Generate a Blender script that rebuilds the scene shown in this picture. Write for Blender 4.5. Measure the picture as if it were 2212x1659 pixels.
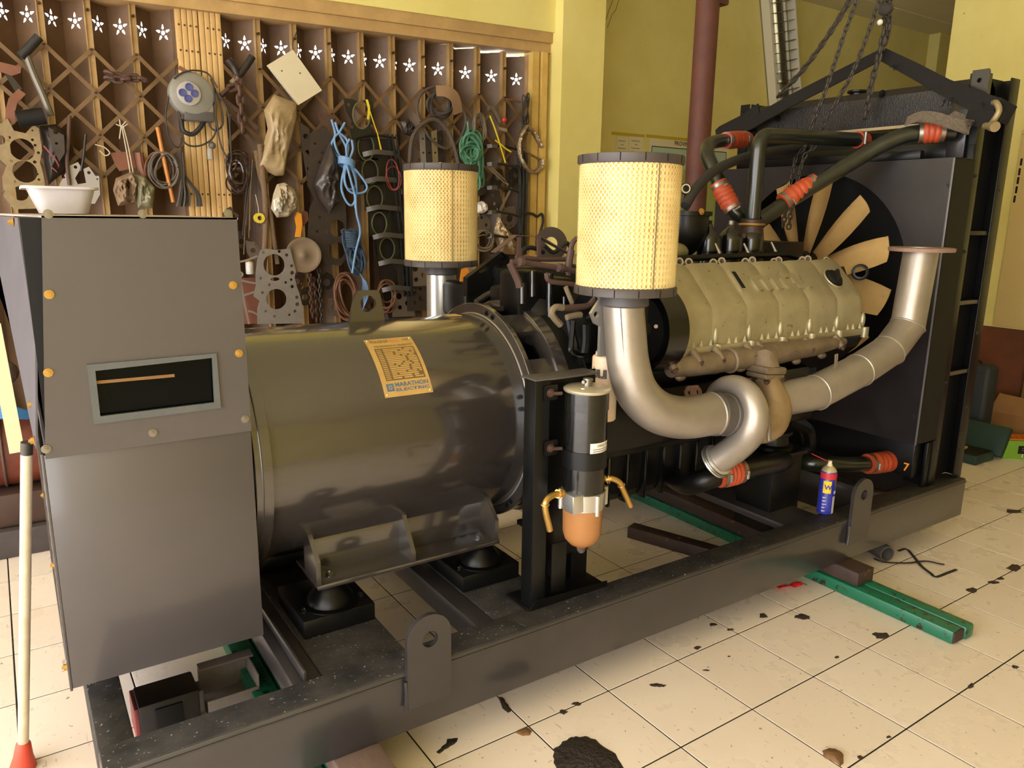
import bpy, bmesh, math, random
from mathutils import Vector, Matrix, geometry, noise as mnoise
import numpy as np

for o in list(bpy.data.objects):
    bpy.data.objects.remove(o, do_unlink=True)
scene = bpy.context.scene
COL = scene.collection
PI = math.pi

# ---------------------------------------------------------------- camera
F_PX, PITCH, YAW, ROLL, CAM_H = 1631.785, 0.2188147, 0.5867068, 0.0151846, 1.415291
W_PX, H_PX = 2212, 1659
_f = Vector((math.sin(YAW) * math.cos(PITCH), math.cos(YAW) * math.cos(PITCH), -math.sin(PITCH)))
_r0 = Vector((math.cos(YAW), -math.sin(YAW), 0))
_u0 = _r0.cross(_f)
_r = _r0 * math.cos(ROLL) + _u0 * math.sin(ROLL)
_u = -_r0 * math.sin(ROLL) + _u0 * math.cos(ROLL)
CAM_POS = Vector((0, 0, CAM_H))
cam_data = bpy.data.cameras.new('camera')
cam = bpy.data.objects.new('camera', cam_data)
COL.objects.link(cam)
M = Matrix(((_r.x, _u.x, -_f.x, 0), (_r.y, _u.y, -_f.y, 0), (_r.z, _u.z, -_f.z, CAM_H), (0, 0, 0, 1)))
cam.matrix_world = M
cam_data.sensor_fit = 'HORIZONTAL'
cam_data.sensor_width = 36.0
cam_data.lens = F_PX / W_PX * 36.0
cam_data.clip_start = 0.02
cam_data.clip_end = 200
scene.camera = cam

# ---------------------------------------------------------------- light
world = bpy.data.worlds.new('world')
scene.world = world
world.use_nodes = True
bg = world.node_tree.nodes['Background']
bg.inputs['Color'].default_value = (1.0, 0.972, 0.965, 1)
bg.inputs['Strength'].default_value = 3.0
scene.view_settings.view_transform = 'Standard'
scene.view_settings.look = 'None'
scene.view_settings.gamma = 1.0
scene.view_settings.use_curve_mapping = False
scene.view_settings.exposure = 1.36


# ---------------------------------------------------------------- measuring helpers
def ray(u, v):
    return _f + _r * ((u - W_PX / 2) / F_PX) - _u * ((v - H_PX / 2) / F_PX)


def at(u, v, x=None, y=None, z=None):
    """point of the place seen at photo pixel (u, v) on the plane X=x, Y=y or Z=z"""
    d = ray(u, v)
    if x is not None:
        k = x / d.x
    elif y is not None:
        k = y / d.y
    else:
        k = (z - CAM_H) / d.z
    return CAM_POS + d * k


def proj(p):
    d = Vector(p) - CAM_POS
    zz = d.dot(_f)
    return (W_PX / 2 + F_PX * d.dot(_r) / zz, H_PX / 2 - F_PX * d.dot(_u) / zz, zz)


def px(p, n):
    """metres spanned by n photo pixels at point p"""
    return n * (Vector(p) - CAM_POS).dot(_f) / F_PX


def lin(h):
    h = h.lstrip('#')
    out = []
    for i in (0, 2, 4):
        c = int(h[i:i + 2], 16) / 255
        out.append(c / 12.92 if c <= 0.04045 else ((c + 0.055) / 1.055) ** 2.4)
    return (*out, 1)


# ---------------------------------------------------------------- materials
MATS = {}


def mat(name, col, rough=0.5, metal=0.0, var=None, vscale=8.0, vamt=0.5, bump=0.0, bscale=60.0,
        coat=0.0, spec=0.5, trans=0.0, alpha=1.0, speck=None, speck_scale=40.0, speck_amt=0.12,
        emit=None, estr=1.0, rvar=0.0, sub=0.0, cior=1.5):
    if name in MATS:
        return MATS[name]
    m = bpy.data.materials.new(name)
    m.use_nodes = True
    nt = m.node_tree
    b = nt.nodes['Principled BSDF']
    L = nt.links.new
    b.inputs['Base Color'].default_value = lin(col)
    b.inputs['Roughness'].default_value = rough
    b.inputs['Metallic'].default_value = metal
    b.inputs['Specular IOR Level'].default_value = spec
    b.inputs['Coat Weight'].default_value = coat
    b.inputs['Coat Roughness'].default_value = 0.12
    b.inputs['Coat IOR'].default_value = cior
    b.inputs['Transmission Weight'].default_value = trans
    b.inputs['Alpha'].default_value = alpha
    b.inputs['Subsurface Weight'].default_value = sub
    if emit:
        b.inputs['Emission Color'].default_value = lin(emit)
        b.inputs['Emission Strength'].default_value = estr
    geo = nt.nodes.new('ShaderNodeNewGeometry')
    colsock = None
    if var:
        n = nt.nodes.new('ShaderNodeTexNoise')
        n.inputs['Scale'].default_value = vscale
        n.inputs['Detail'].default_value = 6
        n.inputs['Roughness'].default_value = 0.62
        L(geo.outputs['Position'], n.inputs['Vector'])
        r = nt.nodes.new('ShaderNodeMapRange')
        r.inputs[1].default_value = 0.5 - 0.18
        r.inputs[2].default_value = 0.5 + 0.22
        r.inputs[4].default_value = vamt
        L(n.outputs['Fac'], r.inputs[0])
        mx = nt.nodes.new('ShaderNodeMix')
        mx.data_type = 'RGBA'
        mx.inputs[6].default_value = lin(col)
        mx.inputs[7].default_value = lin(var)
        L(r.outputs[0], mx.inputs[0])
        colsock = mx.outputs[2]
        if rvar:
            rr = nt.nodes.new('ShaderNodeMapRange')
            rr.inputs[3].default_value = rough
            rr.inputs[4].default_value = min(1, rough + rvar)
            L(n.outputs['Fac'], rr.inputs[0])
            L(rr.outputs[0], b.inputs['Roughness'])
    if speck:
        n2 = nt.nodes.new('ShaderNodeTexNoise')
        n2.inputs['Scale'].default_value = speck_scale
        n2.inputs['Detail'].default_value = 3
        L(geo.outputs['Position'], n2.inputs['Vector'])
        r2 = nt.nodes.new('ShaderNodeMapRange')
        r2.inputs[1].default_value = 0.62 + 0.1 * (0.5 - speck_amt)
        r2.inputs[2].default_value = 0.69 + 0.1 * (0.5 - speck_amt)
        L(n2.outputs['Fac'], r2.inputs[0])
        mx2 = nt.nodes.new('ShaderNodeMix')
        mx2.data_type = 'RGBA'
        mx2.inputs[6].default_value = lin(col)
        mx2.inputs[7].default_value = lin(speck)
        if colsock:
            L(colsock, mx2.inputs[6])
        L(r2.outputs[0], mx2.inputs[0])
        colsock = mx2.outputs[2]
    if colsock:
        L(colsock, b.inputs['Base Color'])
    if bump:
        nb = nt.nodes.new('ShaderNodeTexNoise')
        nb.inputs['Scale'].default_value = bscale
        nb.inputs['Detail'].default_value = 4
        L(geo.outputs['Position'], nb.inputs['Vector'])
        bp = nt.nodes.new('ShaderNodeBump')
        bp.inputs['Strength'].default_value = bump
        bp.inputs['Distance'].default_value = 0.01
        L(nb.outputs['Fac'], bp.inputs['Height'])
        L(bp.outputs['Normal'], b.inputs['Normal'])
    MATS[name] = m
    return m


# ---------------------------------------------------------------- mesh builder
def frame(d, up=None):
    d = Vector(d).normalized()
    up = Vector(up) if up else (Vector((0, 0, 1)) if abs(d.z) < 0.95 else Vector((0, 1, 0)))
    s = d.cross(up).normalized()
    t = s.cross(d).normalized()
    return s, t, d


def smooth_path(pts, n=6):
    """Catmull-Rom through pts"""
    P = [Vector(p) for p in pts]
    if len(P) < 3:
        return P
    out = []
    for i in range(len(P) - 1):
        p0 = P[i - 1] if i else P[0] * 2 - P[1]
        p1, p2 = P[i], P[i + 1]
        p3 = P[i + 2] if i + 2 < len(P) else P[-1] * 2 - P[-2]
        for k in range(n):
            t = k / n
            out.append(0.5 * ((2 * p1) + (p2 - p0) * t + (2 * p0 - 5 * p1 + 4 * p2 - p3) * t * t + (3 * p1 - p0 - 3 * p2 + p3) * t ** 3))
    out.append(P[-1])
    return out


def fillet(pts, r, n=6):
    """polyline with rounded corners"""
    P = [Vector(p) for p in pts]
    out = [P[0]]
    for i in range(1, len(P) - 1):
        a, b, c = P[i - 1], P[i], P[i + 1]
        da, dc = (a - b), (c - b)
        la, lc = da.length, dc.length
        da.normalize(); dc.normalize()
        ang = da.angle(dc, PI)
        tl = min(r / max(math.tan(ang / 2), 1e-3), la * 0.48, lc * 0.48)
        p, q = b + da * tl, b + dc * tl
        for k in range(n + 1):
            t = k / n
            out.append(p * (1 - t) ** 2 + b * 2 * t * (1 - t) + q * t * t)
    out.append(P[-1])
    return out


class MB:
    def __init__(s):
        s.v = []
        s.f = []
        s.mi = []
        s.cur = 0

    def _add(s, vs, fs):
        o = len(s.v)
        s.v += [tuple(p) for p in vs]
        for f in fs:
            s.f.append([o + i for i in f])
            s.mi.append(s.cur)

    def box(s, lo, hi, mtx=None):
        x0, y0, z0 = lo
        x1, y1, z1 = hi
        vs = [Vector(p) for p in ((x0, y0, z0), (x1, y0, z0), (x1, y1, z0), (x0, y1, z0), (x0, y0, z1), (x1, y0, z1), (x1, y1, z1), (x0, y1, z1))]
        if mtx:
            vs = [mtx @ p for p in vs]
        s._add(vs, [(3, 2, 1, 0), (4, 5, 6, 7), (0, 1, 5, 4), (1, 2, 6, 5), (2, 3, 7, 6), (3, 0, 4, 7)])
        return s

    def rbox(s, lo, hi, r=0.004, mtx=None, seg=2):
        bm = bmesh.new()
        bmesh.ops.create_cube(bm, size=1)
        lo, hi = Vector(lo), Vector(hi)
        c, d = (lo + hi) / 2, hi - lo
        for v in bm.verts:
            v.co = Vector((v.co.x * d.x, v.co.y * d.y, v.co.z * d.z)) + c
        bmesh.ops.bevel(bm, geom=bm.edges[:], offset=min(r, min(abs(d.x), abs(d.y), abs(d.z)) * 0.45), segments=seg, affect='EDGES', profile=0.5)
        bm.verts.index_update()
        s._add([(mtx @ v.co if mtx else v.co.copy()) for v in bm.verts], [[v.index for v in f.verts] for f in bm.faces])
        bm.free()
        return s

    def bar(s, a, b, w, h, up=None, r=0):
        """box bar from a to b, w sideways, h along up"""
        a, b = Vector(a), Vector(b)
        sd, t, d = frame(b - a, up)
        m = Matrix((( sd.x, t.x, d.x, a.x), (sd.y, t.y, d.y, a.y), (sd.z, t.z, d.z, a.z), (0, 0, 0, 1)))
        L = (b - a).length
        if r:
            return s.rbox((-w / 2, -h / 2, 0), (w / 2, h / 2, L), r, m)
        return s.box((-w / 2, -h / 2, 0), (w / 2, h / 2, L), m)

    def cyl(s, a, b, r0, r1=None, n=20, caps=True):
        r1 = r0 if r1 is None else r1
        a, b = Vector(a), Vector(b)
        sd, t, d = frame(b - a)
        vs = []
        for p, r in ((a, r0), (b, r1)):
            for k in range(n):
                an = 2 * PI * k / n
                vs.append(p + (sd * math.cos(an) + t * math.sin(an)) * r)
        fs = [(k, (k + 1) % n, n + (k + 1) % n, n + k) for k in range(n)]
        fs = [tuple(reversed(f)) for f in fs]
        if caps:
            fs.append(tuple(range(n)))
            fs.append(tuple(range(2 * n - 1, n - 1, -1)))
        s._add(vs, fs)
        return s

    def lathe(s, prof, org, axis=(0, 0, 1), n=28, caps=True, a0=0.0, a1=2 * PI, ref=None):
        """prof = [(along, radius)...]"""
        org = Vector(org)
        if ref:
            d = Vector(axis).normalized()
            sd = Vector(ref).normalized()
            t = d.cross(sd).normalized()
        else:
            sd, t, d = frame(axis)
            t = -t
        full = abs(a1 - a0 - 2 * PI) < 1e-6
        m = n if full else n + 1
        vs = []
        for z, r in prof:
            for k in range(m):
                an = a0 + (a1 - a0) * k / n
                vs.append(org + d * z + (sd * math.cos(an) + t * math.sin(an)) * r)
        fs = []
        for i in range(len(prof) - 1):
            for k in range(n):
                k2 = (k + 1) % m if full else k + 1
                fs.append((i * m + k, i * m + k2, (i + 1) * m + k2, (i + 1) * m + k))
        if caps and full:
            fs.append(tuple(range(m - 1, -1, -1)))
            o = (len(prof) - 1) * m
            fs.append(tuple(range(o, o + m)))
        s._add(vs, fs)
        return s

    def tube(s, path, r, n=10, caps=True, closed=False, flat=None):
        P = [Vector(p) for p in path]
        N = len(P)
        rs = r if hasattr(r, '__len__') else [r] * N
        T = []
        for i in range(N):
            if closed:
                t = P[(i + 1) % N] - P[i - 1]
            else:
                t = P[min(i + 1, N - 1)] - P[max(i - 1, 0)]
            if t.length < 1e-9:
                t = Vector((0, 0, 1))
            T.append(t.normalized())
        sd, t_, _ = frame(T[0])
        nrm = sd
        vs = []
        for i in range(N):
            if i:
                ax = T[i - 1].cross(T[i])
                if ax.length > 1e-9:
                    nrm = Matrix.Rotation(T[i - 1].angle(T[i]), 3, ax.normalized()) @ nrm
            nrm = (nrm - T[i] * nrm.dot(T[i])).normalized()
            bi = T[i].cross(nrm)
            for k in range(n):
                an = 2 * PI * k / n
                fl = flat if flat else 1.0
                vs.append(P[i] + (nrm * math.cos(an) + bi * math.sin(an) * fl) * rs[i])
        fs = []
        M_ = N if closed else N - 1
        for i in range(M_):
            j = (i + 1) % N
            for k in range(n):
                k2 = (k + 1) % n
                fs.append((i * n + k, i * n + k2, j * n + k2, j * n + k))
        if caps and not closed:
            fs.append(tuple(range(n - 1, -1, -1)))
            fs.append(tuple(range((N - 1) * n, N * n)))
        s._add(vs, fs)
        return s

    def ribbon(s, path, w, th, up):
        """flat strap: width along up vector"""
        P = [Vector(p) for p in path]
        N = len(P)
        vs = []
        for i in range(N):
            t = (P[min(i + 1, N - 1)] - P[max(i - 1, 0)]).normalized()
            u = Vector(up[i] if isinstance(up, list) else up)
            u = (u - t * u.dot(t)).normalized()
            nn = t.cross(u)
            ww = w[i] if hasattr(w, '__len__') else w
            for a, b in ((-1, -1), (1, -1), (1, 1), (-1, 1)):
                vs.append(P[i] + u * (a * ww / 2) + nn * (b * th / 2))
        fs = []
        for i in range(N - 1):
            for k in range(4):
                fs.append((i * 4 + k, i * 4 + (k + 1) % 4, i * 4 + 4 + (k + 1) % 4, i * 4 + 4 + k))
        fs += [(3, 2, 1, 0), tuple((N - 1) * 4 + k for k in range(4))]
        s._add(vs, fs)
        return s

    def sphere(s, c, r, n=14, m=8, sc=(1, 1, 1), mtx=None):
        c = Vector(c)
        vs = [Vector((0, 0, 1))]
        for i in range(1, m):
            th = PI * i / m
            for k in range(n):
                ph = 2 * PI * k / n
                vs.append(Vector((math.sin(th) * math.cos(ph), math.sin(th) * math.sin(ph), math.cos(th))))
        vs.append(Vector((0, 0, -1)))
        fs = [(0, 1 + k, 1 + (k + 1) % n) for k in range(n)]
        for i in range(m - 2):
            for k in range(n):
                a, b = 1 + i * n + k, 1 + i * n + (k + 1) % n
                fs.append((a, a + n, b + n, b))
        l = len(vs) - 1
        fs += [(l, l - n + (k + 1) % n, l - n + k) for k in range(n)]
        vs = [Vector((p.x * sc[0], p.y * sc[1], p.z * sc[2])) * r for p in vs]
        if mtx:
            vs = [mtx @ p for p in vs]
        s._add([p + c for p in vs], fs)
        return s

    def torus(s, c, axis, R, r, n=20, m=8, sc=1.0, up=None):
        sd, t, d = frame(axis, up)
        c = Vector(c)
        path = [c + sd * math.cos(2 * PI * k / n) * R + t * math.sin(2 * PI * k / n) * R * sc for k in range(n)]
        return s.tube(path, r, m, closed=True)

    def hexbolt(s, p, d, r=0.008, h=0.007, washer=True):
        p, d = Vector(p), Vector(d).normalized()
        if washer:
            s.cyl(p, p + d * 0.002, r * 1.45, n=14)
        s.cyl(p, p + d * h, r, n=6)
        s.cyl(p + d * h, p + d * (h + r * 0.45), r * 0.5, n=8)
        return s

    def plate(s, outline, holes=(), th=0.004, org=(0, 0, 0), ux=(1, 0, 0), uy=(0, 0, 1), tri=None):
        """flat sheet with holes, in the plane org + a*ux + b*uy, thickness centred"""
        vs2, tris = tri if tri else triangulate(outline, holes)
        org, ux, uy = Vector(org), Vector(ux), Vector(uy)
        nn = ux.cross(uy).normalized()
        nv = len(vs2)
        vs = [org + ux * a + uy * b + nn * (th / 2) for a, b in vs2] + [org + ux * a + uy * b - nn * (th / 2) for a, b in vs2]
        fs = [tuple(t) for t in tris] + [tuple(nv + i for i in reversed(t)) for t in tris]
        cnt = {}
        for t in tris:
            for a, b in ((t[0], t[1]), (t[1], t[2]), (t[2], t[0])):
                cnt[(a, b)] = cnt.get((a, b), 0) + 1
        for (a, b) in cnt:
            if (b, a) not in cnt:
                fs.append((b, a, nv + a, nv + b))
        s._add(vs, fs)
        return s

    def raw(s, vs, fs):
        s._add(vs, fs)
        return s

    def mesh(s, name, mats, smooth=40):
        me = bpy.data.meshes.new(name)
        me.from_pydata(s.v, [], s.f)
        for m in (mats if isinstance(mats, (list, tuple)) else [mats]):
            me.materials.append(m)
        if isinstance(mats, (list, tuple)):
            me.polygons.foreach_set('material_index', s.mi)
        bm = bmesh.new()
        bm.from_mesh(me)
        bmesh.ops.recalc_face_normals(bm, faces=bm.faces)
        bm.to_mesh(me)
        bm.free()
        if smooth:
            me.polygons.foreach_set('use_smooth', [True] * len(me.polygons))
            me.set_sharp_from_angle(angle=math.radians(smooth))
        me.update()
        return me

    def build(s, name, mats, parent=None, smooth=40):
        o = bpy.data.objects.new(name, s.mesh(name, mats, smooth))
        COL.objects.link(o)
        if parent is not None:
            o.parent = parent
            o.matrix_parent_inverse = parent.matrix_world.inverted() if False else Matrix.Translation(-parent.location)
        return o


def inpoly(p, poly):
    x, y = p
    c = False
    j = len(poly) - 1
    for i in range(len(poly)):
        xi, yi = poly[i][0], poly[i][1]
        xj, yj = poly[j][0], poly[j][1]
        if (yi > y) != (yj > y) and x < (xj - xi) * (y - yi) / (yj - yi) + xi:
            c = not c
        j = i
    return c


def triangulate(outline, holes=()):
    vs = [Vector((p[0], p[1])) for p in outline]
    ed = [(i, (i + 1) % len(outline)) for i in range(len(outline))]
    for h in holes:
        o = len(vs)
        vs += [Vector((p[0], p[1])) for p in h]
        ed += [(o + i, o + (i + 1) % len(h)) for i in range(len(h))]
    r = geometry.delaunay_2d_cdt(vs, ed, [], 1, 1e-6)
    v2 = [(p.x, p.y) for p in r[0]]
    tris = []
    for f in r[2]:
        cx = sum(v2[i][0] for i in f) / len(f)
        cy = sum(v2[i][1] for i in f) / len(f)
        if not inpoly((cx, cy), outline) or any(inpoly((cx, cy), h) for h in holes):
            continue
        a = sum(v2[f[i]][0] * v2[f[(i + 1) % 3]][1] - v2[f[(i + 1) % 3]][0] * v2[f[i]][1] for i in range(3))
        tris.append(tuple(f) if a > 0 else tuple(reversed(f)))
    return v2, tris


def circ2(cx, cy, r, n=20, sy=1.0):
    return [(cx + r * math.cos(2 * PI * k / n), cy + r * sy * math.sin(2 * PI * k / n)) for k in range(n)]


def rrect(x0, y0, x1, y1, r, n=4):
    out = []
    for cx, cy, a in ((x1 - r, y1 - r, 0), (x0 + r, y1 - r, PI / 2), (x0 + r, y0 + r, PI), (x1 - r, y0 + r, 1.5 * PI)):
        for k in range(n + 1):
            an = a + PI / 2 * k / n
            out.append((cx + r * math.cos(an), cy + r * math.sin(an)))
    return out


# ---------------------------------------------------------------- objects
def tag(o, label=None, cat=None, group=None, kind=None):
    if label:
        o['label'] = label
    if cat:
        o['category'] = cat
    if group:
        o['group'] = group
    if kind:
        o['kind'] = kind
    return o


def thing(name, label, cat, loc=(0, 0, 0), group=None, kind=None):
    o = bpy.data.objects.new(name, None)
    o.empty_display_size = 0.05
    COL.objects.link(o)
    o.location = loc
    return tag(o, label, cat, group, kind)


def share(src, name, parent, mtx=None):
    """another object on src's mesh, placed by mtx (world)"""
    o = bpy.data.objects.new(name, src.data)
    COL.objects.link(o)
    if parent is not None:
        o.parent = parent
        o.matrix_parent_inverse = Matrix.Translation(-parent.location)
    if mtx is not None:
        o.matrix_basis = mtx
    return o


def text_mesh(txt, size, depth, mtx, m, name, parent, bold=0.0, spacing=1.0, sx=1.0, align='LEFT', res=2, bend=None):
    cu = bpy.data.curves.new(name, 'FONT')
    cu.body = txt
    cu.size = size
    cu.extrude = depth
    cu.offset = bold
    cu.space_character = spacing
    cu.align_x = align
    cu.resolution_u = res
    tmp = bpy.data.objects.new('tmp_text', cu)
    me = bpy.data.meshes.new_from_object(tmp)
    bpy.data.objects.remove(tmp)
    bpy.data.curves.remove(cu)
    me.name = name
    for v in me.vertices:
        p = Vector((v.co.x * sx, v.co.y, v.co.z))
        v.co = bend(p) if bend else mtx @ p
    me.materials.clear()
    me.materials.append(m)
    o = bpy.data.objects.new(name, me)
    COL.objects.link(o)
    if parent is not None:
        o.parent = parent
        o.matrix_parent_inverse = Matrix.Translation(-parent.location)
    return o


_BOLT = {}


def bolt(p, d, r, h, m, parent, name='bolt', washer=True):
    key = (round(r, 5), round(h, 5), m.name, washer)
    if key not in _BOLT:
        _BOLT[key] = MB().hexbolt((0, 0, 0), (0, 0, 1), r, h, washer).mesh('bolt', m)
    s_, t_, d_ = frame(d)
    p = Vector(p)
    o = bpy.data.objects.new(name, _BOLT[key])
    COL.objects.link(o)
    o.parent = parent
    o.matrix_parent_inverse = Matrix.Translation(-parent.location)
    o.matrix_basis = Matrix(((s_.x, t_.x, d_.x, p.x), (s_.y, t_.y, d_.y, p.y), (s_.z, t_.z, d_.z, p.z), (0, 0, 0, 1)))
    return o


def basis(org, ux, uy):
    ux, uy = Vector(ux).normalized(), Vector(uy).normalized()
    n = ux.cross(uy)
    o = Vector(org)
    return Matrix(((ux.x, uy.x, n.x, o.x), (ux.y, uy.y, n.y, o.y), (ux.z, uy.z, n.z, o.z), (0, 0, 0, 1)))


# ---------------------------------------------------------------- palette
GREY = mat('grey_paint', '#35302e', 0.25, 0.0, var='#302c2a', vscale=3, vamt=.6, coat=1.0, cior=1.75, bump=.003, bscale=12)
GREYB = mat('grey_panel_paint', '#4b4647', 0.36, 0.0, var='#444041', vscale=4, vamt=.6, coat=0.5, bump=.012, bscale=12)
SKID = mat('skid_paint', '#363233', 0.36, 0.0, var='#1a191a', vscale=1.9, vamt=.8, coat=0.5, bump=.03, bscale=30)
DUSTY = mat('dusty_black_paint', '#1d1d1e', 0.6, spec=.3, var='#413d3b', vscale=14, vamt=.75, bump=.05, bscale=80, speck='#8e8985', speck_scale=120)
BLACK = mat('black_paint', '#0e0e0f', 0.36, 0.0, var='#090909', vscale=6, vamt=.8, spec=.28, coat=0.04, bump=.03, bscale=50)
BLACKM = mat('black_matte', '#0e0e0e', 0.65, spec=.3, bump=.04)
BLKGLOSS = mat('black_gloss', '#0c0d0e', 0.22, coat=.4, bump=.05, bscale=40)
ALU = mat('cast_aluminium', '#b3aa8c', 0.42, 0.55, var='#93886a', vscale=9, vamt=.6, bump=.04, bscale=120, speck='#6a5f48', speck_scale=55, speck_amt=-.2)
SILVER = mat('silver_paint', '#a39a90', 0.38, 0.6, var='#8b8176', vscale=10, vamt=.6, bump=.03, bscale=120)
ALUB = mat('bright_aluminium', '#c9c7c3', 0.3, 0.8, bump=.02, bscale=200)
TANCAST = mat('heat_tinted_cast', '#93826d', 0.5, 0.5, var='#5f5143', vscale=14, vamt=.75, bump=.12, bscale=90)
ORANGE = mat('orange_silicone', '#b54b2a', 0.5, var='#983a1e', vscale=20, vamt=.6)
STEEL = mat('steel', '#8f8a80', 0.38, 0.85)
BRASS = mat('zinc_yellow', '#c8a25c', 0.32, 0.8, var='#b08a4a', vscale=30)
RUST = mat('rusty_steel', '#5e4437', 0.7, 0.3, var='#3f2d26', vscale=25, vamt=.8, bump=.1)
RUSTR = mat('red_oxide', '#64382c', 0.65, 0.1, var='#4a2b24', vscale=12, vamt=.8, bump=.05)
CHAINM = mat('chain_steel', '#4a4540', 0.5, 0.6, var='#332c26', vscale=40)
RUBBER = mat('rubber', '#1c1b1b', 0.6, bump=.02)
RUBBERG = mat('dark_grey_plastic', '#4b4645', 0.5)
YELLOWWALL = None
# ================================================================ room
WALLY = mat('yellow_wall_paint', '#dfd184', 0.6, var='#d0c06c', vscale=2.2, vamt=.8, bump=.06, bscale=14, speck='#7d6a35', speck_scale=17, speck_amt=-.62, spec=.35)
CEILM = mat('ceiling_paint', '#d8cfa6', 0.7, var='#cfc596', vscale=2, vamt=.7)
GROUT = mat('dark_grout', '#1f1814', 0.9, var='#120e0c', vscale=18)
GATE_Y = 4.2
BACK_Y = 4.75
CEIL_Z = 3.36


def struct(name, mb, m, parent=None, smooth=40):
    o = mb.build(name, m, parent, smooth)
    if parent is None:
        o['kind'] = 'structure'
    return o


# floor: dark bed with every tile laid on it
floor = struct('floor', MB().box((-3.2, -3.0, -0.06), (9.4, 4.9, -0.0016)), GROUT)


def tile_material():
    m = bpy.data.materials.new('glazed_floor_tile')
    m.use_nodes = True
    nt = m.node_tree
    b = nt.nodes['Principled BSDF']
    L = nt.links.new
    geo = nt.nodes.new('ShaderNodeNewGeometry')
    oi = nt.nodes.new('ShaderNodeObjectInfo')

    def noise(sc, det=5, rough=.6, vec=None):
        n = nt.nodes.new('ShaderNodeTexNoise')
        n.inputs['Scale'].default_value = sc
        n.inputs['Detail'].default_value = det
        n.inputs['Roughness'].default_value = rough
        L(vec if vec else geo.outputs['Position'], n.inputs['Vector'])
        return n.outputs['Fac']

    def ramp(s, a, c, lo=0., hi=1.):
        r = nt.nodes.new('ShaderNodeMapRange')
        for i, x in enumerate((a, c, lo, hi)):
            r.inputs[i + 1].default_value = x
        L(s, r.inputs[0])
        return r.outputs[0]

    def mix(f, a, c):
        x = nt.nodes.new('ShaderNodeMix')
        x.data_type = 'RGBA'
        for i, q in ((6, a), (7, c)):
            if isinstance(q, str):
                x.inputs[i].default_value = lin(q)
            else:
                L(q, x.inputs[i])
        L(f, x.inputs[0])
        return x.outputs[2]
    base = mix(oi.outputs['Random'], '#ecdfd3', '#e5d7ca')
    base = mix(ramp(noise(1.3), .45, .7, 0, .3), base, '#d9c6b2')
    mp = nt.nodes.new('ShaderNodeMapping')
    mp.inputs['Scale'].default_value = (60, 9, 1)
    mp.inputs['Rotation'].default_value = (0, 0, .6)
    L(geo.outputs['Position'], mp.inputs['Vector'])
    base = mix(ramp(noise(1, 3, .6, mp.outputs[0]), .66, .72, 0, .5), base, '#9d8a74')
    base = mix(ramp(noise(55, 3), .67, .72, 0, .8), base, '#4a3c30')
    base = mix(ramp(noise(7, 8, .75), .6, .82, 0, .13), base, '#9d886c')
    L(base, b.inputs['Base Color'])
    b.inputs['Roughness'].default_value = .3
    L(ramp(noise(6), .3, .7, .2, .45), b.inputs['Roughness'])
    return m


TILE = tile_material()
ts, tg = 0.3, 0.0024
TH = 0.0130505
ct, st = math.cos(TH), math.sin(TH)
tb = MB()
c_ = 0.0007
lo, hi = tg, ts - tg
tb.raw([(lo, lo, -.003), (hi, lo, -.003), (hi, hi, -.003), (lo, hi, -.003), (lo, lo, -c_), (hi, lo, -c_), (hi, hi, -c_), (lo, hi, -c_),
        (lo + c_, lo + c_, 0), (hi - c_, lo + c_, 0), (hi - c_, hi - c_, 0), (lo + c_, hi - c_, 0)],
       [(0, 1, 5, 4), (1, 2, 6, 5), (2, 3, 7, 6), (3, 0, 4, 7), (4, 5, 9, 8), (5, 6, 10, 9), (6, 7, 11, 10), (7, 4, 8, 11), (8, 9, 10, 11)])
tile_me = tb.mesh('tile', TILE, 0)
cells = []
for i in range(-16, 27):
    for j in range(-13, 13):
        x = 1.40408 + ts * (i * ct - j * st)
        y = 0.941255 + ts * (i * st + j * ct)
        cx, cy = x + .15, y + .15
        if not (-3.1 < cx < 9.2 and -2.9 < cy < 4.75):
            continue
        u, v, d = proj((cx, cy, 0))
        vis = d > .3 and -120 < u < 2330 and 0 < v < 1780
        # tiles wholly hidden under and behind the plant count last
        cells.append((0 if vis else 1, d, x, y))
cells.sort(key=lambda c: (c[0], c[1]))
rest = MB()
for k, (vis, d, x, y) in enumerate(cells):
    mt = Matrix(((ct, -st, 0, x), (st, ct, 0, y), (0, 0, 1, 0), (0, 0, 0, 1)))
    if k < 300 and not vis:
        o = bpy.data.objects.new('tile', tile_me)
        COL.objects.link(o)
        o.parent = floor
        o.matrix_basis = mt
    else:
        rest.raw([mt @ Vector(p) for p in tb.v], tb.f)
ro = rest.build('more_tiles', TILE, floor, 0)
ro['kind'] = 'stuff'


# ---- walls
def hdr_z(x):   # underside of the beam over the folding gate
    return 2.3645 + (x - 1.03) * 0.0265


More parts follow.
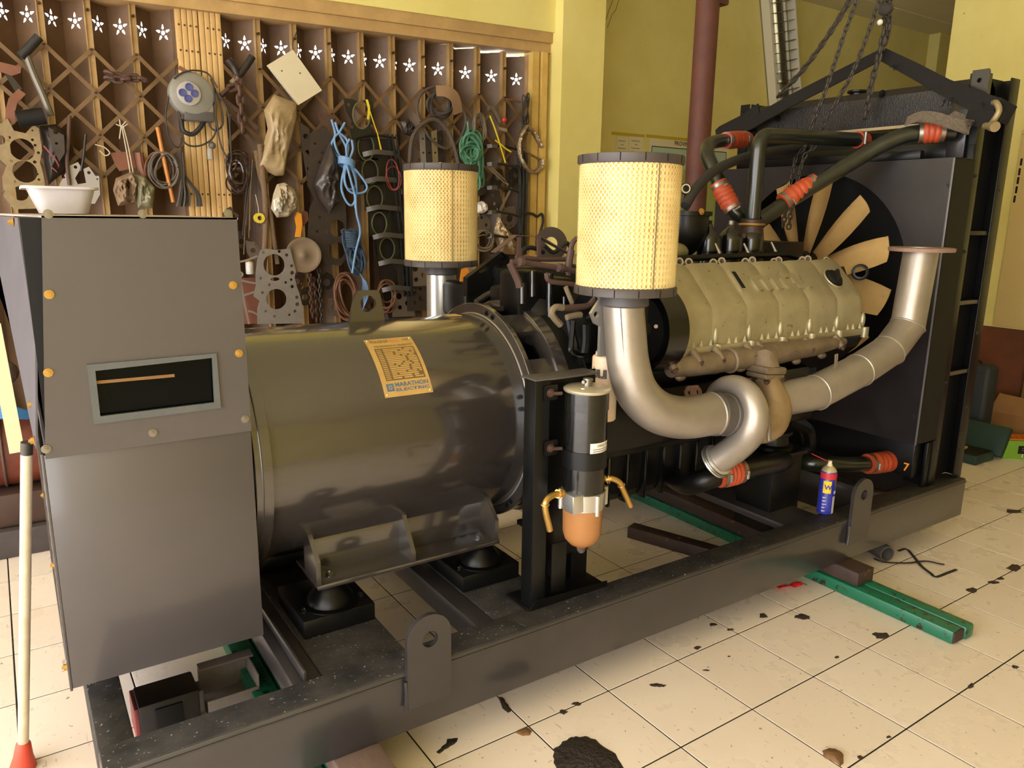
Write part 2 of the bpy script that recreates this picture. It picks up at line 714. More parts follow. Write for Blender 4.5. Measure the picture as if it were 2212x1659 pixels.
# beam over the gate, and its lower lintel
mb = MB()
x0, x1 = -3.0, 3.07
mb.raw([(x0, 4.08, hdr_z(x0) + .115), (x1, 4.08, hdr_z(x1) + .115), (x1, 4.08, CEIL_Z), (x0, 4.08, CEIL_Z),
        (x0, 4.5, hdr_z(x0) + .115), (x1, 4.5, hdr_z(x1) + .115), (x1, 4.5, CEIL_Z), (x0, 4.5, CEIL_Z)],
       [(0, 1, 2, 3), (4, 7, 6, 5), (0, 4, 5, 1), (3, 2, 6, 7), (0, 3, 7, 4), (1, 5, 6, 2)])
wall_left = struct('wall_gate', mb, WALLY, smooth=0)
LINT = mat('lintel_paint', '#b89660', 0.6, var='#957446', vscale=6, vamt=.8, bump=.08, bscale=30)
mb = MB()
for (ya, yb, za, zb) in ((4.12, 4.3, 0.0, .055), (4.1, 4.3, .055, .118)):
    mb.raw([(x0, ya, hdr_z(x0) + za), (x1, ya, hdr_z(x1) + za), (x1, ya, hdr_z(x1) + zb), (x0, ya, hdr_z(x0) + zb),
            (x0, yb, hdr_z(x0) + za), (x1, yb, hdr_z(x1) + za), (x1, yb, hdr_z(x1) + zb), (x0, yb, hdr_z(x0) + zb)],
           [(0, 1, 2, 3), (4, 7, 6, 5), (0, 4, 5, 1), (3, 2, 6, 7), (0, 3, 7, 4), (1, 5, 6, 2)])
struct('trim_1', mb, LINT, smooth=0)
# pillar and the jamb post at the end of the gate
pl = at(1200, 200, y=4.06).x
pr = at(1302, 200, y=4.0).x
struct('wall_pillar', MB().box((pl, 4.0, 0), (pr, 4.3, CEIL_Z)), WALLY, smooth=0)
jl = at(1148, 300, y=4.12).x
mb = MB().box((jl, 4.12, 0), (jl + .05, 4.22, hdr_z(2.9))).box((jl + .06, 4.10, 0), (jl + .1, 4.2, hdr_z(2.9))).box((jl + .1, 4.14, 0), (pl + .002, 4.3, hdr_z(2.9) + .02))
struct('trim_2', mb, mat('jamb_paint', '#cbaa5a', .55, var='#a98442', vscale=9, vamt=.7, bump=.05), smooth=0)
# back wall, right hand wall, outside walls and ceiling
struct('wall_back', MB().box((pr - .05, BACK_Y, 0), (9.3, BACK_Y + .15, CEIL_Z)).box((pr - .05, 4.3, 0), (pr, BACK_Y, CEIL_Z)), WALLY, smooth=0)
# the shop is open to the street on the left and at the left of its front
struct('wall_far_right', MB().box((9.3, -2.9, 0), (9.45, 4.9, CEIL_Z)), WALLY, smooth=0)
struct('ceiling', MB().box((-3.15, -3.0, CEIL_Z), (9.45, 4.9, CEIL_Z + .12)), CEILM, smooth=0)
struct('wall_front', MB().box((-1.4, -3.0, 0), (9.4, -2.85, CEIL_Z)).box((-3.1, -3.0, 2.9), (-1.4, -2.85, CEIL_Z)), WALLY, smooth=0)  # unseen wall, put in so little daylight comes from behind the camera
struct('wall_left', MB().box((-3.15, -2.85, 2.9), (-3.0, 4.5, CEIL_Z)).box((-3.15, 3.9, 0), (-3.0, 4.5, 2.9)), WALLY, smooth=0)  # unseen wall, left open below so daylight comes in from the left
# ceiling beam along the back wall
bz = at(1960, 60, y=BACK_Y - .02).z
struct('trim_3', MB().box((pr + .001, BACK_Y - .35, bz), (9.28, BACK_Y - .001, CEIL_Z - .001)), CEILM, smooth=0)
# pilaster in the corner
pa = at(2022, 150, y=BACK_Y - .12).x
pb = at(2050, 150, y=BACK_Y - .12).x
struct('trim_4', MB().box((pa, BACK_Y - .12, 0), (pb + .05, BACK_Y - .002, bz - .001)), WALLY, smooth=0)
# right wall: yellow above, oxide red dado below
RX = 5.55
ry1 = at(2064, 0, x=RX).y
struct('wall_right', MB().box((RX, -.6, .73), (RX + .16, ry1, CEIL_Z - .001)), WALLY, smooth=0)
DADO = mat('red_brown_dado', '#6d3a1e', .75, var='#4e2a17', vscale=5, vamt=.8, bump=.25, bscale=18)
dado = struct('wall_right_dado', MB().box((RX + .012, -.6, 0), (RX + .16, ry1, .73)), DADO, smooth=0)
# ================================================================ folding steel gate
SLAT = mat('gate_slat_paint', '#6e543d', 0.5, var='#4f3926', vscale=5, vamt=.85, bump=.06, bscale=45, speck='#4a3018', speck_scale=35, speck_amt=-.2)
POSTM = mat('gate_post_paint', '#a88859', 0.5, var='#84643a', vscale=9, vamt=.8, bump=.04, speck='#5b3a1c', speck_scale=45, speck_amt=-.2)
STILE = mat('gate_stile_paint', '#cfab74', 0.5, var='#b8925a', vscale=3, vamt=.8, speck='#7e5a2a', speck_scale=60, speck_amt=-.3)
gate = thing('door_1', None, None, (1.0, GATE_Y, 0), kind='structure')
PER = 0.1866
DEP = 0.095
WID = math.hypot(PER / 2, DEP)
STAR_Z = 2.26
SLAT_TOP = 2.397


def star_holes(cx, cz, R):
    hs = []
    for k in range(5):
        a = PI / 2 + 2 * PI * k / 5
        ca, sa = math.cos(a), math.sin(a)
        pts = []
        for t, w in ((.36, 0), (.50, .165), (.78, .105), (1.0, 0), (.78, -.105), (.50, -.165)):
            pts.append((cx + R * (ca * t - sa * w), cz + R * (sa * t + ca * w)))
        hs.append(pts)
    hs.append([(cx + R * .29 * math.cos(-PI / 2 + 2 * PI * k / 5), cz + R * .29 * math.sin(-PI / 2 + 2 * PI * k / 5)) for k in range(5)])
    return hs


slat_tri = triangulate([(0.0, 0.02), (WID, 0.02), (WID, SLAT_TOP), (0.0, SLAT_TOP)], star_holes(WID / 2, STAR_Z, .041))


def slat_mesh(ux):
    mb = MB().plate(None, None, .0018, (0, 0, 0), ux, (0, 0, 1), tri=slat_tri)
    u = Vector(ux)
    n = u.cross(Vector((0, 0, 1)))
    for a, w in ((WID / 2, .0025), (.004, .003), (WID - .004, .003)):
        for za, zb in ((.02, STAR_Z - .052), (STAR_Z + .052, SLAT_TOP)) if a == WID / 2 else ((.02, SLAT_TOP),):
            mb.bar(u * a + Vector((0, 0, za)), u * a + Vector((0, 0, zb)), w, w, up=n)
    return mb.mesh('slat', SLAT, 0)


uA = Vector((PER / 2, DEP, 0)).normalized()
uB = Vector((PER / 2, -DEP, 0)).normalized()
meA, meB = slat_mesh(uA), slat_mesh(uB)
postm = MB().box((-.0135, -.022, 0), (.0135, .006, 2.40)).box((-.0135, -.03, 0), (-.0105, -.022, 2.40)).box((.0105, -.03, 0), (.0135, -.022, 2.40)).mesh('gate_post', POSTM, 0)
rv = MB()
rv.cyl((0, -.024, 0), (0, -.03, 0), .006, .004, n=8)
posts = [1.188 + PER * k - .0002 for k in range(0, 10)] + [0.24 - PER * 8 + PER * k for k in range(0, 12)]
posts_r = [1.001] + [1.188 + PER * k for k in range(0, 10)]
posts_l = [0.8 - PER * k for k in range(0, 17)]


def put(name, me, x, y=GATE_Y, z=0):
    o = bpy.data.objects.new(name, me)
    COL.objects.link(o)
    o.parent = gate
    o.matrix_parent_inverse = Matrix.Translation(-gate.location)
    o.location = (x, y, z)
    return o


for x in posts_r:
    if x < 2.87:
        put('slat', meA, x)
        put('slat', meB, x + PER / 2, GATE_Y + DEP)
    if x > 1.05:
        put('gate_post', postm, x)
for x in posts_l:
    put('slat', meA, x - PER)
    put('slat', meB, x - PER / 2, GATE_Y + DEP)
    if x < .79:
        put('gate_post', postm, x)
# scissor lattice
LAT = mat('gate_lattice_paint', '#745735', 0.55, var='#553d22', vscale=12, vamt=.8, speck='#4a2f17', speck_scale=45, speck_amt=-.2)
Z1 = 2.13


def lat(xa, za, xb, zb, y):
    a, b = Vector((xa, y, za)), Vector((xb, y, zb))
    mb = MB().bar(a, b, .004, .018, up=(0, 0, 1) if False else Vector((0, 1, 0)).cross(b - a))
    o = mb.build('lattice_bar', LAT, gate, 0)
    return o


for ps in (sorted(posts_r), sorted(posts_l)):
    for k in range(-1, len(ps) - 1):
        xs = ps[0] + PER * k
        for rise in (0, 1):
            a = max(xs, ps[0]); b = min(xs + 3 * PER, ps[-1])
            if b - a < .1:
                continue
            fa, fb = (a - xs) / (3 * PER), (b - xs) / (3 * PER)
            hz = 3 * PER
            if rise:
                lat(a, Z1 - hz * (1 - fa), b, Z1 - hz * (1 - fb), GATE_Y - .036)
            else:
                lat(a, Z1 - hz * fa, b, Z1 - hz * fb, GATE_Y - .042)
rivet_me = MB().cyl((0, -.03, 0), (0, -.05, 0), .007, .005, n=8).mesh('rivet', mat('rivet_steel', '#3b2a1b', .5, .5), 40)
for x in posts_r[1:] + posts_l[1:]:
    for z in (Z1, Z1 - PER, Z1 - 2 * PER, Z1 - 3 * PER, 2.30):
        put('rivet', rivet_me, x, GATE_Y, z)
# the meeting stiles: two stacks of flat cream bars side by side
sx0, sx1 = .797, 1.008
sw = (sx1 - sx0) / 8
for k in range(8):
    g = .002 if k != 3 else .005
    put('stile_bar', MB().rbox((0, -.045, 0), (sw - g, -.015, 2.372), .003).mesh('stile_bar', STILE, 40), sx0 + k * sw)
MB().box((sx0 - .01, GATE_Y - .012, 0), (sx1 + .005, GATE_Y + .02, 2.39)).build('stile_backing', SLAT, gate, 0)
srv = MB().cyl((0, -.044, 0), (0, -.05, 0), .0055, .0035, n=8).mesh('rivet', RUST, 40)
for k in (0, 1, 2, 3, 5, 6, 7):
    for z in (2.29, 2.175, 1.50, 1.36):
        put('rivet', srv, sx0 + (k + .5) * sw, GATE_Y, z)
# ================================================================ base frame of the generating set
YN, YF = 1.565, 2.795       # outer faces of the two long beams
CY, CZ = 2.18, 0.76         # shaft line
ZT, ZB = 0.285, 0.11
skid = thing('base_frame', 'dark grey steel base frame of the generator set, raised on timbers', 'frame', (1.78, 2.18, ZB))


def beam(y0, y1, name):
    mb = MB().rbox((.05, y0, ZB), (3.52, y1, ZT), .006)
    mb.box((.05, y0 - .003, ZT - .016), (3.52, y0 + .004, ZT - .012))
    return mb.build(name, SKID, skid)


beam(YN, YN + .09, 'side_beam')
beam(YF - .09, YF, 'side_beam')
# dusty top flange of the near beam
MB().rbox((.052, YN + .003, ZT - .004), (3.515, YN + .094, ZT + .002), .002).build('top_flange', DUSTY, skid)
MB().rbox((.052, YF - .094, ZT - .004), (3.515, YF - .003, ZT + .002), .002).build('top_flange', DUSTY, skid)
for xa, xb in ((.05, .122), (.475, .55), (1.0, 1.06), (2.37, 2.57), (3.0, 3.06), (3.44, 3.52)):
    MB().rbox((xa, YN + .09, ZB + .01 if xa < .1 or xa > 2.9 else (ZT - .036 if xa > 2 else ZT - .08)), (xb, YF - .09, ZT - .006), .004).build('cross_member', DUSTY if xa < .1 else SKID, skid)
for xa, xb in ((.55, .775), (1.06, 1.275)):
    MB().rbox((xa, YN + .09, ZT - .014), (xb, YF - .09, ZT - .001), .002).build('cross_plate', DUSTY, skid)
# angle iron web beside the first plate
MB().rbox((.50, YN + .092, ZT), (.507, 2.60, ZT + .03), .001).build('angle_web', SKID, skid)


def lug(x0, x1, z1, hr, y, hz):
    w = x1 - x0
    r = w / 2
    out = [(x0, ZT - .1), (x1, ZT - .1)] + [((x0 + x1) / 2 + r * math.cos(a), z1 - r + r * math.sin(a)) for a in [PI * k / 14 for k in range(15)]]
    hole = circ2((x0 + x1) / 2 + .002, hz, hr, 20)
    o = MB().plate(out, [hole], .014, (0, y, 0), (1, 0, 0), (0, 0, 1)).build('lifting_lug', SKID, skid)
    MB().tube([(x0 - .006, y - .004, ZT - .1), (x0 - .003, y - .005, ZT - .06), (x0 - .004, y - .003, ZT - .02)], .005, 8).build('weld_bead', SKID, o)
    return o


a, b = at(878, 1450, y=YN - .009), at(972, 1430, y=YN - .009)
lug(a.x, b.x, at(925, 1326, y=YN - .009).z, .0225, YN - .009, at(929, 1377, y=YN - .009).z)
a, b = at(1838, 1110, y=YN - .009), at(1878, 1100, y=YN - .009)
lug(a.x, b.x, at(1860, 1036, y=YN - .009).z, .02, YN - .009, at(1863, 1068, y=YN - .009).z)

# rubber mounts of the alternator on their channel brackets
def mount(xc, side):
    s = 1 if side == 'n' else -1
    yy = lambda d: CY - s * (CY - d)
    y0, y1 = sorted((yy(1.842), yy(2.08)))
    MB().rbox((xc - .103, y0, ZT), (xc + .103, y1, ZT + .0525), .003).build('mount_channel', BLACK, skid)
    c = Vector((xc, yy(1.918), ZT + .0525))
    m = MB().lathe([(0, .082), (.004, .082), (.006, .066), (.018, .064), (.034, .052), (.05, .042), (.064, .03), (.066, .0)], c, (0, 0, 1), n=28)
    o = m.build('bell_mount', mat('bell_black', '#070707', .34, spec=.22), skid)
    for dx in (-.082, .082):
        bolt(c + Vector((dx, -.02 * s, .001)), (0, 0, 1), .009, .008, BLKGLOSS, o)


for xc in (.6655, 1.1595):
    mount(xc, 'n')
    mount(xc, 'f')

# engine pedestals
def pedestal(x0, x1, y0, y1, z1):
    MB().rbox((x0, y0, ZT - .1), (x1, y1, z1), .004).build('engine_pedestal', BLACK, skid)
    MB().rbox((x0 - .012, y0 - .012, z1 - .002), (x1 + .012, y1 + .012, z1 + .014), .002).build('pedestal_plate', BLACK, skid)
    c = ((x0 + x1) / 2 + .01, (y0 + y1) / 2, z1 + .014)
    MB().lathe([(0, .075), (.012, .075), (.02, .06), (.055, .055), (.062, .07), (.075, .07), (.08, .0)], c, (0, 0, 1)).build('engine_mount', BLACK, skid)


pa = at(1666, 1104, z=ZT)
pb = at(1745, 1072, z=ZT)
pedestal(pa.x - .01, pa.x + .17, 1.78, 1.95, .50)
pedestal(pa.x - .01, pa.x + .17, CY * 2 - 1.95, CY * 2 - 1.78, .50)
pedestal(1.33, 1.5, 1.80, 1.93, .42)
# ================================================================ alternator
alt = thing('alternator', 'dark grey cylindrical alternator with a brass-coloured nameplate on the base frame', 'generator', (.9, CY, .4))
R0 = .331
AX = (1, 0, 0)
MB().lathe([(.50, R0), (.515, R0), (1.295, R0), (1.30, R0 - .002)], (0, CY, CZ), AX, n=96, caps=True).build('stator_housing', GREY, alt, 30)
MB().lathe([(.455, .335), (.458, .352), (.50, .352), (.502, .345), (.502, .30)], (0, CY, CZ), AX, n=96).build('end_band', GREY, alt, 30)
MB().lathe([(.472, .3525), (.474, .3535), (.476, .3525)], (0, CY, CZ), AX, n=96, caps=False).build('band_seam', SKID, alt, 30)
# flange
fl = MB()
fl.lathe([(1.298, .325), (1.298, .366), (1.30, .368), (1.314, .368), (1.316, .366), (1.316, .25)], (0, CY, CZ), AX, n=96, caps=False)
flo = fl.build('flange', GREY, alt, 30)
for a in (78, 72, 20, 13, -48, -53):
    an = math.radians(a)
    p = Vector((1.298, CY - .35 * math.cos(an), CZ + .35 * math.sin(an)))
    bolt(p, (-1, 0, 0), .006, .005, BLACK, flo)
wb = MB()
wb.torus((1.298, CY, CZ), (1, 0, 0), .333, .0035, n=120, m=6)
wb.build('weld_bead', SILVER, flo)
# cage adaptor between alternator and flywheel housing
MB().lathe([(1.405, .31), (1.405, .366), (1.408, .372), (1.448, .374), (1.45, .372), (1.45, .25)], (0, CY, CZ), AX, n=96, caps=False).build('adaptor_ring', GREY, alt, 30)
MB().lathe([(1.314, .20), (1.45, .20)], (0, CY, CZ), AX, n=48).build('adaptor_core', BLACK, alt)
for a in (90, 62, 30, 0, -30, -60, 120, 150, 180, 210, 240, 270):
    an = math.radians(a)
    d = Vector((0, -math.cos(an), math.sin(an)))
    t = Vector((0, math.sin(an), math.cos(an)))
    w = .085
    c = Vector((0, CY, CZ)) + d * .352
    mb = MB()
    # wall segment between two windows
    vs = []
    for x in (1.312, 1.41):
        for rr in (.362, .345):
            for q in (-.13, .13):
                dd = Vector((0, -math.cos(an + q), math.sin(an + q)))
                vs.append(Vector((x, CY, CZ)) + dd * rr)
    mb.raw(vs, [(0, 1, 3, 2), (4, 6, 7, 5), (0, 4, 5, 1), (2, 3, 7, 6), (0, 2, 6, 4), (1, 5, 7, 3)])
    mb.bar(Vector((1.36, CY, CZ)) + d * .19, Vector((1.36, CY, CZ)) + d * .35, .09, .008, up=t)
    mb.build('adaptor_rib', GREY, alt, 0)
# lifting eye on top
ex0, ex1 = at(752, 690, y=CY).x, at(830, 690, y=CY).x
zt_ = at(790, 627, y=CY).z
zb_ = CZ + R0 - .004
cx_ = (ex0 + ex1) / 2 + .004
out = [(ex0, zb_), (ex1, zb_), (cx_ + .040, zt_ - .012), (cx_ + .03, zt_), (cx_ - .03, zt_), (cx_ - .040, zt_ - .012)]
MB().plate(out, [circ2(cx_, at(790, 656, y=CY).z, .026, 24)], .014, (0, CY, 0)).build('lifting_eye', GREY, alt)
# little paper tag by the flange
MB().box((1.19, CY - .02, CZ + R0), (1.235, CY + .03, CZ + R0 + .0015), Matrix.Translation((0, 0, 0))).build('masking_tape', mat('masking_tape', '#b59c6a', .7), alt)
# feet
for s in (1, -1):
    yy = lambda d: CY - s * (CY - d)
    def bx(y0, y1, x0, x1, z0, z1, r=.003):
        a_, b_ = sorted((yy(y0), yy(y1)))
        return MB().rbox((x0, a_, z0), (x1, b_, z1), r)
    foot = bx(1.868, 2.06, .615, 1.205, .403, .418).build('foot_plate', GREY, alt)
    bx(1.955, 1.97, .62, 1.20, .416, .52).build('foot_web', GREY, foot)
    for xg in (.618, .905, 1.193):
        out = [(0, 0), (.09, 0), (.09, .1), (.075, .145), (0, .03)] if xg == .905 else [(0, 0), (.1, 0), (.1, .15), (.07, .14), (0.0, .07)]
        MB().plate(out, (), .013, (xg, yy(1.868), .416), (0, s, 0), (0, 0, 1)).build('gusset', GREY, foot, 0)
    for xb in (.6655, 1.1595):
        bolt((xb, yy(1.918), .418), (0, 0, 1), .012, .009, GREY, foot)


# curved nameplate
def cylhit(u, v, r):
    d = ray(u, v)
    A = d.y ** 2 + d.z ** 2
    B = 2 * (d.y * (0 - CY) + d.z * (CAM_H - CZ))
    C = CY ** 2 + (CAM_H - CZ) ** 2 - r * r
    k = (-B - math.sqrt(B * B - 4 * A * C)) / (2 * A)
    return CAM_POS + d * k


q = [cylhit(u, v, R0) for u, v in ((785, 738), (888, 727), (932, 848), (833, 860))]
nx0 = (q[0].x + q[3].x) / 2
nx1 = (q[1].x + q[2].x) / 2
ang = [math.atan2(p.z - CZ, CY - p.y) for p in q]
na1 = (ang[0] + ang[1]) / 2
na0 = (ang[2] + ang[3]) / 2
NW, NH = nx1 - nx0, (na1 - na0) * R0


def nb(p, off=0.0):
    """name plate coords (x 0..1, y 0..1) -> cylinder"""
    a_ = na0 + (na1 - na0) * p[1]
    r_ = R0 + .0015 + off
    return Vector((nx0 + NW * p[0], CY - r_ * math.cos(a_), CZ + r_ * math.sin(a_)))


def curved(rects, m, name, parent, off, th=.0006):
    mb = MB()
    for (xa, ya, xb, yb) in rects:
        n = max(2, int((yb - ya) * 14))
        vs = []
        for i in range(n + 1):
            y_ = ya + (yb - ya) * i / n
            for o_ in (off, off - th):
                vs += [nb((xa, y_), o_), nb((xb, y_), o_)]
        fs = []
        for i in range(n):
            k = i * 4
            fs += [(k, k + 1, k + 5, k + 4), (k + 2, k + 6, k + 7, k + 3), (k, k + 4, k + 6, k + 2), (k + 1, k + 3, k + 7, k + 5)]
        fs += [(0, 2, 3, 1), (n * 4, n * 4 + 1, n * 4 + 3, n * 4 + 2)]
        mb.raw(vs, fs)
    return mb.build(name, m, parent, 30)


NPM = mat('nameplate_brass', '#c8a567', .38, .35, var='#b08c4e', vscale=30, vamt=.6)
NPD = mat('nameplate_dark', '#6e5a33', .5, .2)
NPB = mat('nameplate_blue', '#4d6478', .5)
npl = curved([(0, 0, 1, 1)], NPM, 'nameplate', alt, .0015, .0025)
npl['label'] = 'brass-coloured rating plate'
rects = []
random.seed(3)
rects.append((.1, .235, .93, .785))
curved(rects, NPD, 'rating_field', npl, .0021)
rows = []
for k in range(17):
    y_ = .255 + k * .0306
    xs = .13
    rows.append((.12, y_, .22, y_ + .012))
    xs = .26
    while xs < .86:
        w_ = random.choice((.1, .18, .3, .4))
        xe = min(xs + w_, .9)
        rows.append((xs, y_, xe, y_ + .019))
        xs = xe + .05
curved(rows, NPM, 'rating_lines', npl, .0026)


def ptext(txt, x, y, h, wd, m, name, bold=0.0, off=.0024):
    t = text_mesh(txt, 1.0, 0.0, None, m, name, npl, bold=bold, bend=lambda p: p.copy())
    me = t.data
    xs = [v.co.x for v in me.vertices]
    ys = [v.co.y for v in me.vertices]
    ax_, bx_, ay, by = min(xs), max(xs), min(ys), max(ys)
    for v in me.vertices:
        fx = x + wd * (v.co.x - ax_) / (bx_ - ax_)
        fy = y + h * (v.co.y - ay) / (by - ay)
        v.co = nb((fx, fy), off)
    return t


ptext('MAGNA', .1, .9, .06, .37, NPD, 'lettering')
ptext('MAX', .5, .9, .06, .22, mat('nameplate_red', '#d07848', .5), 'lettering', .01)
ptext('DVR', .77, .915, .04, .14, NPD, 'lettering')
ptext('SYNCHRONOUS AC GENERATOR', .12, .81, .035, .8, NPD, 'lettering', .01)
curved([(.07, .08, .22, .19)], NPB, 'emblem', npl, .0022)
ptext('O', .105, .105, .06, .08, NPM, 'emblem_ring', .02, .0027)
ptext('MARATHON', .25, .135, .065, .7, NPB, 'lettering', .03)
ptext('ELECTRIC', .25, .07, .045, .7, NPB, 'lettering', .03)
for fx, fy in ((.05, .965), (.95, .965), (.05, .04), (.95, .04)):
    p = nb((fx, fy), .001)
    d = (p - Vector((p.x, CY, CZ))).normalized()
    MB().sphere(p, .0035, 8, 5).build('rivet', ALUB, npl)

# ================================================================ terminal box
tbx = thing('terminal_box', 'tall grey sheet-metal terminal box with a dark window at the alternator end', 'box', (.235, CY, .345))
BY0, BY1 = 1.83, 2.53
BZ0, BZS, BZ1 = .345, .905, 1.402
BX0, BX1 = .021, .451
# lower shell
MB().rbox((BX0 + .004, BY0 + .004, BZ0), (BX1, BY1, BZS), .004).build('lower_body', GREYB, tbx)
MB().rbox((BX0, BY0, BZ0 - .003), (BX1 + .002, BY0 + .006, BZS - .003), .0015).build('lower_front_panel', GREYB, tbx)
# upper shell: inner dark body with a window opening in the front panel
out = [(BX0 + .002, BZS - .01), (BX1 + .002, BZS - .01), (BX1 - .001, BZ1), (.068, BZ1)]
w0 = [at(*p, y=BY0 - .004) for p in ((187, 787), (466, 762), (476, 880), (203, 915))]
hol = [(p.x, p.z) for p in (at(205, 800, y=BY0 - .004), at(457, 772, y=BY0 - .004), at(462, 868, y=BY0 - .004), at(216, 898, y=BY0 - .004))]
MB().plate(out, [hol], .004, (0, BY0 - .004, 0)).build('upper_front_panel', GREYB, tbx, 0)
fr = MB().plate([(p.x, p.z) for p in w0], [hol], .010, (0, BY0 - .007, 0))
fr.build('window_frame', mat('window_seal', '#4f5150', .55, var='#5e605e', vscale=30), tbx, 0)
MB().plate(hol, (), .002, (0, BY0 + .004, 0)).build('window_pane', mat('dark_glass', '#04070a', .12, spec=.12), tbx, 0)
cp = MB()
a_, b_ = at(209, 826, y=BY0 + .0025), at(377, 811, y=BY0 + .0025)
cp.bar(a_, b_, .002, .007, up=(0, 0, 1))
cp.build('copper_bar', mat('copper_dull', '#8b6a45', .4, .6), tbx)
# right side, back, top of upper shell
MB().box((BX1 - .004, BY0, BZS - .01), (BX1, BY1, BZ1)).build('right_panel', GREYB, tbx, 0)
MB().box((.03, BY1 - .004, BZS - .01), (BX1, BY1, BZ1)).build('back_panel', GREYB, tbx, 0)
mb = MB()
mb.raw([(.066, BY0 - .006, BZ1 - .004), (BX1 + .001, BY0 - .006, BZ1 - .004), (BX1 + .001, BY1, BZ1 - .004), (-.028, BY1, BZ1 - .004),
        (.066, BY0 - .006, BZ1), (BX1 + .001, BY0 - .006, BZ1), (BX1 + .001, BY1, BZ1), (-.028, BY1, BZ1)],
       [(3, 2, 1, 0), (4, 5, 6, 7), (0, 1, 5, 4), (1, 2, 6, 5), (2, 3, 7, 6), (3, 0, 4, 7)])
mb.build('top_panel', mat('pale_box_top', '#9c9088', .6, var='#877b73', vscale=9), tbx, 0)  # paler colour than the other box panels
# slanted upper end panel
e = [Vector((.056, BY0 + .012, BZ1 - .006)), Vector((-.03, BY1, BZ1 - .006)), Vector((-.034, BY1, 1.21)), Vector((.022, BY1, .915)), Vector((.008, BY0 + .012, .915))]
mb = MB()
off = Vector((.004, 0, 0))
mb.raw([*e, *[p + off for p in e]], [(0, 1, 2, 3, 4), (9, 8, 7, 6, 5)] + [(i, 5 + i, 5 + (i + 1) % 5, (i + 1) % 5) for i in range(5)])
mb.build('end_cover', mat('end_cover_paint', '#4b494f', .45, var='#5a575d', vscale=14, vamt=.6), tbx, 0)
MB().box((.03, BY0 + .004, .9), (.07, BY1 - .01, BZ1 - .005)).build('inner_end', BLACKM, tbx, 0)
# louvres on the lower end
for k in range(15):
    z = BZ0 + .05 + k * .034
    MB().bar((BX0 - .001, BY0 + .03, z), (BX0 - .001, BY1 - .03, z), .004, .02, up=(-.5, 0, 1)).build('louvre', GREYB, tbx, 0)
MB().rbox((BX0 - .006, BY0, BZ0 - .008), (BX0, BY0 + .02, BZS), .001).build('corner_strip', GREYB, tbx)


def boxbolts(pts, m, y=BY0 - .006, d=(0, -1, 0), r=.0065):
    for u, v in pts:
        bolt(at(u, v, y=y), d, r, .006, m, tbx)


boxbolts(((104, 462), (308, 462), (492, 461), (330, 935), (99, 970)), STEEL)
boxbolts(((106, 636), (104, 805), (503, 616), (516, 763)), BRASS)
boxbolts(((529, 905),), STEEL)
for (y, z, x) in ((1.86, 1.38, .05), (2.1, 1.385, .02), (2.45, 1.39, -.02), (1.9, 1.0, .012), (2.5, 1.17, -.034), (1.86, .93, .006), (2.35, .97, .01), (1.88, .63, .017), (1.85, .39, .014), (2.3, .66, .017)):
    bolt((x + .002, y, z), (-1, 0, 0), .0075, .008, BRASS, tbx)
# ================================================================ diesel engine
eng = thing('diesel_engine', 'black V12 diesel engine with silver valve covers between alternator and radiator', 'engine', (2.15, CY, .45))
EX0, EX1 = 1.56, 2.84


def prism_x(prof, x0, x1):
    n = len(prof)
    vs = [(x0, y, z) for y, z in prof] + [(x1, y, z) for y, z in prof]
    fs = [tuple(range(n)), tuple(range(2 * n - 1, n - 1, -1))] + [(i, (i + 1) % n, n + (i + 1) % n, n + i) for i in range(n)]
    return MB().raw(vs, fs)


half = [(.24, .60), (.28, .78), (.43, .92), (.462, .985), (.335, 1.235), (.27, 1.22), (.15, 1.08)]
prof = [(CY + a, z) for a, z in half] + [(CY - a, z) for a, z in reversed(half)]
prism_x(prof, EX0, EX1).build('cylinder_block', BLACK, eng, 20)
# oil pan with upright ribs
pan = [(.20, .40), (.235, .44), (.245, .61)]
prof = [(CY + a, z) for a, z in pan] + [(CY - a, z) for a, z in reversed(pan)]
pano = prism_x(prof, EX0, 2.62).build('oil_pan', BLACK, eng, 20)
for k in range(12):
    x = EX0 + .04 + k * .088
    MB().rbox((x, CY - .262, .405), (x + .016, CY - .22, .72), .005).build('pan_rib', BLKGLOSS, pano)
MB().rbox((EX0, CY - .29, .60), (2.7, CY + .29, .635), .005).build('pan_flange', BLACK, eng)
for k in range(9):
    bolt((EX0 + .09 + k * .12, CY - .272, .70), (0, -1, 0), .009, .008, BLKGLOSS, eng)
# flywheel housing
MB().lathe([(1.452, .25), (1.452, .365), (1.47, .372), (1.56, .362), (1.57, .3)], (0, CY, CZ), (1, 0, 0), n=64).build('flywheel_housing', BLACK, eng)
MB().rbox((1.5, CY - .33, .95), (1.64, CY + .33, 1.12), .02).build('rear_gear_case', BLACK, eng)


